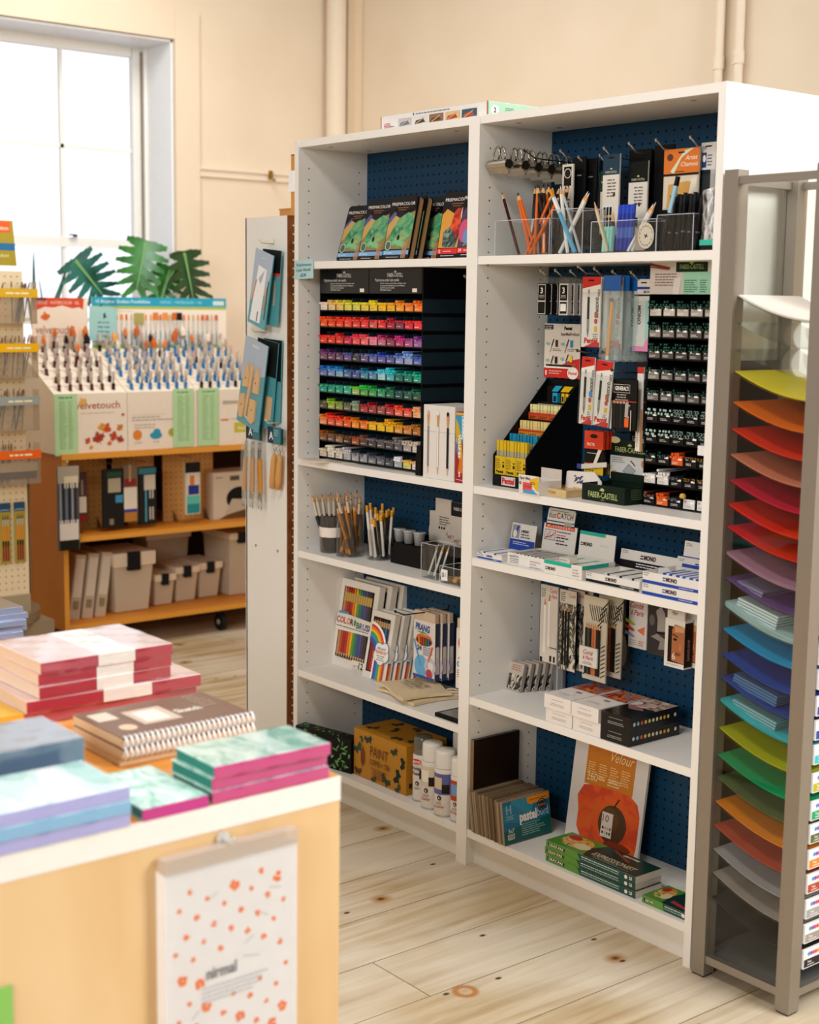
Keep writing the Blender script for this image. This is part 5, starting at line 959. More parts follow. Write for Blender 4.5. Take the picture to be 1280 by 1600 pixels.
t = T('wooden_box', 'small pale wooden tray box stamped with faint lettering, centre of the shelf', 'wooden box', (1.027, .030, z3), -3); b = B(); WD = ramp_mat('pale_pine', [(.35, '#d2b078'), (.65, '#dfc28e')], scale=14, stretch=(.4, 2, 3), rough=.6); open_box(b, .110, .075, .018, WD, .004); P(b, 'tray', t)
b = B(); b.box(.004, .106, .004, .071, .012, .0145, C('#c9a45c', .25)); g = b.front(0, 0, 0); g.t('ARTGRAF', .055, .006, .007, '#8a6c40', 'c', wid=.034); P(b, 'lid', t)
t = T('printed_card', 'white card with blue ink illustration propped beside the green box', 'card', (1.058, .098, z3 + .0005)); b = B(); b.prism([(.0, 0), (.125, 0), (.125, .038), (.10, .060), (.012, .056), (.006, .054)], .003, C('#ece5de', .5)); P(b, 'card', t)
b = B(); g = b.front(0, 0, 0)
for i in range(14): u = .03 + .004 * (i % 7) + .003; g.l(u, .030 + .010 * (i // 7) + .004 * math.sin(i * 2), u + .006, .034 + .010 * (i // 7) + .004 * math.cos(i), .0028, C('#2c3868'))
g.t('ArtGraf', .075, .012, .009, '#6a6068', shear=.2); g.gk(.01, .010, .05, 2, .005, '#b08868'); g.r(.10, .02, .115, .024, '#c88890'); P(b, 'print', t)
b = B(); b.prism([(0, 0), (.085, .012), (.085, .024), (0, .012)], .002, C('#dcd2c6')); b.prism([(-.016, .0), (0, 0), (0, .012), (-.016, .012)], .002, C('#3c4488')); tag(P(b, 'folded_card'), 'narrow cream strip with blue end resting above the ink illustration card', 'card', loc=(1.092, .12, z3 + .062))
b = B(); b.prism([(0, 0), (.010, 0), (.032, .045), (.020, .045)], .002, C('#e2d8ca')); tag(P(b, 'folded_card'), 'short cream strip leaning diagonally over the black and yellow pack', 'card', loc=(1.128, .122, z3 + .074))
GREEN = C('#0e2018', .35, spec=.4)
t = T('green_eraser_box', 'large dark green counter box with gold lettering at the shelf front', 'counter box', (1.167, .048, z3), -2); b = B(); open_box(b, .145, .10, .040, GREEN, .002); b.box(.002, .143, .002, .098, .028, .03, C('#0a120e')); b.box(.0, .145, .0955, .0985, .04, .062, GREEN); P(b, 'tray', t)
b = B(); g = b.front(0, 0, 0); g.t('FABER-CASTELL', .072, .009, .014, '#b9c07c', 'c', wid=.100); g.q([(.060, .027), (.068, .034), (.078, .030), (.074, .025)], C('#b9c07c')); g.r(.066, .004, .078, .0055, '#8a9460'); g2 = b.right(0, 0, .145); g2.gk(.02, .034, .05, 6, .0045, '#5c6c4c'); P(b, 'print', t)
t = T('green_back_card', 'dark green display card with eraser photo behind the green box', 'display card', (1.158, .150, z3 + .03)); b = B(); b.prism([(0, 0), (.125, 0), (.125, .105), (.10, .110), (.02, .114), (.0, .108)], .003, GREEN); P(b, 'card', t)
b = B(); g = b.front(0, 0, 0); g.t('FABER-CASTELL', .066, .082, .012, '#b9c07c', 'c', wid=.094); g.q([(.058, .098), (.066, .104), (.074, .100), (.070, .096)], C('#b9c07c')); g.e(.017, .110, .018, .008, '#cfc48c'); g.r(.004, .014, .123, .072, '#cfd0cc'); g.q([(.045, .035), (.065, .055), (.090, .040), (.070, .020)], C('#8f9092')); g.q([(.05, .037), (.066, .051), (.085, .039), (.069, .024)], C('#a4a5a6')); g.e(.018, .024, .013, .011, '#c88c1c'); g.e(.018, .024, .008, .007, '#e0b040'); g.q([(.07, .062), (.073, .064), (.088, .052), (.085, .050)], C('#5a4038')); g.e(.115, .058, .009, .010, '#c08050'); g.gk(.01, .066, .05, 3, .005, '#8a8a86'); g.q([(.112, .084), (.118, .096), (.124, .090), (.124, .080)], C('#eeeae4')); P(b, 'print', t)
# graphite pencil rack
t = T('graphite_pencil_rack', 'tall black rack of graphite pencils with green and white header', 'pencil rack', (1.320, .095, z3)); GW, GH = .2580, .572
b = B(); b.box(0, .003, 0, .154, 0, GH, BK); b.box(GW - .003, GW, 0, .154, 0, GH, BK); b.box(0, GW, .151, .154, 0, GH, BK); P(b, 'casing', t)
b = B(); b.box(.001, GW - .001, -.001, .001, .493, GH - .001, C('#cfc8c0', .35)); g = b.front(.001, .493, -.001); g.r(.10, 0, .256, .050, '#9ad0b4'); g.r(.078, .050, .17, .077, '#12281c'); g.t('FABER-CASTELL', .124, .057, .010, '#8fa860', 'c', wid=.070); g.q([(.116, .069), (.124, .0745), (.130, .071), (.126, .068)], C('#a8b860')); g.l(.0, .068, .06, .058, .006, C('#7a3020')); g.l(.0, .062, .055, .056, .003, C('#9a4830')); g.gk(.016, .044, .07, 5, .0062, '#8a6c64'); g.gk(.104, .030, .04, 6, .005, '#4c7c64'); g.gk(.15, .030, .02, 6, .005, '#4c7c64', rnd=.1); g.q([(.07, .0), (.09, .0), (.095, .04), (.075, .035)], C('#dcd8d4')); P(b, 'header_card', t)
gl = [['#c8c0b6', '#beb6ac', '#b8b0a6', '#aaa298', '#a0988e', '#968e84']] + [['#8c847c', '#7c756d', '#6c665f', '#58524d', '#6a6460', '#5a5450'], ['#5c5752', '#504b47', '#46423f', '#4c4844', '#3c3a38', '#343230'], ['#827c75', '#6c6762', '#5c5854', '#524e4b', '#605c58', '#545050'], ['#6e6c6a', '#666462', '#605e5c', '#585654', '#4e4c4a', '#464442']]
gp = []
rows_n = ['top', 'second', 'third', 'fourth', 'fifth', 'sixth', 'seventh', 'eighth', 'ninth', 'bottom']
for r in range(10):
    zb = 1.473 - r * .0487 - z3; b = B(); b.box(.003, GW - .003, .003, .151, zb - .004, zb - .002, BK); b.box(.003, GW - .003, .001, .003, zb - .004, zb + .014, BK)
    for c in range(7): b.box(c * .0407 + .0015, c * .0407 + .003, 0, .15, zb - .004, zb + .032, BK)
    row = P(b, 'bin_row', t)
    for c in range(6):
        x0 = c * .0407 + .005; b = B()
        if r < 5: lc = gl[r][c]
        elif r < 7: lc = '#141416'
        else: lc = {(7, 2): '#e0561c', (8, 0): '#e2ddd8', (8, 1): '#e2ddd8', (9, 1): '#e0661c', (9, 3): '#e2ddd8', (9, 4): '#e2ddd8'}.get((r, c), '#1c1b1d')
        b.box(x0, x0 + .033, -.001, .0015, zb, zb + .022, C(lc, .45)); g = b.front(x0, zb, -.001); lt = C('#ffffff'); dk = C('#f4f0ea' if sum(lin(lc)) < 1.4 else '#8a8278')
        g.r(.020, .012, .031, .0165, lt); g.r(.003, .014, .009, .019, dk if r < 5 else C('#a8a49c')); g.gk(.003, .006, .022, 2, .003, dk, h=.001); P(b, 'bin_label', row)
        kind = 'green' if r < 5 else ('ring' if r < 7 else {(7, 0): 'green', (7, 1): 'green', (7, 2): 'orange', (7, 3): 'gold', (7, 4): 'gold', (7, 5): 'gold', (8, 0): 'white', (8, 1): 'white', (8, 2): 'dark', (8, 3): 'gold', (8, 4): 'gold', (8, 5): 'gold', (9, 0): 'brown', (9, 1): 'orange', (9, 2): 'dark'}.get((r, c), 'none'))
        n = {'green': 13 if r < 3 else 6, 'ring': 8, 'orange': 8, 'gold': 5, 'white': 5 if c == 0 else 11, 'dark': 4, 'brown': 7, 'none': 0}[kind]; per = 5 if kind != 'ring' else 4
        if (r, c) == (8, 0): n = 2
        for i in range(n):
            ly, ix = divmod(i, per); gp.append((1.320 + c * .0407 + .0065 + (.0072 if per == 5 else .009) * ix + (.0036 if ly % 2 else 0), .095 - .004 + rn.uniform(-.004, .004), z3 + zb + .0185 + ly * (.0066 if per == 5 else .0082), kind, r, c))
gcol = {'green': ('#0c1412', '#1f8068'), 'ring': ('#101214', '#9fc0b4'), 'orange': ('#d84c1c', '#e8601c'), 'gold': ('#14110c', '#c88a2c'), 'white': ('#ded8d0', '#efeae4'), 'dark': ('#2a2a2c', '#4a4a4c'), 'brown': ('#4a2c20', '#7a4c38')}
def gend(k):
    kk = ('ge', k)
    if kk not in PM:
        a, c = gcol[k]; b = B(); r_ = .0034 if k != 'ring' else .0042; b.cyl((0, 0, 0), (0, .135, 0), r_, m=C(a, .35), n=6, caps=False)
        b.cyl((0, -.0008, 0), (0, 0, 0), r_ * .9, r_, m=C(c if k != 'green' else '#0e2620', .35), n=6)
        if k in ('green', 'ring', 'gold'): b.cyl((0, -.0014, 0), (0, -.0008, 0), r_ * (.30 if k == 'green' else .72), m=C(c if k == 'green' else a, .35), n=6)
        o = P(b, 'x'); PM[kk] = o.data; bpy.data.objects.remove(o)
    return PM[kk]
gp.sort(key=lambda q: -q[0])
for x, y, z, k, r, c in gp[:300]:
    o = bpy.data.objects.new('graphite_pencil', gend(k)); COL.objects.link(o); o.location = (x, y, z); s = '%s column of the %s row' % (ORD[c], rows_n[r]); tag(o, 'pencil end in the %s of the graphite rack' % s, 'pencil', 'graphite rack pencils in the %s' % s)
b = B()
for x, y, z, k, r, c in gp[300:]: a, cc = gcol[k]; b.cyl((x, y, z), (x, y + .135, z), .0034, m=C(a, .35), n=6, caps=False); b.cyl((x, y - .0008, z), (x, y, z), .003, .0034, m=C('#0e2620' if k == 'green' else cc, .35), n=6); (b.cyl((x, y - .0014, z), (x, y - .0008, z), .0014, m=C(cc), n=6) if k == 'green' else None)
if b.v: o = P(b, 'graphite_pencils'); tag(o, 'graphite pencil ends filling the left column of the graphite rack', 'pencils'); o['kind'] = 'stuff'
b = B(); b.box(0, .03, 0, .002, 0, .022, C('#ece7e2')); tag(P(b, 'price_card'), 'small blank white card clipped at the right side of the graphite rack', 'card', loc=(1.49, .085, 1.162))
b = B(); b.lathe([(.006, 0), (.008, .004), (.006, .010), (0, .012)], C('#d8a84c'), 10); tag(P(b, 'pencil_sharpener'), 'small golden piece in the bottom row of the graphite rack', 'sharpener', loc=(1.452, .085, z3 + .030), rx=0)
# ================================================================ right bookcase eraser shelf (z .8389)
ze = .8394; EW = C('#e8e4de', .4)
def edisp(loc, w, d, h, hw, hh, label, band, bandpos='low', txt='MONO', rz=0, hx=0, hlean=10, fill='mono', two=False):
    t = T('eraser_display_box', label, 'display box', loc, rz); b = B(); open_box(b, w, d, h, EW, .0015); b.box(.0015, w - .0015, .0015, d - .0015, .0015, h * .45, EW)
    b.M = Matrix.Translation((hx, d - .001, 0)) @ Matrix.Rotation(R(-hlean), 4, 'X'); b.box(0, hw, 0, .002, 0, h + hh, EW); P(b, 'carton', t)
    b = B(); g = b.front(0, 0, 0); BC = C(band, .35)
    def logo(g, u, v, s, col='#3a2430'): g.r(u - s * 1.1, v, u - s * .2, v + s * .28, C(band if band != '#14b09c' else '#3a2430')); g.r(u - s * 1.1, v + s * .6, u - s * .2, v + s * .88, C(band if band != '#14b09c' else '#3a2430')); g.t(txt, u, v, s, C(col), bold=.05, wid=s * 3.6)
    if bandpos == 'low': g.r(0, 0, w, h * .28, BC); g.gk(w * .65, h * .12, w * .28, 1, .003, '#e8e8f0'); logo(g, w * .42, h * .46, h * .34 if h < .03 else .010); g.gk(.004, h * .85, .02, 2, .005, '#8a8488')
    elif bandpos == 'top': g.r(0, h * .72, w * .72, h, BC); logo(g, w * .1, h * .3, .0075); g.gk(w * .76, h * .6, w * .18, 3, .007, '#b8a8ac')
    else: g.t('dustCATCH', .008, h * .62, .006, '#3a2430', wid=.032); g.r(.008, h * .45, .042, h * .50, '#2c3c80'); g.r(.008, h * .30, .042, h * .34, '#2c3c80'); g.r(.008, h * .14, .042, h * .18, '#3a2430'); g.gk(w * .6, h * .5, w * .3, 3, .007, '#b8a8ac')
    if bandpos == 'top': g2 = b.right(0, 0, w); g2.r(0, h * .72, d * .8, h, BC)
    b.M = Matrix.Translation((hx, d - .001, 0)) @ Matrix.Rotation(R(-hlean), 4, 'X'); g = b.front(0, h, -.0002)
    if bandpos == 'low' and fill != 'thin': g.r(0, 0, hw, hh * .42, BC); g.gk(hw * .3, hh * .26, hw * .5, 2, .006, '#e8e8f0'); logo(g, hw * .42, hh * .58, hh * .24); g.gk(.006, hh * .88, .02, 2, .004, '#8a8488')
    elif fill == 'thin': g.r(0, 0, hw, hh * .40, C('#1c44a8')); g.gk(.012, hh * .28, hw * .7, 2, .005, '#c8d0f0'); g.r(.004, hh * .44, .032, hh * .94, '#9a9894'); g.q([(.012, hh * .5), (.020, hh * .5), (.030, hh * .9), (.022, hh * .92)], C('#2c4cb0')); g.e(.016, hh * .6, .007, .010, '#e8e4e0'); logo(g, hw * .47, hh * .68, .0065); g.gk(hw * .42, hh * .58, hw * .4, 2, .007, '#5a5458')
    elif bandpos == 'top': g.r(0, hh * .86, hw * .72, hh, BC); logo(g, hw * .12, hh * .42, .0085); g.gk(hw * .6, hh * .5, hw * .3, 1, .004, '#c8c0c0')
    else:
        g.r(.006, hh * .84, hw - .008, hh * .98, '#e0501c'); g.t('消しクズをおさえない!', hw * .5, hh * .875, .006, '#f8e8e0', 'c', wid=hw * .8); g.r(.006, hh * .38, .046, hh * .78, '#6a4870'); g.r(.0075, hh * .40, .0445, hh * .76, '#ded4d2')
        for i in range(12): g.e(.012 + (i * 7 % 30) * .001, hh * (.46 + .024 * (i * 5 % 11)), .0016, .0018, '#e07848')
        g.l(.012, hh * .44, .040, hh * .60, .002, '#5c4868'); g.gk(.052, hh * .72, hw * .42, 1, .006, '#3c4c90', rnd=.05); g.gk(.052, hh * .60, hw * .4, 1, .006, '#e0602c'); g.gk(.052, hh * .50, hw * .4, 3, .008, '#4a3c48')
    P(b, 'print', t)
    return t
def erasers(x0, y0, z, nx, ny, w, d, h, cols, label, group, rz=0, gap=.0012):
    for i in range(nx):
        for j in range(ny):
            b = B(); b.box(0, w, 0, d, 0, h, C('#e9e5df', .5)); b.box(-.0003, w * .72, -.0003, d + .0003, -.0001, h + .0003, C(cols[0], .35)); b.box(w * .28, w * .48, -.0005, d + .0005, -.0002, h + .0005, C(cols[1], .35))
            tag(P(b, 'eraser'), label, 'eraser', group, loc=(x0 + (w + gap) * i, y0 + (d + gap) * j, z), rz=rz)
edisp((.826, .016, ze), .094, .105, .015, .093, .070, 'thin white and blue eraser display at the left end of eraser shelf', '#1c44a8', fill='thin', hx=.005)
erasers(.832, .022, ze + .0072, 2, 6, .040, .0135, .010, ('#e8e6e0', '#26489c'), 'slim white and blue eraser in the leftmost thin display', 'erasers in the leftmost display')
t = edisp((.931, .026, ze), .138, .110, .028, .120, .068, 'white eraser display with orange Japanese banner', '#2c3c80', bandpos='dust', hx=.006, hlean=8)
b = B(); b.M = Matrix.Translation((.018, .118, .094)) @ Matrix.Rotation(R(-8), 4, 'X'); b.prism([(0, 0), (.098, 0), (.10, .038), (.096, .043), (.006, .043), (.002, .038)], .002, EW); g = b.front(0, 0, -.0); g.t('dust', .006, .018, .015, '#2a1c28', bold=.0, wid=.026); g.t('C', .034, .018, .015, '#d8481c', bold=.03, wid=.012); g.t('ATCH', .048, .018, .015, '#2a1c28', bold=.0, wid=.045); g.r(0, .008, .1, .011, '#2c3c80'); g.r(0, .0, .1, .003, '#1c1c28'); g.r(.066, .001, .092, .012, '#a8a8a4'); g.gk(.01, .036, .08, 1, .004, '#7a7478'); P(b, 'topper', t)
erasers(.950, .040, ze + .0135, 4, 4, .026, .020, .013, ('#26242a', '#d8d4ce'), 'black-sleeved eraser in the orange-banner display', 'erasers in the orange-banner display')
edisp((1.086, .006, ze), .130, .115, .034, .122, .062, 'white and turquoise eraser display in the middle of the shelf', '#14b09c', bandpos='top', hx=.0, hlean=6)
erasers(1.100, .020, ze + .0165, 2, 4, .048, .022, .013, ('#e2ded4', '#1c9c8c'), 'pale eraser with green edge in the turquoise display', 'erasers in the turquoise display')
t = T('loose_eraser', 'small cream boxed eraser lying slanted on top of turquoise display', 'eraser', (1.125, .020, ze + .031), -12, ry=-3); b = B(); b.box(0, .045, 0, .022, 0, .011, C('#dcd6cc')); g = b.front(0, 0, 0); g.gk(.004, .006, .03, 1, .004, '#5a8c6c'); P(b, 'body', t)
edisp((1.222, .014, ze), .172, .120, .023, .182, .044, 'white eraser display with black band', '#161418', hx=-.008, hlean=10)
erasers(1.272, .024, ze + .0105, 3, 5, .038, .017, .0145, ('#dcd8d4', '#1c1a1e'), 'white eraser with black stripe in the black-banded display', 'erasers in the black-banded display')
edisp((1.410, .006, ze), .168, .115, .0265, .16, .050, 'lower blue-banded eraser box at the right end', '#1c44a8', hlean=4).scale = (1, 1, 1)
t = edisp((1.410, .006, ze + .0268), .168, .115, .0265, .15, .062, 'upper blue-banded eraser display box stacked at the right end', '#1c44a8', hx=.015, hlean=8)
erasers(1.45, .030, ze + .0268 + .013, 3, 4, .038, .017, .012, ('#2850b4', '#e8e4e0'), 'blue and white eraser in the upper right display', 'erasers in the upper right display')
b = B(); b.prism([(0, 0), (.05, .0), (.04, .012), (.028, .022), (0, .018)], .002, C('#c8c4c0')); tag(P(b, 'paper_flap'), 'loose grey paper flap standing in the upper right eraser display', 'paper', loc=(1.418, .05, ze + .0268 + .0125))
# ================================================================ hanging Conte section
zc = .772
SKETCH = ramp_mat('sketch_print', [(0.40, '#141414'), (0.50, '#6a665e'), (0.58, '#cfc6b4')], scale=55, rough=.35, distort=2.5, stretch=(1, 1, .6))
def d_cw(g, w, h, b):
    g.r(0, 0, w, h, '#cfc6bb'); g.t('Conté', w * .95, h - .018, .011, '#b02c30', 'r', shear=.3, wid=.026); g.t('à Paris', w * .95, h - .032, .010, '#b02c30', 'r', shear=.3, wid=.028); g.gk(.004, h - .012, .018, 5, .005, '#4a4440')
    for u, v0, v1 in ((w * .27, .025, h * .82), (w * .52, .045, h * .88)): g.r(u - .004, v0, u + .004, v1 - .016, C('#e6e1da', .3)); g.q([(u - .004, v1 - .016), (u + .004, v1 - .016), (u + .001, v1), (u - .001, v1)], C('#b8825a'))
    g.r(w * .6, .040, w, .043, '#5a4c48'); g.r(.003, .0, .012, .012, '#1c1a1c'); g.r(w * .6, .004, w * .72, .020, '#2a2628'); g.r(w * .82, .004, w * .92, .020, '#2a2628')
pack('sketch_pencil_pack', (.934, .145, zc), .064, .205, 'white hanging pack with two white pencils, leftmost', base='#cfc6bb', draw=d_cw, slot=False)
def d_ck(g, w, h, b):
    g.r(0, 0, w, h, SKETCH); g.r(.0, h - .035, w, h, '#c8c0b4'); g.t('Conté', w * .95, h - .018, .010, '#b02c30', 'r', shear=.3, wid=.024); g.gk(.004, h - .010, .02, 5, .005, '#3a3634')
    for u in (.014, .024, .034): g.r(u - .0038, .012, u + .0038, h - .055, C('#121214', .3)); g.q([(u - .0038, h - .055), (u + .0038, h - .055), (u, h - .040)], C('#a8764c'))
for i in range(3): pack('sketch_pencil_pack', (1.010 + .008 * i, .14 + .022 * i, zc), .060, .210, 'black sketch-printed pencil pack, %s' % ('foremost, second pack from left', 'just behind the foremost', 'rearmost of the dark ones')[i], base='#151515', draw=d_ck, slot=False)
def d_c3(g, w, h, b):
    g.r(0, 0, w, h, C('#c6bba6')); 
    for i in range(12): a = i * .5; u, v = w * (.15 + .07 * i), h * (.1 + .075 * i); g.l(u - .010, v - .012, u + .012, v + .010, .0028, C('#1c1a18'))
    for i in range(8): u = w * (.25 + .1 * i); g.l(u, h * .9, u + .012, h * .72, .0022, C('#2c2824')); g.l(w * .8, h * (.06 + .05 * i), w * .98, h * (.10 + .05 * i), .0022, C('#2c2824'))
    for i, c in enumerate(('#15161a', '#2c3a40', '#1c1a1a', '#b8602c', '#c07040', '#2a2020', '#141416')): u = .012 + i * .0078; g.r(u - .0034, .014, u + .0034, h * .62, C(c, .3)); g.q([(u - .0034, h * .62), (u + .0034, h * .62), (u, h * .69)], C('#cfa070'))
for i in range(2): pack('sketch_pencil_pack', (1.102 + .018 * i, .135 + .035 * i, zc), .080, .215 - .01 * i, 'pencil pack with drawing of a house and fanned pencils, %s' % ('front one with white label', 'partly hidden behind the front one')[i], base='#c6bba6', draw=d_c3, slot=False)
t = T('label_sleeve', 'white sleeve with red script wrapped round the fanned pencils pack', 'label sleeve', (1.098, .126, .642)); b = B(); b.box(0, .062, 0, .010, -.050, .0, C('#d9d3cc', .45)); g = b.front(0, -.05, 0); g.t('Conté', .031, .031, .012, '#b02c30', 'c', shear=.3, wid=.034); g.t('à Paris', .031, .018, .010, '#b02c30', 'c', shear=.3, wid=.036); g.gk(.01, .010, .04, 2, .004, '#8a7070', al='c'); P(b, 'sleeve', t)
pack('art_card', (1.138, .225, .765), .035, .185, 'dark grey smoky art print strip hanging behind the house drawing pack', base='#3a3634', draw=lambda g, w, h, b: (g.e(w * .5, h * .25, w * .4, h * .22, '#8c8682'), g.e(w * .4, h * .7, w * .3, h * .2, '#4c4844')), slot=False)
def d_cp(g, w, h, b):
    g.t('Conté', w * .52, h - .026, .015, '#c02c30', 'c', shear=.3, wid=.046); g.t('à Paris', w * .54, h - .044, .013, '#c02c30', 'c', shear=.3, wid=.044)
    for v, c in ((h * .52, '#c8c42c'), (h * .40, '#e0481c'), (h * .28, '#8ca8c8')): g.q([(0, v - .004), (w * .38, v - .010), (w * .38, v - .002), (0, v + .006)], C(c)); g.q([(w * .38, v - .010), (w * .48, v - .007), (w * .38, v - .002)], C('#b88a5c'))
    g.q([(w * .56, h * .36), (w * .92, h * .46), (w * .9, h * .28)], C('#e87850')); g.gk(w * .2, .018, .035, 3, .005, '#b8a8a0'); g.gk(w * .65, .018, .02, 3, .005, '#d07060')
pack('printed_card', (1.162, .225, .768), .071, .128, 'white card with red script and three coloured pencils', base='#e4dfda', draw=d_cp, slot=False)
pack('art_card', (1.234, .230, .765), .074, .132, 'black and white figure print next to the card with red script', base='#3c3835', draw=lambda g, w, h, b: (g.q([(.024, h * .85), (.04, h * .95), (.052, h * .84), (.060, h * .6), (.068, h * .5), (.03, h * .46), (.03, h * .7)], C('#a8a09a')), g.e(.012, h * .66, .009, .014, '#6c6662'), g.q([(.01, h * .34), (.03, h * .42), (.07, h * .3), (.07, h * .16), (.035, h * .12), (.04, h * .28)], C('#96908a')), g.r(.028, h * .43, .07, h * .46, '#1a1816')), slot=False)
for i in range(3):
    t = T('sanguine_box', 'white framed pencil box with face portrait and 6, %s' % ('foremost', 'second from the front', 'rearmost, cut by the post')[i], 'pencil box', (1.402 + .012 * i, .10 + .034 * i, .655)); b = B(); b.box(0, .060, 0, .028, 0, .115, C('#e0dbd5')); b.box(.004, .056, .002, .006, .115, .135, C('#d9d2ca')); P(b, 'carton', t)
    b = B(); g = b.front(0, 0, 0); g.r(.010, .012, .060, .098, '#1e1210'); g.q([(.022, .016), (.060, .013), (.060, .100), (.030, .104), (.022, .09)], C('#b06c44')); g.q([(.03, .085), (.058, .088), (.058, .10), (.03, .10)], C('#d09868')); g.e(.032, .068, .006, .003, '#2a1410'); g.l(.024, .080, .040, .074, .003, '#3a1c14'); g.e(.040, .034, .010, .004, '#8c3c28'); g.q([(.044, .046), (.052, .044), (.048, .064)], C('#c88458')); g.t('6', .024, .020, .016, '#e8d8c4'); g.gk(.008, .006, .045, 1, .005, '#b8a898'); s = b.right(0, 0, .060); s.r(0, .004, .028, .11, '#1e1210'); s.t('SANGUINE', .019, .02, .008, '#a88c78', rot=90, wid=.05); P(b, 'print', t)
for i, (x, L, lab) in enumerate(((.966, .10, 'leftmost'), (1.04, .11, 'second'), (1.14, .12, 'third'), (1.198, .03, 'fourth'), (1.27, .03, 'fifth'), (1.435, .16, 'rightmost'))): hook((x, .2505, .775), L, 'peg hook carrying the sketch pencil packs, %s' % lab, up=.012)
# ================================================================ shelf z .4657
z7 = .4662
for i in range(6):
    t = T('small_tin_case', 'small silver case with sketch cover leaning near left panel, %s' % ('foremost', 'second', 'third', 'fourth', 'fifth', 'rearmost')[i], 'small case', (.818 + .007 * i, .135 + .020 * i, z7), 0, rx=-12); b = B(); b.box(0, .056, 0, .011, 0, .078, C('#a8a09a', .35, .3)); P(b, 'case', t, bev=.001)
    b = B(); g = b.front(0, 0, 0); g.r(.002, .002, .054, .076, '#b8aca0'); g.r(.002, .004, .054, .045, SKETCH); g.gk(.008, .068, .04, 3, .006, '#a05c50', al='c'); P(b, 'cover', t)
b = B(); b.box(0, .042, 0, .010, 0, .10, C('#8c8c90', .3, .3)); b.box(.019, .022, -.001, 0, 0.0, .10, C('#c8c8cc')); tag(P(b, 'slim_case'), 'grey slim case standing upright behind the small silver cases', 'case', loc=(.895, .232, z7))
def pbox(loc, dark, label, rz=0):
    t = T('pastel_box', label, 'pastel box', loc, rz); w, d, h = .092, .178, .035; m = C('#141315', .3, coat=.4) if dark else C('#e9e3de', .35, coat=.3); b = B(); b.box(0, w, 0, d, 0, h, m); P(b, 'box', t, bev=.001)
    b = B(); g = b.top(0, 0, h); c = ART3 if True else None
    g.r(.002, d * .52, w - .002, d - .002, ART3 if not dark else ART4)
    if dark: g.q([(.004, d * .52), (.05, d * .52), (.07, d * .4), (.03, d * .36)], C('#8a5c5c'))
    else: g.e(w * .55, d * .40, .010, .006, '#7a706a', 14); g.gk(.02, d * .2, .05, 2, .006, '#c8beb6')
    f = b.front(0, 0, 0); f.gk(.025, .024, .045, 1, .004, '#b8a8a0' if not dark else '#8a8a88', rnd=.1); f.gk(.022, .014, .05, 2, .004, '#c0a8a0' if not dark else '#9a9a96', rnd=.1)
    if dark:
        s = b.right(0, 0, w)
        for i, cc in enumerate(('#d8d4cc', '#8cc4dc', '#d8604c', '#e8c860', '#e8d890', '#f0e0a0', '#e8e4dc', '#e8c850', '#e0a830', '#e8d070', '#e8e4e0')): s.e(.014 + i * .0135 + (.012 if i == 10 else 0), .018, .0042, .0048, C(cc, .3), 12)
    P(b, 'print', t); return t
ART3 = ramp_mat('pastel_art_warm', [(0.3, '#1c1a1e'), (0.42, '#a8281c'), (0.52, '#d8842c'), (0.6, '#3c5c98'), (0.7, '#b8a078')], scale=26, rough=.25, distort=2.0, detail=2)
ART4 = ramp_mat('pastel_art_pale', [(0.35, '#6a4440'), (0.5, '#c8a898'), (0.62, '#e0d0c0')], scale=22, rough=.25, distort=2.0, detail=2)
for j, (x, dk, n) in enumerate(((1.104, 0, 'left white'), (1.199, 0, 'right white'), (1.293, 1, 'black'))):
    pbox((x, .008, z7), dk, '%s pastel box in the lower layer of the stack' % n); pbox((x - .003 + (.006 if dk else 0), .004, z7 + .0356), dk, '%s pastel box in the upper layer of the stack' % n, rz=(0.4, -.5, 1.5)[j])
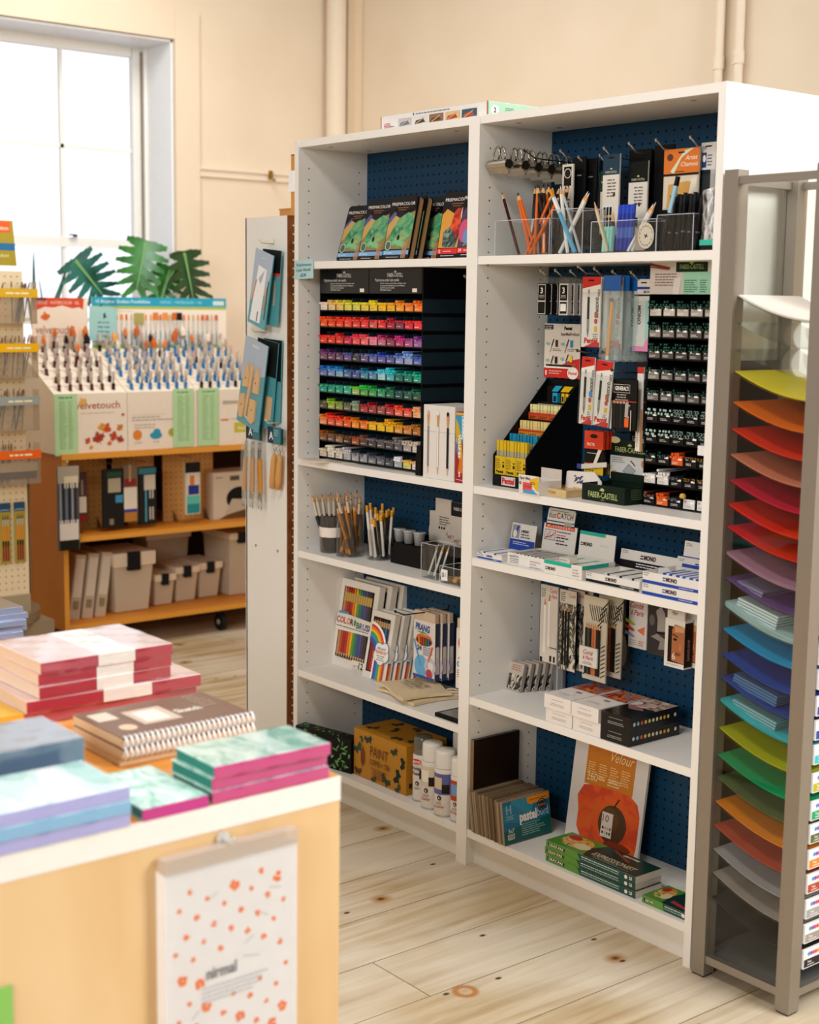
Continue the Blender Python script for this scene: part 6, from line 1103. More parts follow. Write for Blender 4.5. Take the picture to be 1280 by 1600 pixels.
# ================================================================ bottom shelf right z .0989
z8 = .0993; KR = C('#8a6a48', .7)
t = T('dark_board', 'large dark brown wrapped board standing against the left panel', 'board', (.8225, .010, z8)); b = B(); b.box(0, .012, 0, .165, 0, .248, C('#20130b', .35, coat=.2)); b.box(0, .012, -.001, 0, 0, .248, KR); P(b, 'board', t)
b = B(); s = b.right(0, 0, .012); s.r(.0, .0, .030, .095, C('#1c6c8c')); s.r(.004, .01, .016, .014, '#e8e4dc'); s.r(.004, .01, .007, .03, '#e8e4dc'); P(b, 'print', t)
rn = random.Random(9)
for i in range(19):
    x = .842 + i * .0071; lean = 10 - i * .1
    t = T('pastel_board', ('teal covered art panel, foremost of the leaning row' if i == 18 else 'kraft-edged pastel panel in the tight leaning row, %s from the left' % (ORD[i] if i < 14 else ('fifteenth', 'sixteenth', 'seventeenth', 'eighteenth')[i - 14])), 'art panel', (x, -.002 + rn.uniform(0, .006), z8 + .0008), 0, ry=-lean)
    b = B(); c = rn.choice(['#8a7458', '#7a6448', '#a08c70', '#6a543c', '#9a866c']); b.box(0, .0058, 0, .170, 0, .112 + rn.uniform(-.002, .002), C(c, .6)); P(b, 'panel', t)
    if i == 18:
        b = B(); s = b.right(0, 0, .0058); s.r(.001, .001, .169, .111, C('#1c7494', .4)); s.q([(.001, .001), (.169, .001), (.169, .050), (.001, .036)], C('#12605c', .4)); s.q([(.03, .111), (.12, .111), (.10, .07), (.04, .06)], C('#2c94b0', .4)); s.q([(.001, .06), (.05, .05), (.08, .07), (.04, .1), (.001, .1)], C('#2a84a4', .4))
        s.t('pastel', .058, .052, .024, '#f2f0ea', bold=.05, wid=.062); s.t('bord', .122, .054, .024, '#cfe4ea', bold=0, wid=.040); s.q([(.088, .111), (.169, .111), (.169, .095), (.10, .090), (.088, .096)], C('#e8921c')); s.gk(.098, .100, .06, 1, .005, '#5a3410', rnd=.05); s.ring(.140, .082, .014, .0165, C('#14283c'), 20); s.e(.140, .082, .011, .011, '#1c3040'); s.r(.124, .079, .156, .084, '#a85c1c')
        for q in ((.012, .078, .016, .102), (.026, .078, .030, .102), (.012, .089, .030, .092)): s.r(*q, C('#8cc4d4'))
        s.gk(.01, .072, .028, 3, .004, '#a8d0d8', al='c'); s.gk(.062, .042, .09, 6, .0055, '#8cc4c0'); s.r(.012, .012, .036, .026, '#e8e4dc'); [s.r(.014 + k * .0026, .014, .0152 + k * .0026, .025, '#1a1a1a') for k in range(8)]; s.t('5x7', .014, .030, .010, '#c8dcdc', bold=.03); P(b, 'cover_print', t)
# velour pad
t = T('paper_pad', 'white pastel paper pad with orange cover and dark apple, leaning upright', 'paper pad', (1.030, .160, z8), 3, rx=-8); w, h = .245, .330
b = B(); b.box(0, w, 0, .008, 0, h, C('#d6d1cf', .45)); P(b, 'pad', t)
APL = ramp_mat('pastel_orange', [(0.35, '#d8601c'), (0.5, '#dc5418'), (0.62, '#c8401c')], scale=18, rough=.5, distort=1.0)
b = B(); g = b.front(0, 0, 0); g.r(.045, .165, .205, .278, C('#c4761c', .5)); g.t('Hahnemühle', w * .55, .295, .022, '#4a2a34', 'c', bold=.0, wid=.14); g.ring(.040, .305, .006, .009, C('#a83c3c'), 14)
rg = [(.035, .05), (.06, .012), (.12, .004), (.20, .004), (.232, .012), (.236, .05), (.236, .12), (.225, .150), (.20, .166), (.17, .168), (.08, .168), (.045, .16), (.028, .13), (.036, .09)]
g.q([(u, v) for u, v in rg], APL); g.e(.152, .080, .046, .050, C('#4a3018', .4), 26); g.e(.142, .090, .030, .032, C('#5c3c1c', .4), 22); g.l(.152, .125, .166, .150, .004, C('#3a2010')); g.e(.175, .028, .045, .012, C('#7a2c10', .5), 22)
g.t('Velour', .125, .240, .026, '#f0d8a8', bold=-.004, shear=.4, wid=.075); [g.gk(.052 + i * .037, .222, .030, 7, .006, '#e8c080') for i in range(4)]; g.t('260', .052, .176, .022, '#e8d0a0', bold=.0, wid=.036); g.gk(.092, .190, .02, 2, .007, '#e8d0a0', rnd=.1); g.gk(.122, .190, .045, 3, .007, '#e8d0a0', rnd=.1); g.r(.044, .199, .205, .1995, '#d8a050')
g.r(.118, .044, .154, .108, '#dcd4cc'); g.t('10', .121, .084, .018, '#5a2c1c', bold=.0)
for i, c in enumerate(('#2a2426', '#a8948c', '#c8a07c', '#8a3c28', '#1c1c20', '#d8b894', '#3c7c74', '#2a2a30')): g.r(.122 + (i % 4) * .008, .064 - (i // 4) * .012, .127 + (i % 4) * .008, .071 - (i // 4) * .012, c)
P(b, 'cover_print', t)
# oil pastel boxes
def craypas(loc, w, d, label, lime=.36, rz=0, sm=False):
    h = .0175; t = T('oil_pastel_box', label, 'oil pastel box', loc, rz); b = B(); b.box(0, w, 0, d, 0, h, C('#d8d2c8', .5)); P(b, 'box', t)
    b = B(); f = b.front(0, 0, 0); f.r(0, 0, w, h, '#1f4a44'); f.r(0, 0, w * lime, h, C('#5c9438', .4)); f.q([(w * lime, 0), (w * (lime + .04), 0), (w * lime, h)], C('#5c9438'))
    f.r(.006, .005, w * .22, .013, '#1a2418'); f.t('CRAY-PAS', .010, .006, .006, '#f0e8d0', bold=.03, wid=w * .17); f.gk(w * (lime + .05), .0115, w * .42, 1, .004, '#cfe0d8', h=.0022, rnd=.02); f.gk(w * (lime + .05), .006, w * .42, 1, .004, '#a8c0b8', h=.002, rnd=.02); f.e(w * .9, h / 2, .005, .005, '#e8e4dc'); f.t('25', w * .935, .006, .007, '#e8e4dc', bold=.04)
    g = b.top(0, 0, h); g.r(0, 0, w, d, C('#14332c', .3)); g.q([(0, 0), (w * .42, 0), (w * .36, d * .5), (w * .42, d), (0, d)], C('#4c8a2c', .3)); g.e(w * .2, d * .55, w * .16, d * .38, FRU); g.e(w * .12, d * .75, w * .07, d * .15, C('#b01c28')); g.e(w * .3, d * .4, w * .08, d * .2, C('#d8c8a0'))
    if not sm: g.t('EXPRESSIONIST', w * .68, d * .22, .019, '#c8b890', 'c', bold=.02, wid=w * .46, shear=.2); g.gk(w * .5, d * .15, w * .4, 2, .006, '#7aa090'); g.q([(w * .5, d * .9), (w * .75, d * .55), (w * .78, d * .6), (w * .53, d * .95)], C('#8a3c20')); g.t('CRAY-PAS', w * .72, d * .80, .008, '#e8dcc0', 'c', bold=.04)
    else: g.q([(w * .5, d * .2), (w * .9, d * .1), (w * .9, d * .2), (w * .5, d * .35)], C('#a82c3c')); g.e(w * .8, d * .7, .02, .015, C('#5a6c60'))
    P(b, 'print', t)
FRU = ramp_mat('fruit_art', [(0.35, '#b8401c'), (0.47, '#d8902c'), (0.57, '#d8c070'), (0.68, '#4c7c2c')], scale=30, rough=.3, distort=2.0)
for i in range(3): craypas((1.104 + .004 * (1 - i % 2), .018, z8 + .0185 * i), .305, .092, 'long oil pastel box with green fruit end, %s in the pile of three' % ('bottom', 'middle', 'top')[i], rz=(0, .6, -.4)[i])
craypas((1.434, .018, z8), .140, .092, 'small oil pastel box with green fruit end alone at right', .45, sm=True)
# ================================================================ white box on top of the bookcases
t = T('printed_carton', 'long white and mint product box lying on top of the bookcases', 'box', (.378, .030, 1.9635)); b = B(); b.box(0, .435, 0, .20, 0, .037, C('#ece8e4', .5)); b.box(-.0035, 0, 0, .2, 0, .037, C('#8a4a1c')); b.box(-.0005, .436, -.0005, .2, .037, .0385, C('#e4dcd2')); b.box(.4345, .4365, -.001, .001, 0, .039, C('#a8521c')); P(b, 'carton', t)
b = B(); g = b.front(0, 0, 0); g.t('HASRA', .012, .004, .014, '#c85060', bold=.02, wid=.03); g.gk(.04, .006, .02, 1, .006, '#3c5c98'); g.gk(.15, .030, .14, 1, .005, '#7a8890', h=.0032, rnd=.02); g.e(.14, .032, .003, .004, '#2c7c8c')
for i, cc in enumerate((('#c8c0c4', '#5c7ca0'), ('#e0dcd8', '#2c4048'), ('#8a6c54', '#5a3c2c'), ('#d8b888', '#a83c2c'), ('#3c5468', '#b84a34'))): u = .075 + i * .066; g.r(u, .002, u + .058, .025, cc[0]); g.q([(u + .005, .004), (u + .05, .008), (u + .04, .018), (u + .01, .014)], C(cc[1])); g.l(u + .01, .006, u + .045, .020, .003, C('#d0a060'))
s = b.right(0, 0, .4365); s.r(.003, 0, .2, .0375, C('#a4c8ac')); s.e(.025, .018, .013, .012, '#ece8e0'); s.t('2', .025, .012, .012, '#4a1c1c', 'c', bold=.04); s.gk(.06, .024, .03, 3, .004, '#3c5c48', rnd=.1); P(b, 'print', t)
# ================================================================ wooden cabinet by the window (faces +x)
BIRCH = ramp_mat('orange_birch', [(0.3, '#c4741c'), (0.7, '#d08428')], scale=5, stretch=(1, .6, .4), rough=.5); BEDGE = C('#e09a38', .5)
CX, CY = -1.96, .175; CWd, CDp = 1.70, .60
t = T('wooden_cabinet', 'orange birch open cabinet on castors under the window', 'cabinet', (CX, CY, 0), 90)
for nm, a in (('side_panel', (0, .022, 0, CDp, .105, .855)), ('side_panel', (CWd - .022, CWd, 0, CDp, .105, .855)), ('bottom_board', (.022, CWd - .022, 0, CDp, .105, .127)), ('shelf', (.022, CWd - .022, .002, CDp, .482, .504)), ('top_board', (-.002, CWd + .002, -.004, CDp, .833, .857))):
    b = B(); b.box(*a, BIRCH, front=BEDGE); P(b, nm, t, bev=.001)
b = B(); b.box(.022, CWd - .022, CDp - .012, CDp, .127, .833, C('#3a2414', .7)); P(b, 'back_board', t)
for x in (.06, .80, 1.6):
    for y in (.06, .5):
        b = B(); b.box(x - .02, x + .02, y - .02, y + .02, .085, .105, '#1a1816'); b.cyl((x - .012, y, .04), (x + .012, y, .04), .04, m=C('#201c18', .4), n=20); b.cyl((x - .014, y, .04), (x + .014, y, .04), .012, m='#a8a49c', n=12); P(b, 'castor', t)
# three brush counter displays
DW = C('#ede0cf', .5)
MAPLELEAF = [(0, -1), (.08, -.45), (.5, -.55), (.42, -.35), (.95, -.05), (.75, .08), (.85, .4), (.5, .3), (.42, .55), (.2, .2), (.28, .75), (.12, .68), (0, 1)]
def leaf5(g, u, v, s, m, rot=0):
    pts = MAPLELEAF + [(-x, y) for x, y in MAPLELEAF[-2:0:-1]]; c, sn = math.cos(R(rot)), math.sin(R(rot))
    ctr = (u, v); q = [(u + s * (x * c - y * sn), v + s * (x * sn + y * c)) for x, y in pts]
    for i in range(len(q)): g.b.poly([g.P(*ctr), g.P(*q[i]), g.P(*q[(i + 1) % len(q)])], m)
    g.k += 1
BP = {}
def brush_mesh(col, hair, kind):
    k = (col, hair, kind)
    if k in BP: return BP[k]
    b = B(); w = {'s': .0035, 'm': .0055, 'l': .010, 'x': .015}[kind]
    b.cyl((0, 0, -.03), (0, 0, .030), .0062, .0082 if kind != 'x' else .010, m=C(col, .25, coat=.4), n=8); b.cyl((0, 0, .030), (0, 0, .052), .0050, w * .9, m=SILV, n=8); b.cyl((0, 0, .052), (0, 0, .062 + w), w, w * .9, m=C(hair, .8), n=8); b.cyl((0, 0, .062 + w), (0, 0, .068 + w * 2), w * .9, w * .2, m=C(hair, .8), n=8)
    if kind in 'sm': b.cyl((0, 0, .045), (0, 0, .082), .0085, m=clear('#f6f2ec', .5, .1, .28), n=8)
    o = P(b, 'x'); BP[k] = o.data; bpy.data.objects.remove(o); return BP[k]
rn = random.Random(21)
def display(y0, w, label, rows, cols, hcol, gname, brushn, art):
    t = T('brush_display', label, 'brush display', (CX - .012, y0, .8575), 90)
    # local: x right (world +y), y back (world -x)
    z1, z2, d = .250, .430, .34; pr_ = [(0, 0), (0, z1), (d, z2), (d, 0)]
    b = B()
    for x in (0, w - .003): b.add([(x, y, z) for y, z in pr_] + [(x + .003, y, z) for y, z in pr_], [(0, 1, 2, 3), (7, 6, 5, 4)] + [(i, 4 + i, 4 + (i + 1) % 4, (i + 1) % 4) for i in range(4)], DW)
    b.box(.003, w - .003, d - .003, d, 0, z2, DW); b.box(.003, w - .003, 0, .003, 0, z1, DW); P(b, 'carton', t)
    b = B()
    for r in range(rows):
        f0, f1 = r / rows, (r + 1) / rows; ya, yb = d * f0, d * f1; za, zb = z1 + (z2 - z1) * f0, z1 + (z2 - z1) * f1
        b.add([(.003, ya, za), (w - .003, ya, za), (w - .003, yb, zb - .004), (.003, yb, zb - .004)], [(0, 1, 2, 3)], DW); b.add([(.003, yb, zb - .004), (w - .003, yb, zb - .004), (w - .003, yb, zb), (.003, yb, zb)], [(0, 1, 2, 3)], DW)
    P(b, 'tiered_top', t)
    b = B(); hol = C('#8a7f70', .7)
    for r in range(rows):
        f = (r + .45) / rows; y, z = d * f, z1 + (z2 - z1) * (r + .40) / rows
        for c in range(cols):
            x = (c + .75 + (.25 if r % 2 else 0)) * w / (cols + .75); n = 10
            b.add([(x + .009 * math.cos(i * .628), y + .010 * math.sin(i * .628), z + .0012 + (z2 - z1) / d * .010 * math.sin(i * .628) * .9) for i in range(n)], [tuple(range(n))], hol)
            k = rn.choice('smmsm' if r < rows - 3 else 'smmlx'); hair = rn.choice(['#d8762c', '#c86420', '#2a1c18', '#e0a060', '#b85c28', '#e8dcc8'] if r > 2 else ['#d8c4a8', '#c88c5c', '#8a5c3c'])
            o = bpy.data.objects.new('paint_brush', brush_mesh(hcol if rn.random() < .93 else '#2a1414', hair, k)); COL.objects.link(o)
            wx, wy = CX - .012 - y, y0 + x; ti = rn.uniform(-9, 9); o.location = (wx, wy, .8575 + z - .004 + (0 if k in 'sm' else .02)); o.rotation_euler = (R(ti), R(rn.uniform(-4, 8)), 0)
            ln = '%s hole of the %s row' % (ORD[c], ORD[r]); tag(o, '%s-handled brush, %s, %s' % (brushn, ln, gname), 'paint brush', '%s-handled brushes in the %s' % (brushn, gname))
    P(b, 'holes', t)
    b = B(); g = b.front(0, 0, -.0002); art(g, w, z1); P(b, 'front_print', t)
    return t
def art1(g, w, h):
    g.t('velvetouch', w * .9, h * .74, .030, '#b05c3c', 'r', wid=w * .62); g.gk(w * .36, h * .66, w * .5, 1, .006, '#b8a090'); 
    for u, v, s, c, r_ in ((.20, .06, .034, '#a83418', 20), (.235, .10, .030, '#c8481c', -30), (.27, .065, .026, '#b8401c', 70), (.215, .105, .022, '#e0982c', 10), (.30, .10, .020, '#c87c20', 40), (.15, .050, .018, '#c8501c', 60), (.30, .05, .022, '#a83c1c', -20), (.25, .035, .014, '#d86c20', 5), (.165, .022, .012, '#e0902c', 20)): leaf5(g, u, v, s, C(c, .6), r_)
    leaf5(g, .13, h * .86, .022, C('#e0b050'), 30); leaf5(g, .315, h * .62, .009, C('#c8481c'))
def art2(g, w, h):
    g.r(.02, h * .60, w * .55, h * .605, C('#c8b84c')); g.gk(.02, h * .55, w * .6, 2, .012, '#b0a498'); g.gk(.03, h * .42, w * .4, 2, .012, '#c0b4a8'); g.e(.045, .065, .022, .022, '#e0822c', 20); g.e(.135, .06, .030, .016, '#2c94b8', 16); g.e(.14, .075, .018, .014, '#2c94b8', 12); g.e(.225, .07, .030, .020, '#a8a82c', 16); g.e(.245, .065, .018, .015, '#c0bc4c', 12); g.gk(.03, .03, .05, 1, .008, '#b0a498'); g.gk(.12, .03, .05, 1, .008, '#b0a498')
def art3(g, w, h):
    g.q([(.13, h * .8), (.30, h * .78), (.30, h * .75), (.13, h * .73)], C('#b8ac98')); g.r(.12, h * .44, .16, h * .47, C('#d8762c')); g.gk(.17, h * .46, .1, 1, .008, '#b0a498'); g.r(.19, .055, w, .10, C('#c8bc2c')); g.t('Escoda', .21, .068, .014, '#f4f0d8', wid=.07)
display(.150, .335, 'white brush display with maple leaf print, left of three', 6, 6, '#5a1a1c', 'maple leaf display', 'maroon', art1)
display(.488, .340, 'middle white brush display with orange, blue and green paint dabs', 7, 7, '#1c7cc0', 'middle display', 'blue', art2)
display(.831, .345, 'right white brush display partly hidden behind the pegboard stand', 7, 7, '#1c78b8', 'right display', 'blue', art3)
# header boards behind
bx = CX - .012 - .342
t = T('header_board', 'cream header board with torn red band behind maroon brushes', 'header board', (bx, .218, .8575), 90); b = B(); b.box(0, .262, 0, .004, 0, .645, C('#ecd9c6', .5)); P(b, 'board', t)
b = B(); g = b.front(0, 0, 0); g.q([(0, .645), (.245, .645), (.240, .595), (.22, .605), (.19, .600), (.14, .612), (.10, .603), (.06, .606), (.02, .590), (0, .592)], C('#d0401c')); g.q([(0, .645), (.07, .645), (.06, .625), (0, .615)], C('#7a1c14')); g.t('ACRYLIC · WATERCOLOR · OIL', .118, .617, .014, '#f0b8a0', 'c', wid=.21, bold=.02); leaf5(g, .062, .562, .026, C('#d8621c'), 10); g.t('velvetouch', .015, .490, .036, '#a8765c', wid=.165); g.gk(.02, .478, .15, 1, .006, '#c8a890', rnd=.02); leaf5(g, .188, .515, .012, C('#c8481c'), 20); P(b, 'print', t)
t = T('header_board', 'wide white header board with teal band and printed brushes', 'header board', (bx, .500, .8575), 90); b = B(); b.box(0, .692, 0, .004, 0, .652, C('#ecdfd0', .5)); P(b, 'board', t)
b = B(); g = b.front(0, 0, 0); g.r(0, .612, .692, .652, C('#1c98b4', .45)); g.r(0, .600, .692, .612, C('#a8b848')); g.t('15 Brushes  Endless Possibilities', .02, .626, .014, '#c8e8ec', wid=.27, bold=.02); g.t('ACRYLIC  •  WATERCOLOR  •  OIL', .34, .626, .012, '#8cd0dc', wid=.22, bold=.02); g.r(.62, .620, .68, .640, C('#c8dcd8')); g.gk(.12, .588, .08, 1, .006, '#b8a898', rnd=.02)
for i in range(22):
    u = .12 + i * .0245; hc = rn.choice(['#d8762c', '#c86420', '#e08c3c', '#1c1816', '#c8b080']); wd = rn.choice([.004, .005, .006, .009]) if i not in (8, 10, 12, 13) else .016; g.q([(u - wd, .55), (u - wd * .8, .576 if wd < .01 else .585), (u + wd * .8, .576 if wd < .01 else .585), (u + wd, .55)], C(hc)); g.q([(u - wd * .8, .55), (u + wd * .8, .55), (u + .0035, .50), (u - .0035, .50)], C('#c8c4bc')); g.r(u - .0025, .440, u + .0025, .50, C('#3c94b4'))
g.r(.205, .532, .255, .582, C('#a89c58')); g.r(0, .420, .692, .440, C('#8ca840')); g.r(0, .36, .692, .42, C('#2c88b4')); P(b, 'print', t)
t = T('teal_notice', 'pale teal notice with small black bird clipped between the header boards', 'notice', (bx + .012, .478, 1.318), 90, ry=2); b = B(); b.box(0, .135, 0, .001, 0, .150, C('#9cc8c4', .6)); P(b, 'paper', t); b = B(); g = b.front(0, 0, 0); g.q([(.060, .122), (.066, .114), (.076, .128), (.078, .112), (.086, .108), (.076, .102), (.066, .096), (.070, .108)], C('#14242c'))
for i, s in enumerate(('ask us for', 'help with', 'brush sizes', 'and uses')): g.t(s, .07, .078 - i * .020, .009, '#2c5c64', 'c', shear=.3, bold=.02, wid=.06)
P(b, 'print', t)
for y, w_, lab in ((.149, .104, 'pale green price list hanging on the maple leaf brush display'), (.706, .104, 'pale green price list on the middle brush display, by paint dabs'), (.832, .106, 'pale green price list on the right brush display, hanging over the edge')):
    t = T('price_list', lab, 'price list', (CX - .009, y, .8575 + (-.006 if y < .2 else .002)), 90, rx=0); b = B(); b.box(0, w_, -.002, -.0008, 0, .256, C('#b4d8a4', .6)); P(b, 'paper', t); b = B(); g = b.front(0, 0, -.002); g.gk(.02, .238, w_ - .04, 1, .01, '#4a7c58', h=.005, rnd=.05); g.gk(.022, .222, .035, 22, .0092, '#7cac7c', h=.003); g.gk(.062, .222, .02, 22, .0092, '#7cac7c', h=.003, rnd=.1); P(b, 'print', t)
# middle shelf: tan pegboards and hanging packs
TANP = C('#d8a860', .6)
for i, (y, w_, x, lab) in enumerate(((.200, .28, -2.16, 'tan pegboard panel on the cabinet shelf, left one'), (.520, .205, -2.18, 'tan pegboard panel on the cabinet shelf, middle one behind dark packs'), (.755, .26, -2.15, 'tan pegboard panel on the cabinet shelf, right one with swatch pack'))):
    t = T('pegboard_panel', lab, 'pegboard panel', (x, y, .5045), 90); b = B(); b.box(0, w_, 0, .006, 0, .31, TANP); P(b, 'panel', t); b = B(); pegholes(b, .015, w_ - .01, .02, .30, -.0004, .003, mat=C('#6a4a20', .8)); P(b, 'holes', t)
    for xx in (.05, w_ - .05): b = B(); b.add([(xx, -.045, 0), (xx, 0, 0), (xx, 0, .05), (xx + .002, -.045, 0), (xx + .002, 0, 0), (xx + .002, 0, .05)], [(0, 1, 2), (5, 4, 3), (0, 3, 4, 1), (1, 4, 5, 2), (2, 5, 3, 0)], C('#7a4c1c')); P(b, 'bracket', t)
def bpack(y, z, w, h, x, lab, bands, base='#2a2a2e', rot=0, g_=None):
    t = T('brush_pack', lab, 'brush pack', (x, y, z), 90 , ry=rot); b = B(); b.box(0, w, 0, .012, -h, 0, C(base, .35, coat=.3)); P(b, 'bag', t)
    b = B(); g = b.front(0, -h, 0)
    for (u0, v0, u1, v1, c) in bands: g.r(u0 * w, v0 * h, u1 * w, v1 * h, C(c, .3))
    P(b, 'contents', t); b = B(); b.tube([(w / 2, .005, 0), (w / 2, .005, .02), (w / 2, .12, .022)], .002, SILV, 6); P(b, 'hanging_wire', t); return t
bl = [(.08 + i * .14, .32, .15 + i * .14, .80, c) for i, c in enumerate(('#8a98a8', '#1c1c22', '#6a7c94', '#14141a', '#98a4b0', '#22242c'))]
bpack(.138, .812, .095, .352, -1.925, 'long silver and white brush bag hanging at the left front of the cabinet', [(0, .80, 1, 1, '#a8a090'), (.3, .74, .95, .88, '#d8ccb0'), (.05, .0, .95, .12, '#1c1e14'), (.05, .12, .95, .36, '#d8cfc4')] + bl, '#4a4a4c')
bpack(.222, .770, .095, .215, -2.02, 'maroon brush bag with two white labels, second from cabinet left', [(.05, .18, .45, .52, '#e0d8cc'), (.5, .20, .95, .52, '#e0d8cc'), (.05, .02, .9, .16, '#8a1c14')] + [(.1 + i * .2, .55, .2 + i * .2, .85, '#9a8a80') for i in range(4)], '#4a3430')
bpack(.395, .775, .10, .255, -2.03, 'dark brush bag with green header hanging in the cabinet middle', [(.2, .86, .9, .95, '#1c4c38'), (.25, .6, .85, .84, '#b8ac94'), (.6, .42, .95, .55, '#3c94c0'), (.3, .05, .5, .15, '#8a7c68')], '#131214')
bpack(.492, .79, .07, .25, -2.03, 'clear brush bag with white label hanging between two dark bags', [(.05, .22, .95, .60, '#e4dccc'), (.05, .17, .95, .22, '#3c3c98'), (.1, .62, .9, .75, '#8a2424'), (.1, 0, .9, .16, '#b87c34'), (.4, .7, .55, 1, '#b89468')], '#7a6450')
bpack(.568, .775, .085, .255, -2.03, 'dark brush bag with teal header and white strips, right of the white label bag', [(.0, .88, 1, .98, '#2c7c8c'), (.3, .6, .95, .86, '#cfc8b8'), (.35, .05, .45, .6, '#4c98b0'), (.6, .08, .68, .3, '#c8c4bc'), (.76, .08, .84, .3, '#c8c4bc'), (.6, .45, .68, .62, '#c8c4bc'), (.76, .45, .84, .62, '#c8c4bc')], '#161618')
bpack(.800, .782, .078, .235, -2.03, 'swatch pack with orange, navy and turquoise bands on right pegboard', [(0, .80, 1, 1, '#1c1816'), (.1, .55, .9, .80, '#e0d8cc'), (.3, .55, .6, .75, '#d8822c'), (.2, .38, .9, .56, '#1c2c8c'), (.1, .18, .95, .36, '#5cc0b0'), (.1, .02, .95, .2, '#1c8c94')], '#d8ccb8', rot=0)
t = T('product_box', 'white cardboard product box with dark round picture on cabinet shelf right', 'box', (-2.08, .975, .5045), 90); b = B(); b.box(0, .24, 0, .16, 0, .215, C('#d9ccb6', .6)); P(b, 'carton', t); b = B(); g = b.front(0, 0, 0); g.gk(.015, .19, .04, 1, .01, '#6a6050'); g.r(.09, .175, .14, .197, '#5a5448'); g.e(.14, .09, .07, .055, '#141210', 24); g.q([(.06, .02), (.24, .05), (.24, .08), (.10, .09)], C('#c8bca8')); g.q([(.03, .0), (.24, .0), (.24, .05), (.08, .02)], C('#6a4828')); P(b, 'print', t)
# bins
TRL = clear('#f0e0c8', .2, .25, .60); zb_ = .1275
def bin_(y, x, w, d, h, lab, latch=True, lid=.03):
    t = T('storage_bin', lab, 'storage bin', (x, y, zb_), 90); b = B()
    z0 = [(0, .85), (h - lid, 1.0)]; v = []
    for z, s in z0: cx, cy = w / 2, d / 2; v += [(cx - w / 2 * (s * .94), cy - d / 2 * s * .94, z), (cx + w / 2 * s * .94, cy - d / 2 * s * .94, z), (cx + w / 2 * s * .94, cy + d / 2 * s * .94, z), (cx - w / 2 * s * .94, cy + d / 2 * s * .94, z)]
    b.add(v, [(3, 2, 1, 0), (0, 1, 5, 4), (1, 2, 6, 5), (2, 3, 7, 6), (3, 0, 4, 7)], TRL); P(b, 'tub', t, bev=.008)
    b = B(); b.box(0, w, 0, d, h - lid, h, C('#e8d8c0', .4)); P(b, 'lid', t, bev=.009, seg=3)
    if latch: b = B(); b.box(w * .32, w * .62, -.008, .012, h - lid - .018, h + .003, C('#16151a', .35)); P(b, 'latch', t, bev=.002)
    return t
for i in range(3):
    t = T('flat_case', 'translucent flat case leaning at cabinet bottom left, %s' % ('leftmost', 'middle of three', 'rightmost of three')[i], 'flat case', (-2.07, .245 + .062 * i, zb_), 90, ry=8)
    b = B(); b.box(0, .048, 0, .34, .002, .285, TRL); b.box(.012, .036, -.004, .004, .05, .085, C('#8a8060', .5)); b.box(.004, .044, -.003, .003, .10, .27, C('#d8cdbc', .4)); P(b, 'case', t, bev=.004)
bin_(.452, -2.05, .205, .26, .27, 'large translucent storage bin with black latch beside flat cases', lid=.06)
bin_(.680, -2.10, .110, .22, .145, 'small translucent bin, left of three small ones in a row'); bin_(.800, -2.12, .125, .22, .165, 'small translucent bin, middle of three small ones in a row'); bin_(.935, -2.14, .125, .22, .168, 'small translucent bin, right of three small ones in a row')
bin_(.78, -2.36, .24, .16, .29, 'wide translucent bin standing behind the small bins', latch=False); bin_(1.075, -2.10, .14, .26, .30, 'tall translucent case with black latch at the right end of the row'); bin_(1.225, -2.10, .14, .26, .30, 'tall translucent case partly hidden behind white panel')
# grey box beside right display
b = B(); b.box(0, .12, 0, .2, 0, .34, C('#b8a890', .5)); tag(P(b, 'grey_carton'), 'grey carton at right of the brush displays beside the stand', 'box', loc=(-2.24, 1.20, .8575), rz=90)
# ================================================================ brush spinner at the far left
sp_ = T('brush_spinner', 'cream pegboard spinner with yellow and orange price strips at left edge', 'display stand', (-1.75, -.42, 0), 90)
CREAM = C('#e8d4b0', .55)
b = B(); b.box(.0, .345, .0, .008, .335, 1.60, CREAM); b.box(.35, .356, .0, .35, .335, .86, C('#7a5a38')); P(b, 'pegboard_face', sp_)
b = B(); pegholes(b, .02, .335, .36, 1.585, -.0004, .003, mat=C('#8a7440', .8)); P(b, 'holes', sp_)
b = B(); b.box(0, .35, .01, .35, .335, 1.60, C('#cdb892', .6)); P(b, 'core', sp_)
b = B(); b.box(0, .345, -.01, .36, .262, .335, C('#a8987c', .4)); P(b, 'skirt', sp_)
b = B(); b.cyl((.17, .17, .225), (.17, .17, .262), .27, m=C('#8a7a60', .4, .3), n=40); P(b, 'turntable', sp_, bev=.002)
b = B(); b.box(-.15, .435, -.03, .40, .165, .222, C('#9a8a70', .4, .3)); P(b, 'base_platform', sp_, bev=.004)
for x, y in ((-.1, .0), (.385, .02), (.385, .36), (-.1, .36)): b = B(); b.cyl((x, y, .045), (x, y, .165), .012, m='#2a2622', n=10); b.cyl((x - .012, y, .045), (x + .012, y, .045), .045, m=C('#3a342c', .4), n=20); P(b, 'castor', sp_)
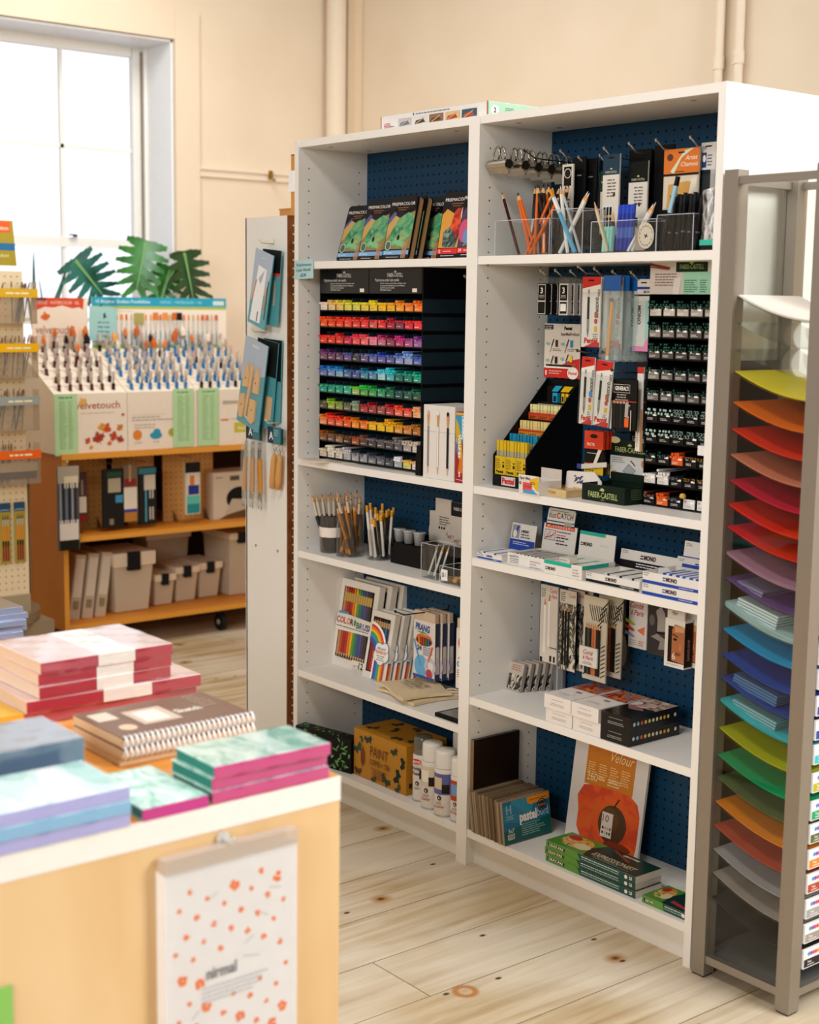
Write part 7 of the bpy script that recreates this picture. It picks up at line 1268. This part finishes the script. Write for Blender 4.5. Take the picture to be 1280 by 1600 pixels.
for z, c, nm in ((1.50, '#e0b020', 'yellow'), (1.292, '#f0b810', 'yellow'), (1.088, '#9aa09a', 'grey'), (.880, '#e8641c', 'orange')):
    b = B(); b.box(-.02, .380, -.062, -.058, z, z + .033, C(c, .35)); g = b.front(.25, z, -.062); g.gk(.0, .012, .10, 1, .01, C('#f4e8c0'), h=.007, rnd=.05); P(b, 'price_strip', sp_)
    b = B(); b.box(-.02, .378, -.057, -.001, z - .10, z - .098, clear('#f2ece2', .3, .1, .15)); b.box(-.02, .378, -.057, -.055, z - .10, z + .004, clear('#f2ece2', .2, .1, .1)); b.box(.376, .378, -.057, -.001, z - .10, z + .06, clear('#f2ece2', .4, .1, .2)); P(b, 'tray', sp_)
    rr = random.Random(int(z * 100))
    for i in range(14):
        x = rr.uniform(.10, .35); y = rr.uniform(-.045, -.012); hc = rr.choice(['#1c4c4c', '#14383c', '#2c6058'] if z > .95 else ['#1c1c1c', '#2c2420']); b = B(); b.cyl((0, 0, 0), (0, 0, .11), .0018, .0032, m=C(hc, .3), n=6); b.cyl((0, 0, .11), (0, 0, .135), .003, m=C('#b8a080', .3, .4), n=6); b.cyl((0, 0, .135), (0, 0, .155), .0035, .002, m=C('#7a5030'), n=6)
        tag(P(b, 'thin_brush'), 'thin %s brush standing in the spinner tray with %s price strip' % ('dark green' if z > .95 else 'black', {1.50: 'upper yellow', 1.292: 'lower yellow', 1.088: 'grey', .88: 'orange'}[z]), 'paint brush', 'thin brushes behind the %s strip' % {1.50: 'upper yellow', 1.292: 'lower yellow', 1.088: 'grey', .88: 'orange'}[z], loc=(-1.75 - y, -.42 + x, z - .095), rx=rr.uniform(-16, 2))
b = B(); b.box(-.02, .368, -.05, -.045, .83, .865, C('#cfc4b0')); b.box(-.02, .366, -.048, -.04, .80, .828, C('#2a2422')); P(b, 'lower_strip', sp_)
t = T('header_sign', 'olive sign with orange and blue bands on top of the brush spinner', 'sign', (-1.752, -.42, 1.600), 90); b = B(); b.prism([(0, .02), (.325, .02), (.312, .19), (0, .19)], .006, C('#a8941c', .5)); b.box(.1, .2, 0, .004, .0, .02, CREAM); P(b, 'board', t); b = B(); g = b.front(0, 0, 0); g.r(.15, .145, .302, .187, C('#e85c1c')); g.r(0, .078, .320, .105, C('#1c6c9c')); g.t('cotton', .295, .155, .014, '#f8d0b8', 'r', bold=.03); g.t('student', .295, .052, .014, '#d8cc8c', 'r', bold=.02); P(b, 'print', t)
for y, lab in ((-.196, 'brush set in clear sleeve with blue header on spinner front, left one'), (-.136, 'brush set in clear sleeve with blue header on spinner front, right one')):
    t = T('brush_set', lab, 'brush set', (-1.742, y, .705), 90); b = B(); b.box(0, .046, 0, .002, -.24, 0, C('#a8943c', .4)); P(b, 'card', t); b = B(); g = b.front(0, -.24, 0); g.r(0, .205, .046, .24, C('#1c4c6c')); g.t('princeton', .023, .210, .006, '#c8dce4', 'c', wid=.035)
    for u in (.014, .024, .034): g.r(u - .0035, .09, u + .0035, .15, C('#d8882c')); g.r(u - .003, .15, u + .003, .175, C('#b8b0a0')); g.q([(u - .003, .175), (u + .003, .175), (u, .195)], C('#4a2c18')); g.r(u - .0035, .07, u + .0035, .09, C('#1c1614')); g.r(u - .0035, .01, u + .0035, .07, C('#8a1c20'))
    P(b, 'printed_brushes', t)
# ================================================================ plants
LG = ramp_mat('monstera_green', [(0.35, '#1d5a1e'), (0.6, '#2f7c2c')], scale=12, rough=.3, spec=.5)
LSHADE = ramp_mat('monstera_backlit', [(0.35, '#0f2c10'), (0.6, '#17451a')], scale=12, rough=.3, spec=.5)  # darker copy of the leaf green, backlit shade put into the colour
def monstera(b, L, m, seed=1, fl=6, curl=.25):
    rr = random.Random(seed)
    def pt(u, v): return (u, -curl * (u * u) / L * 1.0 - .12 * v * v / L, v)      # leaf in local xz, drooping in -y
    for sg in (-1, 1):
        for i in range(fl):
            t0, t1 = i / fl, (i + 1) / fl; wd = L * .56 * math.sin(math.pi * min(1, (.20 + .74 * (t0 + t1) / 2))) ** .6 * rr.uniform(.9, 1.08); n = 7; a = []; c = []
            for k in range(n + 1):
                f = k / n; dr = (t0 - .45) * .0 ; drop = f * L * (.10 + .32 * ((t0 + t1) / 2)) - (1 - t0) * f * L * .18; wf = 1.0 if f < .5 else (.86 if f < .85 else .55)
                mid = -(t0 + t1) / 2 * L - drop; hw = L / fl / 2 * (1.14 if f < .55 else wf) * (1.25 if i in (0, fl - 1) else 1)
                a.append(pt(sg * f * wd, mid + hw)); c.append(pt(sg * f * wd, mid - hw))
            b.add(a + c, [(k, k + 1, n + 2 + k, n + 1 + k) for k in range(n)], m, True)
    b.add([pt(-.008, 0), pt(.008, 0), pt(.002, -L * 1.02), pt(-.002, -L * 1.02)], [(0, 1, 2, 3)], C('#6c9c5c'))
def leafobj(parent, loc, rot, L, m, seed): b = B(); monstera(b, L, m, seed); o = P(b, 'leaf', parent); o.location = loc; o.rotation_euler = tuple(R(a) for a in rot); return o
pl = T('monstera_plant', 'potted monstera with large split leaves right of the window', 'plant', (-2.45, 1.0, .8575))
b = B(); b.lathe([(.055, 0), (.08, .15), (.085, .15), (.085, .17), (.07, .17), (.065, .15), (0, .15)], C('#c8b8a0', .6), 24); P(b, 'pot', pl)
leafobj(pl, (.02, -.165, .905), (0, 14, 78), .215, LG, 1)
leafobj(pl, (.05, .02, .862), (0, -8, 96), .215, LSHADE, 3)
leafobj(pl, (-.01, -.02, .79), (10, 20, 80), .17, LG, 4)
b = B()
for p in ([(0, 0, .16), (.0, -.04, .45), (.01, -.11, .70), (.02, -.16, .88)], [(0, 0, .16), (0, -.12, .50), (.02, -.06, .72), (.05, .02, .86)], [(0, 0, .16), (-.01, -.14, .50), (-.01, -.05, .70), (-.01, -.02, .79)]): b.tube(p, .004, '#7ca868', 6)
P(b, 'stem', pl)
p2 = T('monstera_plant', 'dark spiky plant with one bent split leaf below the window meeting rail', 'plant', (-2.47, .40, .8575))
b = B(); b.lathe([(.055, 0), (.07, .13), (.075, .13), (.075, .15), (0, .14)], C('#8a6a4c', .6), 24); P(b, 'pot', p2)
LT = ramp_mat('bluegreen_leaf', [(0.35, '#0e3a2c'), (0.6, '#2a6a5c')], scale=10, rough=.3)
def blade(parent, p0, p1, w, bend=0, m=LT):
    b = B(); A, E_ = Vector(p0), Vector(p1); n = 8; L_ = []; Rr = []
    for i in range(n + 1): f = i / n; p = A.lerp(E_, f) + Vector((0, 0, bend * math.sin(f * math.pi))); ww = w * (1 - f) ** .6 * (.5 + f if f < .5 else 1); L_.append(tuple(p + Vector((0, -ww / 2, 0)))); Rr.append(tuple(p + Vector((.004, ww / 2, 0))))
    b.add(L_ + Rr, [(i, i + 1, n + 2 + i, n + 1 + i) for i in range(n)], m, True); P(b, 'leaf_blade', parent)
blade(p2, (0, -.10, .60), (0, -.098, .845), .018); blade(p2, (0, -.10, .45), (.0, -.135, .70), .02, .0); blade(p2, (0, -.06, .50), (0, .085, .83), .022); blade(p2, (0, -.05, .55), (0, -.075, .73), .010); blade(p2, (0, -.02, .55), (.0, .05, .74), .02)
leafobj(p2, (.03, .085, .815), (-12, -38, 62), .20, LT, 6)
b = B()
for p in ([(0, 0, .14), (0, -.08, .40), (0, -.10, .62)], [(0, 0, .14), (0, -.03, .40), (.0, .0, .62), (.03, .085, .815)], [(0, 0, .14), (0, .25, .50), (.01, .23, .64), (.03, .12, .78)]): b.tube(p, .0035, '#3c6c4c', 6)
P(b, 'stem', p2)
# ================================================================ packs hanging on the white end panel
def apack(name, loc, w, h, lab, draw, rz=0, ry=0, base='#4f9aa4', skew=0, cat='tool pack', rx=0):
    t = T(name, lab, cat, loc, rz, ry=ry, rx=rx); b = B(); b.box(0, w, 0, .003, -h, 0, C(base, .4)); P(b, 'card', t); b = B(); g = b.front(0, -h, 0); draw(g, w, h, b); P(b, 'contents', t); return t
GLARE = C('#a9b8cc', .3)  # glare on the plastic wrapping, painted as pale silver-blue patches
def dpk1(g, w, h, b):
    g.r(.001, .001, w - .001, h - .001, C('#5aa4b0', .4)); g.q([(0, h * .30), (w * .8, h * .45), (w, h * .80), (w, h), (0, h)], GLARE); g.q([(.012, .01), (.075, .012), (.082, h - .05), (.030, h - .045)], C('#eef0f4', .3)); g.q([(.038, h - .085), (.072, h - .052), (.055, h - .10)], C('#b0b4cc')); g.l(.012, .07, .028, h - .09, .007, C('#c8925c')); g.l(.088, .045, .092, h - .10, .007, C('#c8925c')); g.l(.099, .03, .101, h - .08, .005, C('#24383c')); g.q([(.052, .014), (.058, .014), (.060, .045), (.054, .045)], C('#6c6c7c')); g.gk(.045, h - .02, .03, 1, .004, '#e8f0f4')
apack('lino_tool_pack', (-.156, -.034, 1.656), .112, .228, 'teal tool pack hanging uppermost on the white end panel', dpk1, ry=-0, rz=0).rotation_euler = (R(0), R(14), R(-4))
apack('lino_tool_pack', (-.142, -.018, 1.654), .100, .226, 'teal tool pack mostly hidden behind the uppermost pack', lambda g, w, h, b: (g.r(0, h * .7, w, h, '#141618'), g.r(w * .7, .06, w * .78, h * .6, C('#c8a078')), g.r(w * .4, h * .66, w, h * .70, C('#d8401c'))), ry=5)
def woodtools(g, w, h, b):
    g.r(.001, .001, w - .001, h - .001, C('#5a9fb0', .4)); g.q([(0, h * .5), (w, h * .65), (w, h), (0, h)], GLARE); g.gk(.05, h - .018, .05, 2, .005, '#e8f0f4'); WDN = '#d8b284'
    sh = [[(.040, h - .075), (.058, h - .11), (.056, h - .15), (.022, h - .155), (.022, h - .12)], [(.100, h - .075), (.118, h - .11), (.120, h - .155), (.088, h - .158), (.086, h - .13)], [(.062, h - .072), (.078, h - .088), (.075, h - .13), (.062, h - .245), (.052, h - .24), (.060, h - .13)], [(.008, .050), (.018, .092), (.040, .098), (.048, .06), (.042, .022), (.022, .018)], [(.074, .022), (.078, .092), (.112, .094), (.114, .030), (.100, .016)]]
    for s in sh:
        q0 = g.k; off = Vector(g.N) * .006; pts = [Vector(g.P(*p)) for p in s]; g.b.add([tuple(p) for p in pts] + [tuple(p + off) for p in pts], [tuple(range(len(s), 2 * len(s)))] + [(i, (i + 1) % len(s), len(s) + (i + 1) % len(s), len(s) + i) for i in range(len(s))], C(WDN, .6))
    for u, v in ((.038, h - .125), (.102, h - .125), (.03, .06), (.094, .06)): p = Vector(g.P(u, v)) + Vector(g.N) * .0065; g.b.cyl(tuple(p), tuple(p + Vector(g.N) * .0003), .0028, m=C('#6a4c2c'), n=8)
apack('wooden_tool_pack', (-.205, -.040, 1.392), .140, .272, 'teal pack of wooden pottery ribs hanging in the middle of white panel', woodtools).rotation_euler = (0, R(13), R(-3))
apack('wooden_tool_pack', (-.168, -.020, 1.386), .115, .268, 'teal pottery tool pack just behind the front wooden rib pack', lambda g, w, h, b: (g.r(0, h * .6, w, h, '#16181c'), g.q([(w * .6, .02), (w * .9, .03), (w * .92, .10), (w * .6, .10)], C('#d8b284')))).rotation_euler = (0, R(8), 0)
apack('wooden_tool_pack', (-.150, -.010, 1.384), .100, .25, 'rearmost dark teal pack of the pottery rib packs', lambda g, w, h, b: (g.r(0, h * .5, w, h, '#141618'),)).rotation_euler = (0, R(3), 0)
for i in range(9):
    x = -.240 + .0125 * i; b = B(); b.cyl((0, 0, -.175), (0, 0, -.07), .0048, .0042, m=C('#cf8f3c', .4), n=8); b.cyl((0, 0, -.07), (0, 0, -.045), .0036, m=SILV, n=8); b.cyl((0, 0, -.20), (0, 0, -.175), .0036, .0042, m=SILV, n=8)
    b.tube([(0, 0, -.045), (.004, 0, -.03), (0, 0, -.018), (-.004, 0, -.03), (0, 0, -.045)], .001, SILV, 5); b.tube([(0, 0, -.20), (.005, 0, -.212), (0, 0, -.228), (-.005, 0, -.212), (0, 0, -.20)], .001, SILV, 5)
    o = tag(P(b, 'loop_tool'), 'wooden-handled wire loop tool in the bundle at lower left of panel', 'loop tool', 'bundle of wire loop tools', loc=(x + .006 * math.sin(i * 2), -.018 - .006 * (i % 3), 1.082)); o.rotation_euler = (0, R(6 - i * 1.0), 0)
def acard(loc, lab): 
    t = T('tool_card', lab, 'header card', loc, -3); b = B(); b.box(0, .075, 0, .004, -.050, 0, C('#2c7480', .4)); b.box(0.004, .080, .005, .008, -.052, -.004, C('#173c48')); P(b, 'card', t); b = B(); g = b.front(0, -.05, 0); g.r(0, 0, .034, .05, '#143248'); g.t('A', .010, .012, .022, '#e8f0f0', bold=.03); g.gk(.040, .038, .028, 3, .007, '#9cc8cc'); P(b, 'print', t)
acard((-.215, -.030, 1.122), 'teal header card with letter A above the loop tool bundle'); acard((-.105, -.026, 1.118), 'teal header card with letter A above the two wooden ring tools')
b = B(); b.grid(lambda u, v: (.095 * u - .01 * math.sin(v * 4), -.004 * math.sin(u * 3.1), -.21 * v), 6, 8, clear('#f6f8f8', .3, .15, .08)); tag(P(b, 'poly_bag'), 'clear bag around the bundle of loop tools', 'bag', loc=(-.228, -.040, 1.075))
for i, x in enumerate((-.072, -.040)):
    b = B(); b.lathe([(.0, -.155), (.009, -.15), (.011, -.12), (.009, -.06), (.007, -.045), (0, -.044)], C('#cf9a58', .45), 14); b.tube([(0, 0, -.045), (0, 0, -.035), (.010, 0, -.026), (.010, 0, -.012), (0, 0, -.006), (-.010, 0, -.012), (-.010, 0, -.026), (0, 0, -.035)], .0018, SILV, 6)
    o = tag(P(b, 'ring_tool'), 'wooden-handled metal ring tool under the right A card, %s' % ('left one', 'right one')[i], 'ring tool', loc=(x, -.020, 1.078)); o.rotation_euler = (0, R(6), 0)
for x, z in ((-.108, 1.668), (-.150, 1.402), (-.185, 1.130), (-.075, 1.128)):
    b = B(); b.tube([(0, 0, .014), (0, -.002, 0), (0, -.045, .002), (0, -.055, .014)], .0022, C('#d8c8ac', .4), 6); tag(P(b, 'peg_hook'), 'pale hook on the white end panel at height of the %s' % {1.668: 'uppermost teal pack', 1.402: 'wooden rib packs', 1.130: 'loop tool bundle', 1.128: 'ring tools'}[z], 'hook', loc=(x, 0, z))
# ================================================================ notebooks on the counter
TZ = .7508
SHR = clear('#fdfdfd', .35, .12)
def book(loc, w, d, h, label, cover, pages, rz=0, spine=None, cat='notebook', name='notebook', group=None, shrink=True, topart=None, bandc=None, pages_left=True):
    """front face looks +x: local x = world +y (length w), local y = world -x (depth d)"""
    t = T(name, label, cat, loc, 90 + rz, group); cv = .0016; CM = cover if not isinstance(cover, str) else C(cover, .4, coat=.2)
    b = B(); b.box(0, w, 0, d, 0, cv, CM); P(b, 'cover', t)
    b = B(); b.box(0, w, 0, d, h - cv, h, CM); g = b.top(0, 0, h)
    if topart: topart(g, w, d)
    P(b, 'cover', t)
    b = B(); pc = C(pages, .7); b.box(.0015, w - .0015, .002, d - .002, cv, h - cv, pc); P(b, 'page_block', t)
    b = B(); b.box(-.0002, w + .0002, -.0008, .0012, .0004, h - .0004, C(spine or cover, .4) if isinstance(spine or cover, str) else (spine or cover)); P(b, 'spine', t)
    if bandc: b = B(); b.box(w * .42, w * .70, -.0022, d + .001, h, h + .0008, C(bandc, .5)); b.box(w * .42, w * .70, -.0026, -.0012, 0, h + .0006, C(bandc, .5)); P(b, 'paper_band', t)
    if shrink:
        b = B(); b.grid(lambda u, v: (w * u, d * v, h + .0016 + .0012 * math.sin(u * 17 + v * 5) * math.sin(v * 13)), 14, 10, SHR); b.grid(lambda u, v: (w * u, -.0034 + .0012 * math.sin(u * 23 + v * 9), h * v), 18, 3, SHR); P(b, 'shrink_wrap', t)
    return t
RED = C('#b02440', .35, coat=.3); PINKT = ramp_mat('pale_pink_cover', [(0.35, '#e8c4bc'), (0.65, '#f2d8d2')], scale=9, rough=.3)
for i in range(2): book((1.300 + .006 * i, -1.455 + .003 * i, TZ + .0225 * i), .345, .235, .022, 'wide dark red notebook under the band-wrapped ones, %s' % ('lowest', 'upper of the two wide')[i], PINKT, '#e8cfb4', spine=RED, rz=(0, -1)[i], bandc=None if i == 0 else '#f0e8e0')
for i in range(3): book((1.302 + (.004, -.003, .003)[i], -1.428 + .002 * i, TZ + .0458 + .0215 * i), .262, .205, .021, 'shrink-wrapped pink and red notebook with white paper band, %s of three' % ('lowest', 'middle', 'topmost')[i], PINKT, '#ecd8c0', spine=RED, rz=(1, -.5, .5)[i], bandc='#f4eee6')
def brn(g, w, d): g.r(w * .05, d * .60, w * .20, d * .88, C('#d8c4b0')); g.e(w * .15, d * .3, w * .06, d * .10, '#d8b898'); g.r(w * .27, d * .28, w * .56, d * .78, C('#c8b09c')); g.r(w * .32, d * .36, w * .50, d * .70, C('#e8dcd0')); g.t('Sketch', w * .58, d * .44, .020, '#e8d8c8', bold=.03, wid=w * .2); [g.gk(w * .80, d * .9 - i * .014, w * .14, 1, .006, C('#c8a888')) for i in range(6)]
def spiral(loc, label, rz=0, art=True):
    t = T('spiral_notebook', label, 'notebook', loc, 90 + rz); w, d, h = .250, .175, .0165; BR = C('#6a4228', .4); b = B(); b.box(0, w, 0, d, h - .0015, h, BR); g = b.top(0, 0, h); brn(g, w, d); P(b, 'cover', t)
    b = B(); b.box(.0, w, 0.004, d, .0, h - .0015, C('#e4c8a4', .7)); P(b, 'page_block', t)
    b = B()
    for i in range(26): x = .005 + i * .0096; b.tube([(x, .008, h + .0005), (x, .0, h + .001), (x, -.006, h * .5), (x, 0, -.0), (x, .006, 0)], .0022, C('#f0ecea', .3), 6)
    P(b, 'wire_binding', t); return t
book((1.600, -1.428, TZ), .255, .20, .012, 'tan bound book lying under the two brown spiral notebooks', '#c8925c', '#e8cfa8', spine='#d8b48c', shrink=False)
spiral((1.606, -1.425, TZ + .0125), 'brown spiral sketchbook with white wire binding, lower of two'); spiral((1.604, -1.423, TZ + .0300), 'brown spiral sketchbook with white wire binding, top of the pile', rz=.6)
MINT = ramp_mat('mint_marble', [(0.36, '#7db8a8'), (0.48, '#b4dacd'), (0.62, '#dcf0e8')], scale=26, rough=.35, distort=1.8, stretch=(1, .5, 1), coat=.3)
for i in range(3): book((1.838 + (.003, 0, .004)[i], -1.402 + .002 * i, TZ + .0192 * i), .212 - .002 * i, .120, .0188, 'mint marbled notebook with bright pink spine, %s of the right pile' % ('bottom', 'middle', 'top')[i], MINT, '#2c8474', spine=C('#d8408c', .35), rz=(0, .8, -.8)[i])
book((1.846, -1.520, TZ), .108, .175, .0185, 'single mint notebook with pink spine between the mint piles', MINT, '#3c7c70', spine=C('#c8408c', .35), shrink=False)
BLM = ramp_mat('pale_mint_wash', [(0.36, '#a4d8d0'), (0.48, '#d2eee8'), (0.62, '#f0f8f4')], scale=18, rough=.35, distort=1.5, stretch=(1, .4, 1), coat=.3)
for i in range(3): book((1.848 + .003 * (i % 2), -1.80, TZ + .0195 * i), .258, .150, .019, 'pale mint notebook with lilac spine at left corner, %s' % ('bottom', 'middle with blue edge', 'top')[i], BLM, '#b4bcec' if i != 1 else '#8cc8ec', spine=C('#b8b8f0' if i != 1 else '#8cc4ec', .35))
for i in range(2): book((1.665 - .004 * i, -1.82, TZ + .002 + .040 * i), .300, .145, .038, 'thick grey-blue shrink-wrapped notebook at left edge, %s' % ('lower', 'upper')[i], C('#8c949c', .25, coat=.5), '#6c7c8c', spine=C('#5c748c', .3))
book((1.30, -1.60, TZ), .145, .16, .024, 'yellow covered book behind the grey-blue ones at left', '#e0a830', '#e8c880', shrink=False)
book((.862, -1.36, TZ), .20, .135, .014, 'turquoise notebook lying far back at the left edge', '#2cb4a0', '#1c7c70', shrink=False, topart=lambda g, w, d: g.r(w * .75, d * .2, w * .82, d * .7, C('#b8c888')))
book((.935, -1.42, TZ), .140, .11, .010, 'tan and black small book near the turquoise notebook', '#1c1a1a', '#d8a870', shrink=False, spine='#d8a870')
SVB = metal('#c4c8d4', .2)
for i in range(5): book((.640 + (.008, 0, .012, .004, 0)[i], -1.42, TZ + .0135 * i), .255 + (.0, .012, .006, .014, .004)[i], .20, .013, 'silver foil covered notebook at the far left, %s' % ('bottom', 'second from bottom', 'middle', 'second from top', 'top')[i], SVB, '#3c4468', spine=C('#8c94b4', .25, .4), shrink=False)
# pad hanging on the counter front
t = T('hanging_notebook', 'white notebook with orange blossom cover hanging on the counter front', 'notebook', (1.849, -1.500, .672), 90); w, h = .232, .30
b = B(); b.box(0, w, .0, .022, -h, 0, C('#f1efee', .5)); P(b, 'page_block', t).location = (0, -.022 + .004, 0)
b = B(); rn = random.Random(4); g = b.g((0, -.0185, -h), (1, 0, 0), (0, 0, 1)); g.r(0, 0, w, h - .008, C('#f6f4f4', .4)); OR = C('#ff7a30', .5, vary=.01)
def blossom(u, v, s):
    for k in range(5): a = R(72 * k + rn.uniform(0, 60)); uu, vv = u + s * .6 * math.cos(a), v + s * .6 * math.sin(a); g.e(min(w - s, max(s, uu)), vv, s * .5, s * .48, OR, 8); g.k = 2 + k
    g.k = 1
for i in range(54): u, v = .016 + (w - .032) * ((i * .618) % 1), (h - .03) * (i + rn.random()) / 54; (blossom(u, v, rn.choice([.004, .005, .0085])) if not (.06 < u < .19 and h - .20 < v < h - .145) else None)
g.k = 8
for i in range(8): u, v = rn.uniform(.03, w - .05), rn.uniform(.0, h - .04); g.l(u, v, u + rn.uniform(.01, .03), v + rn.uniform(-.012, .012), .0009, C('#a8a0a8'))
g.t('nirmal', .070, h - .178, .018, '#7a7c88', bold=.02, wid=.052); g.gk(.062, h - .192, .13, 4, .007, '#b8bac4', h=.002); P(b, 'cover', t)
b = B(); b.box(.0, w, -.0225, -.002, 0.0, .022, clear('#efe6dc', .35, .2, .35)); b.box(.0, w, -.0224, -.0222, -h, 0, clear('#fdfdfd', .2, .08)); P(b, 'poly_sleeve', t)
b = B(); b.tube([(0, 0, 0), (.008, 0, 0), (.03, 0, .002), (.034, 0, .010)], .003, clear('#f0f0f0', .8, .1, .4), 8); b.cyl((0, 0, 0), (.004, 0, 0), .011, m=clear('#f4f4f2', .8, .1, .4), n=14); tag(P(b, 'plastic_hook'), 'clear plastic hook on the counter front holding the blossom notebook', 'hook', loc=(1.8465, -1.388, .698))
b = B(); b.box(0, .08, -.001, 0, 0, .16, C('#8cc860', .6)); tag(P(b, 'green_card'), 'bright green card taped to the counter front at the left edge', 'card', loc=(1.847, -1.803, .405), rz=90)
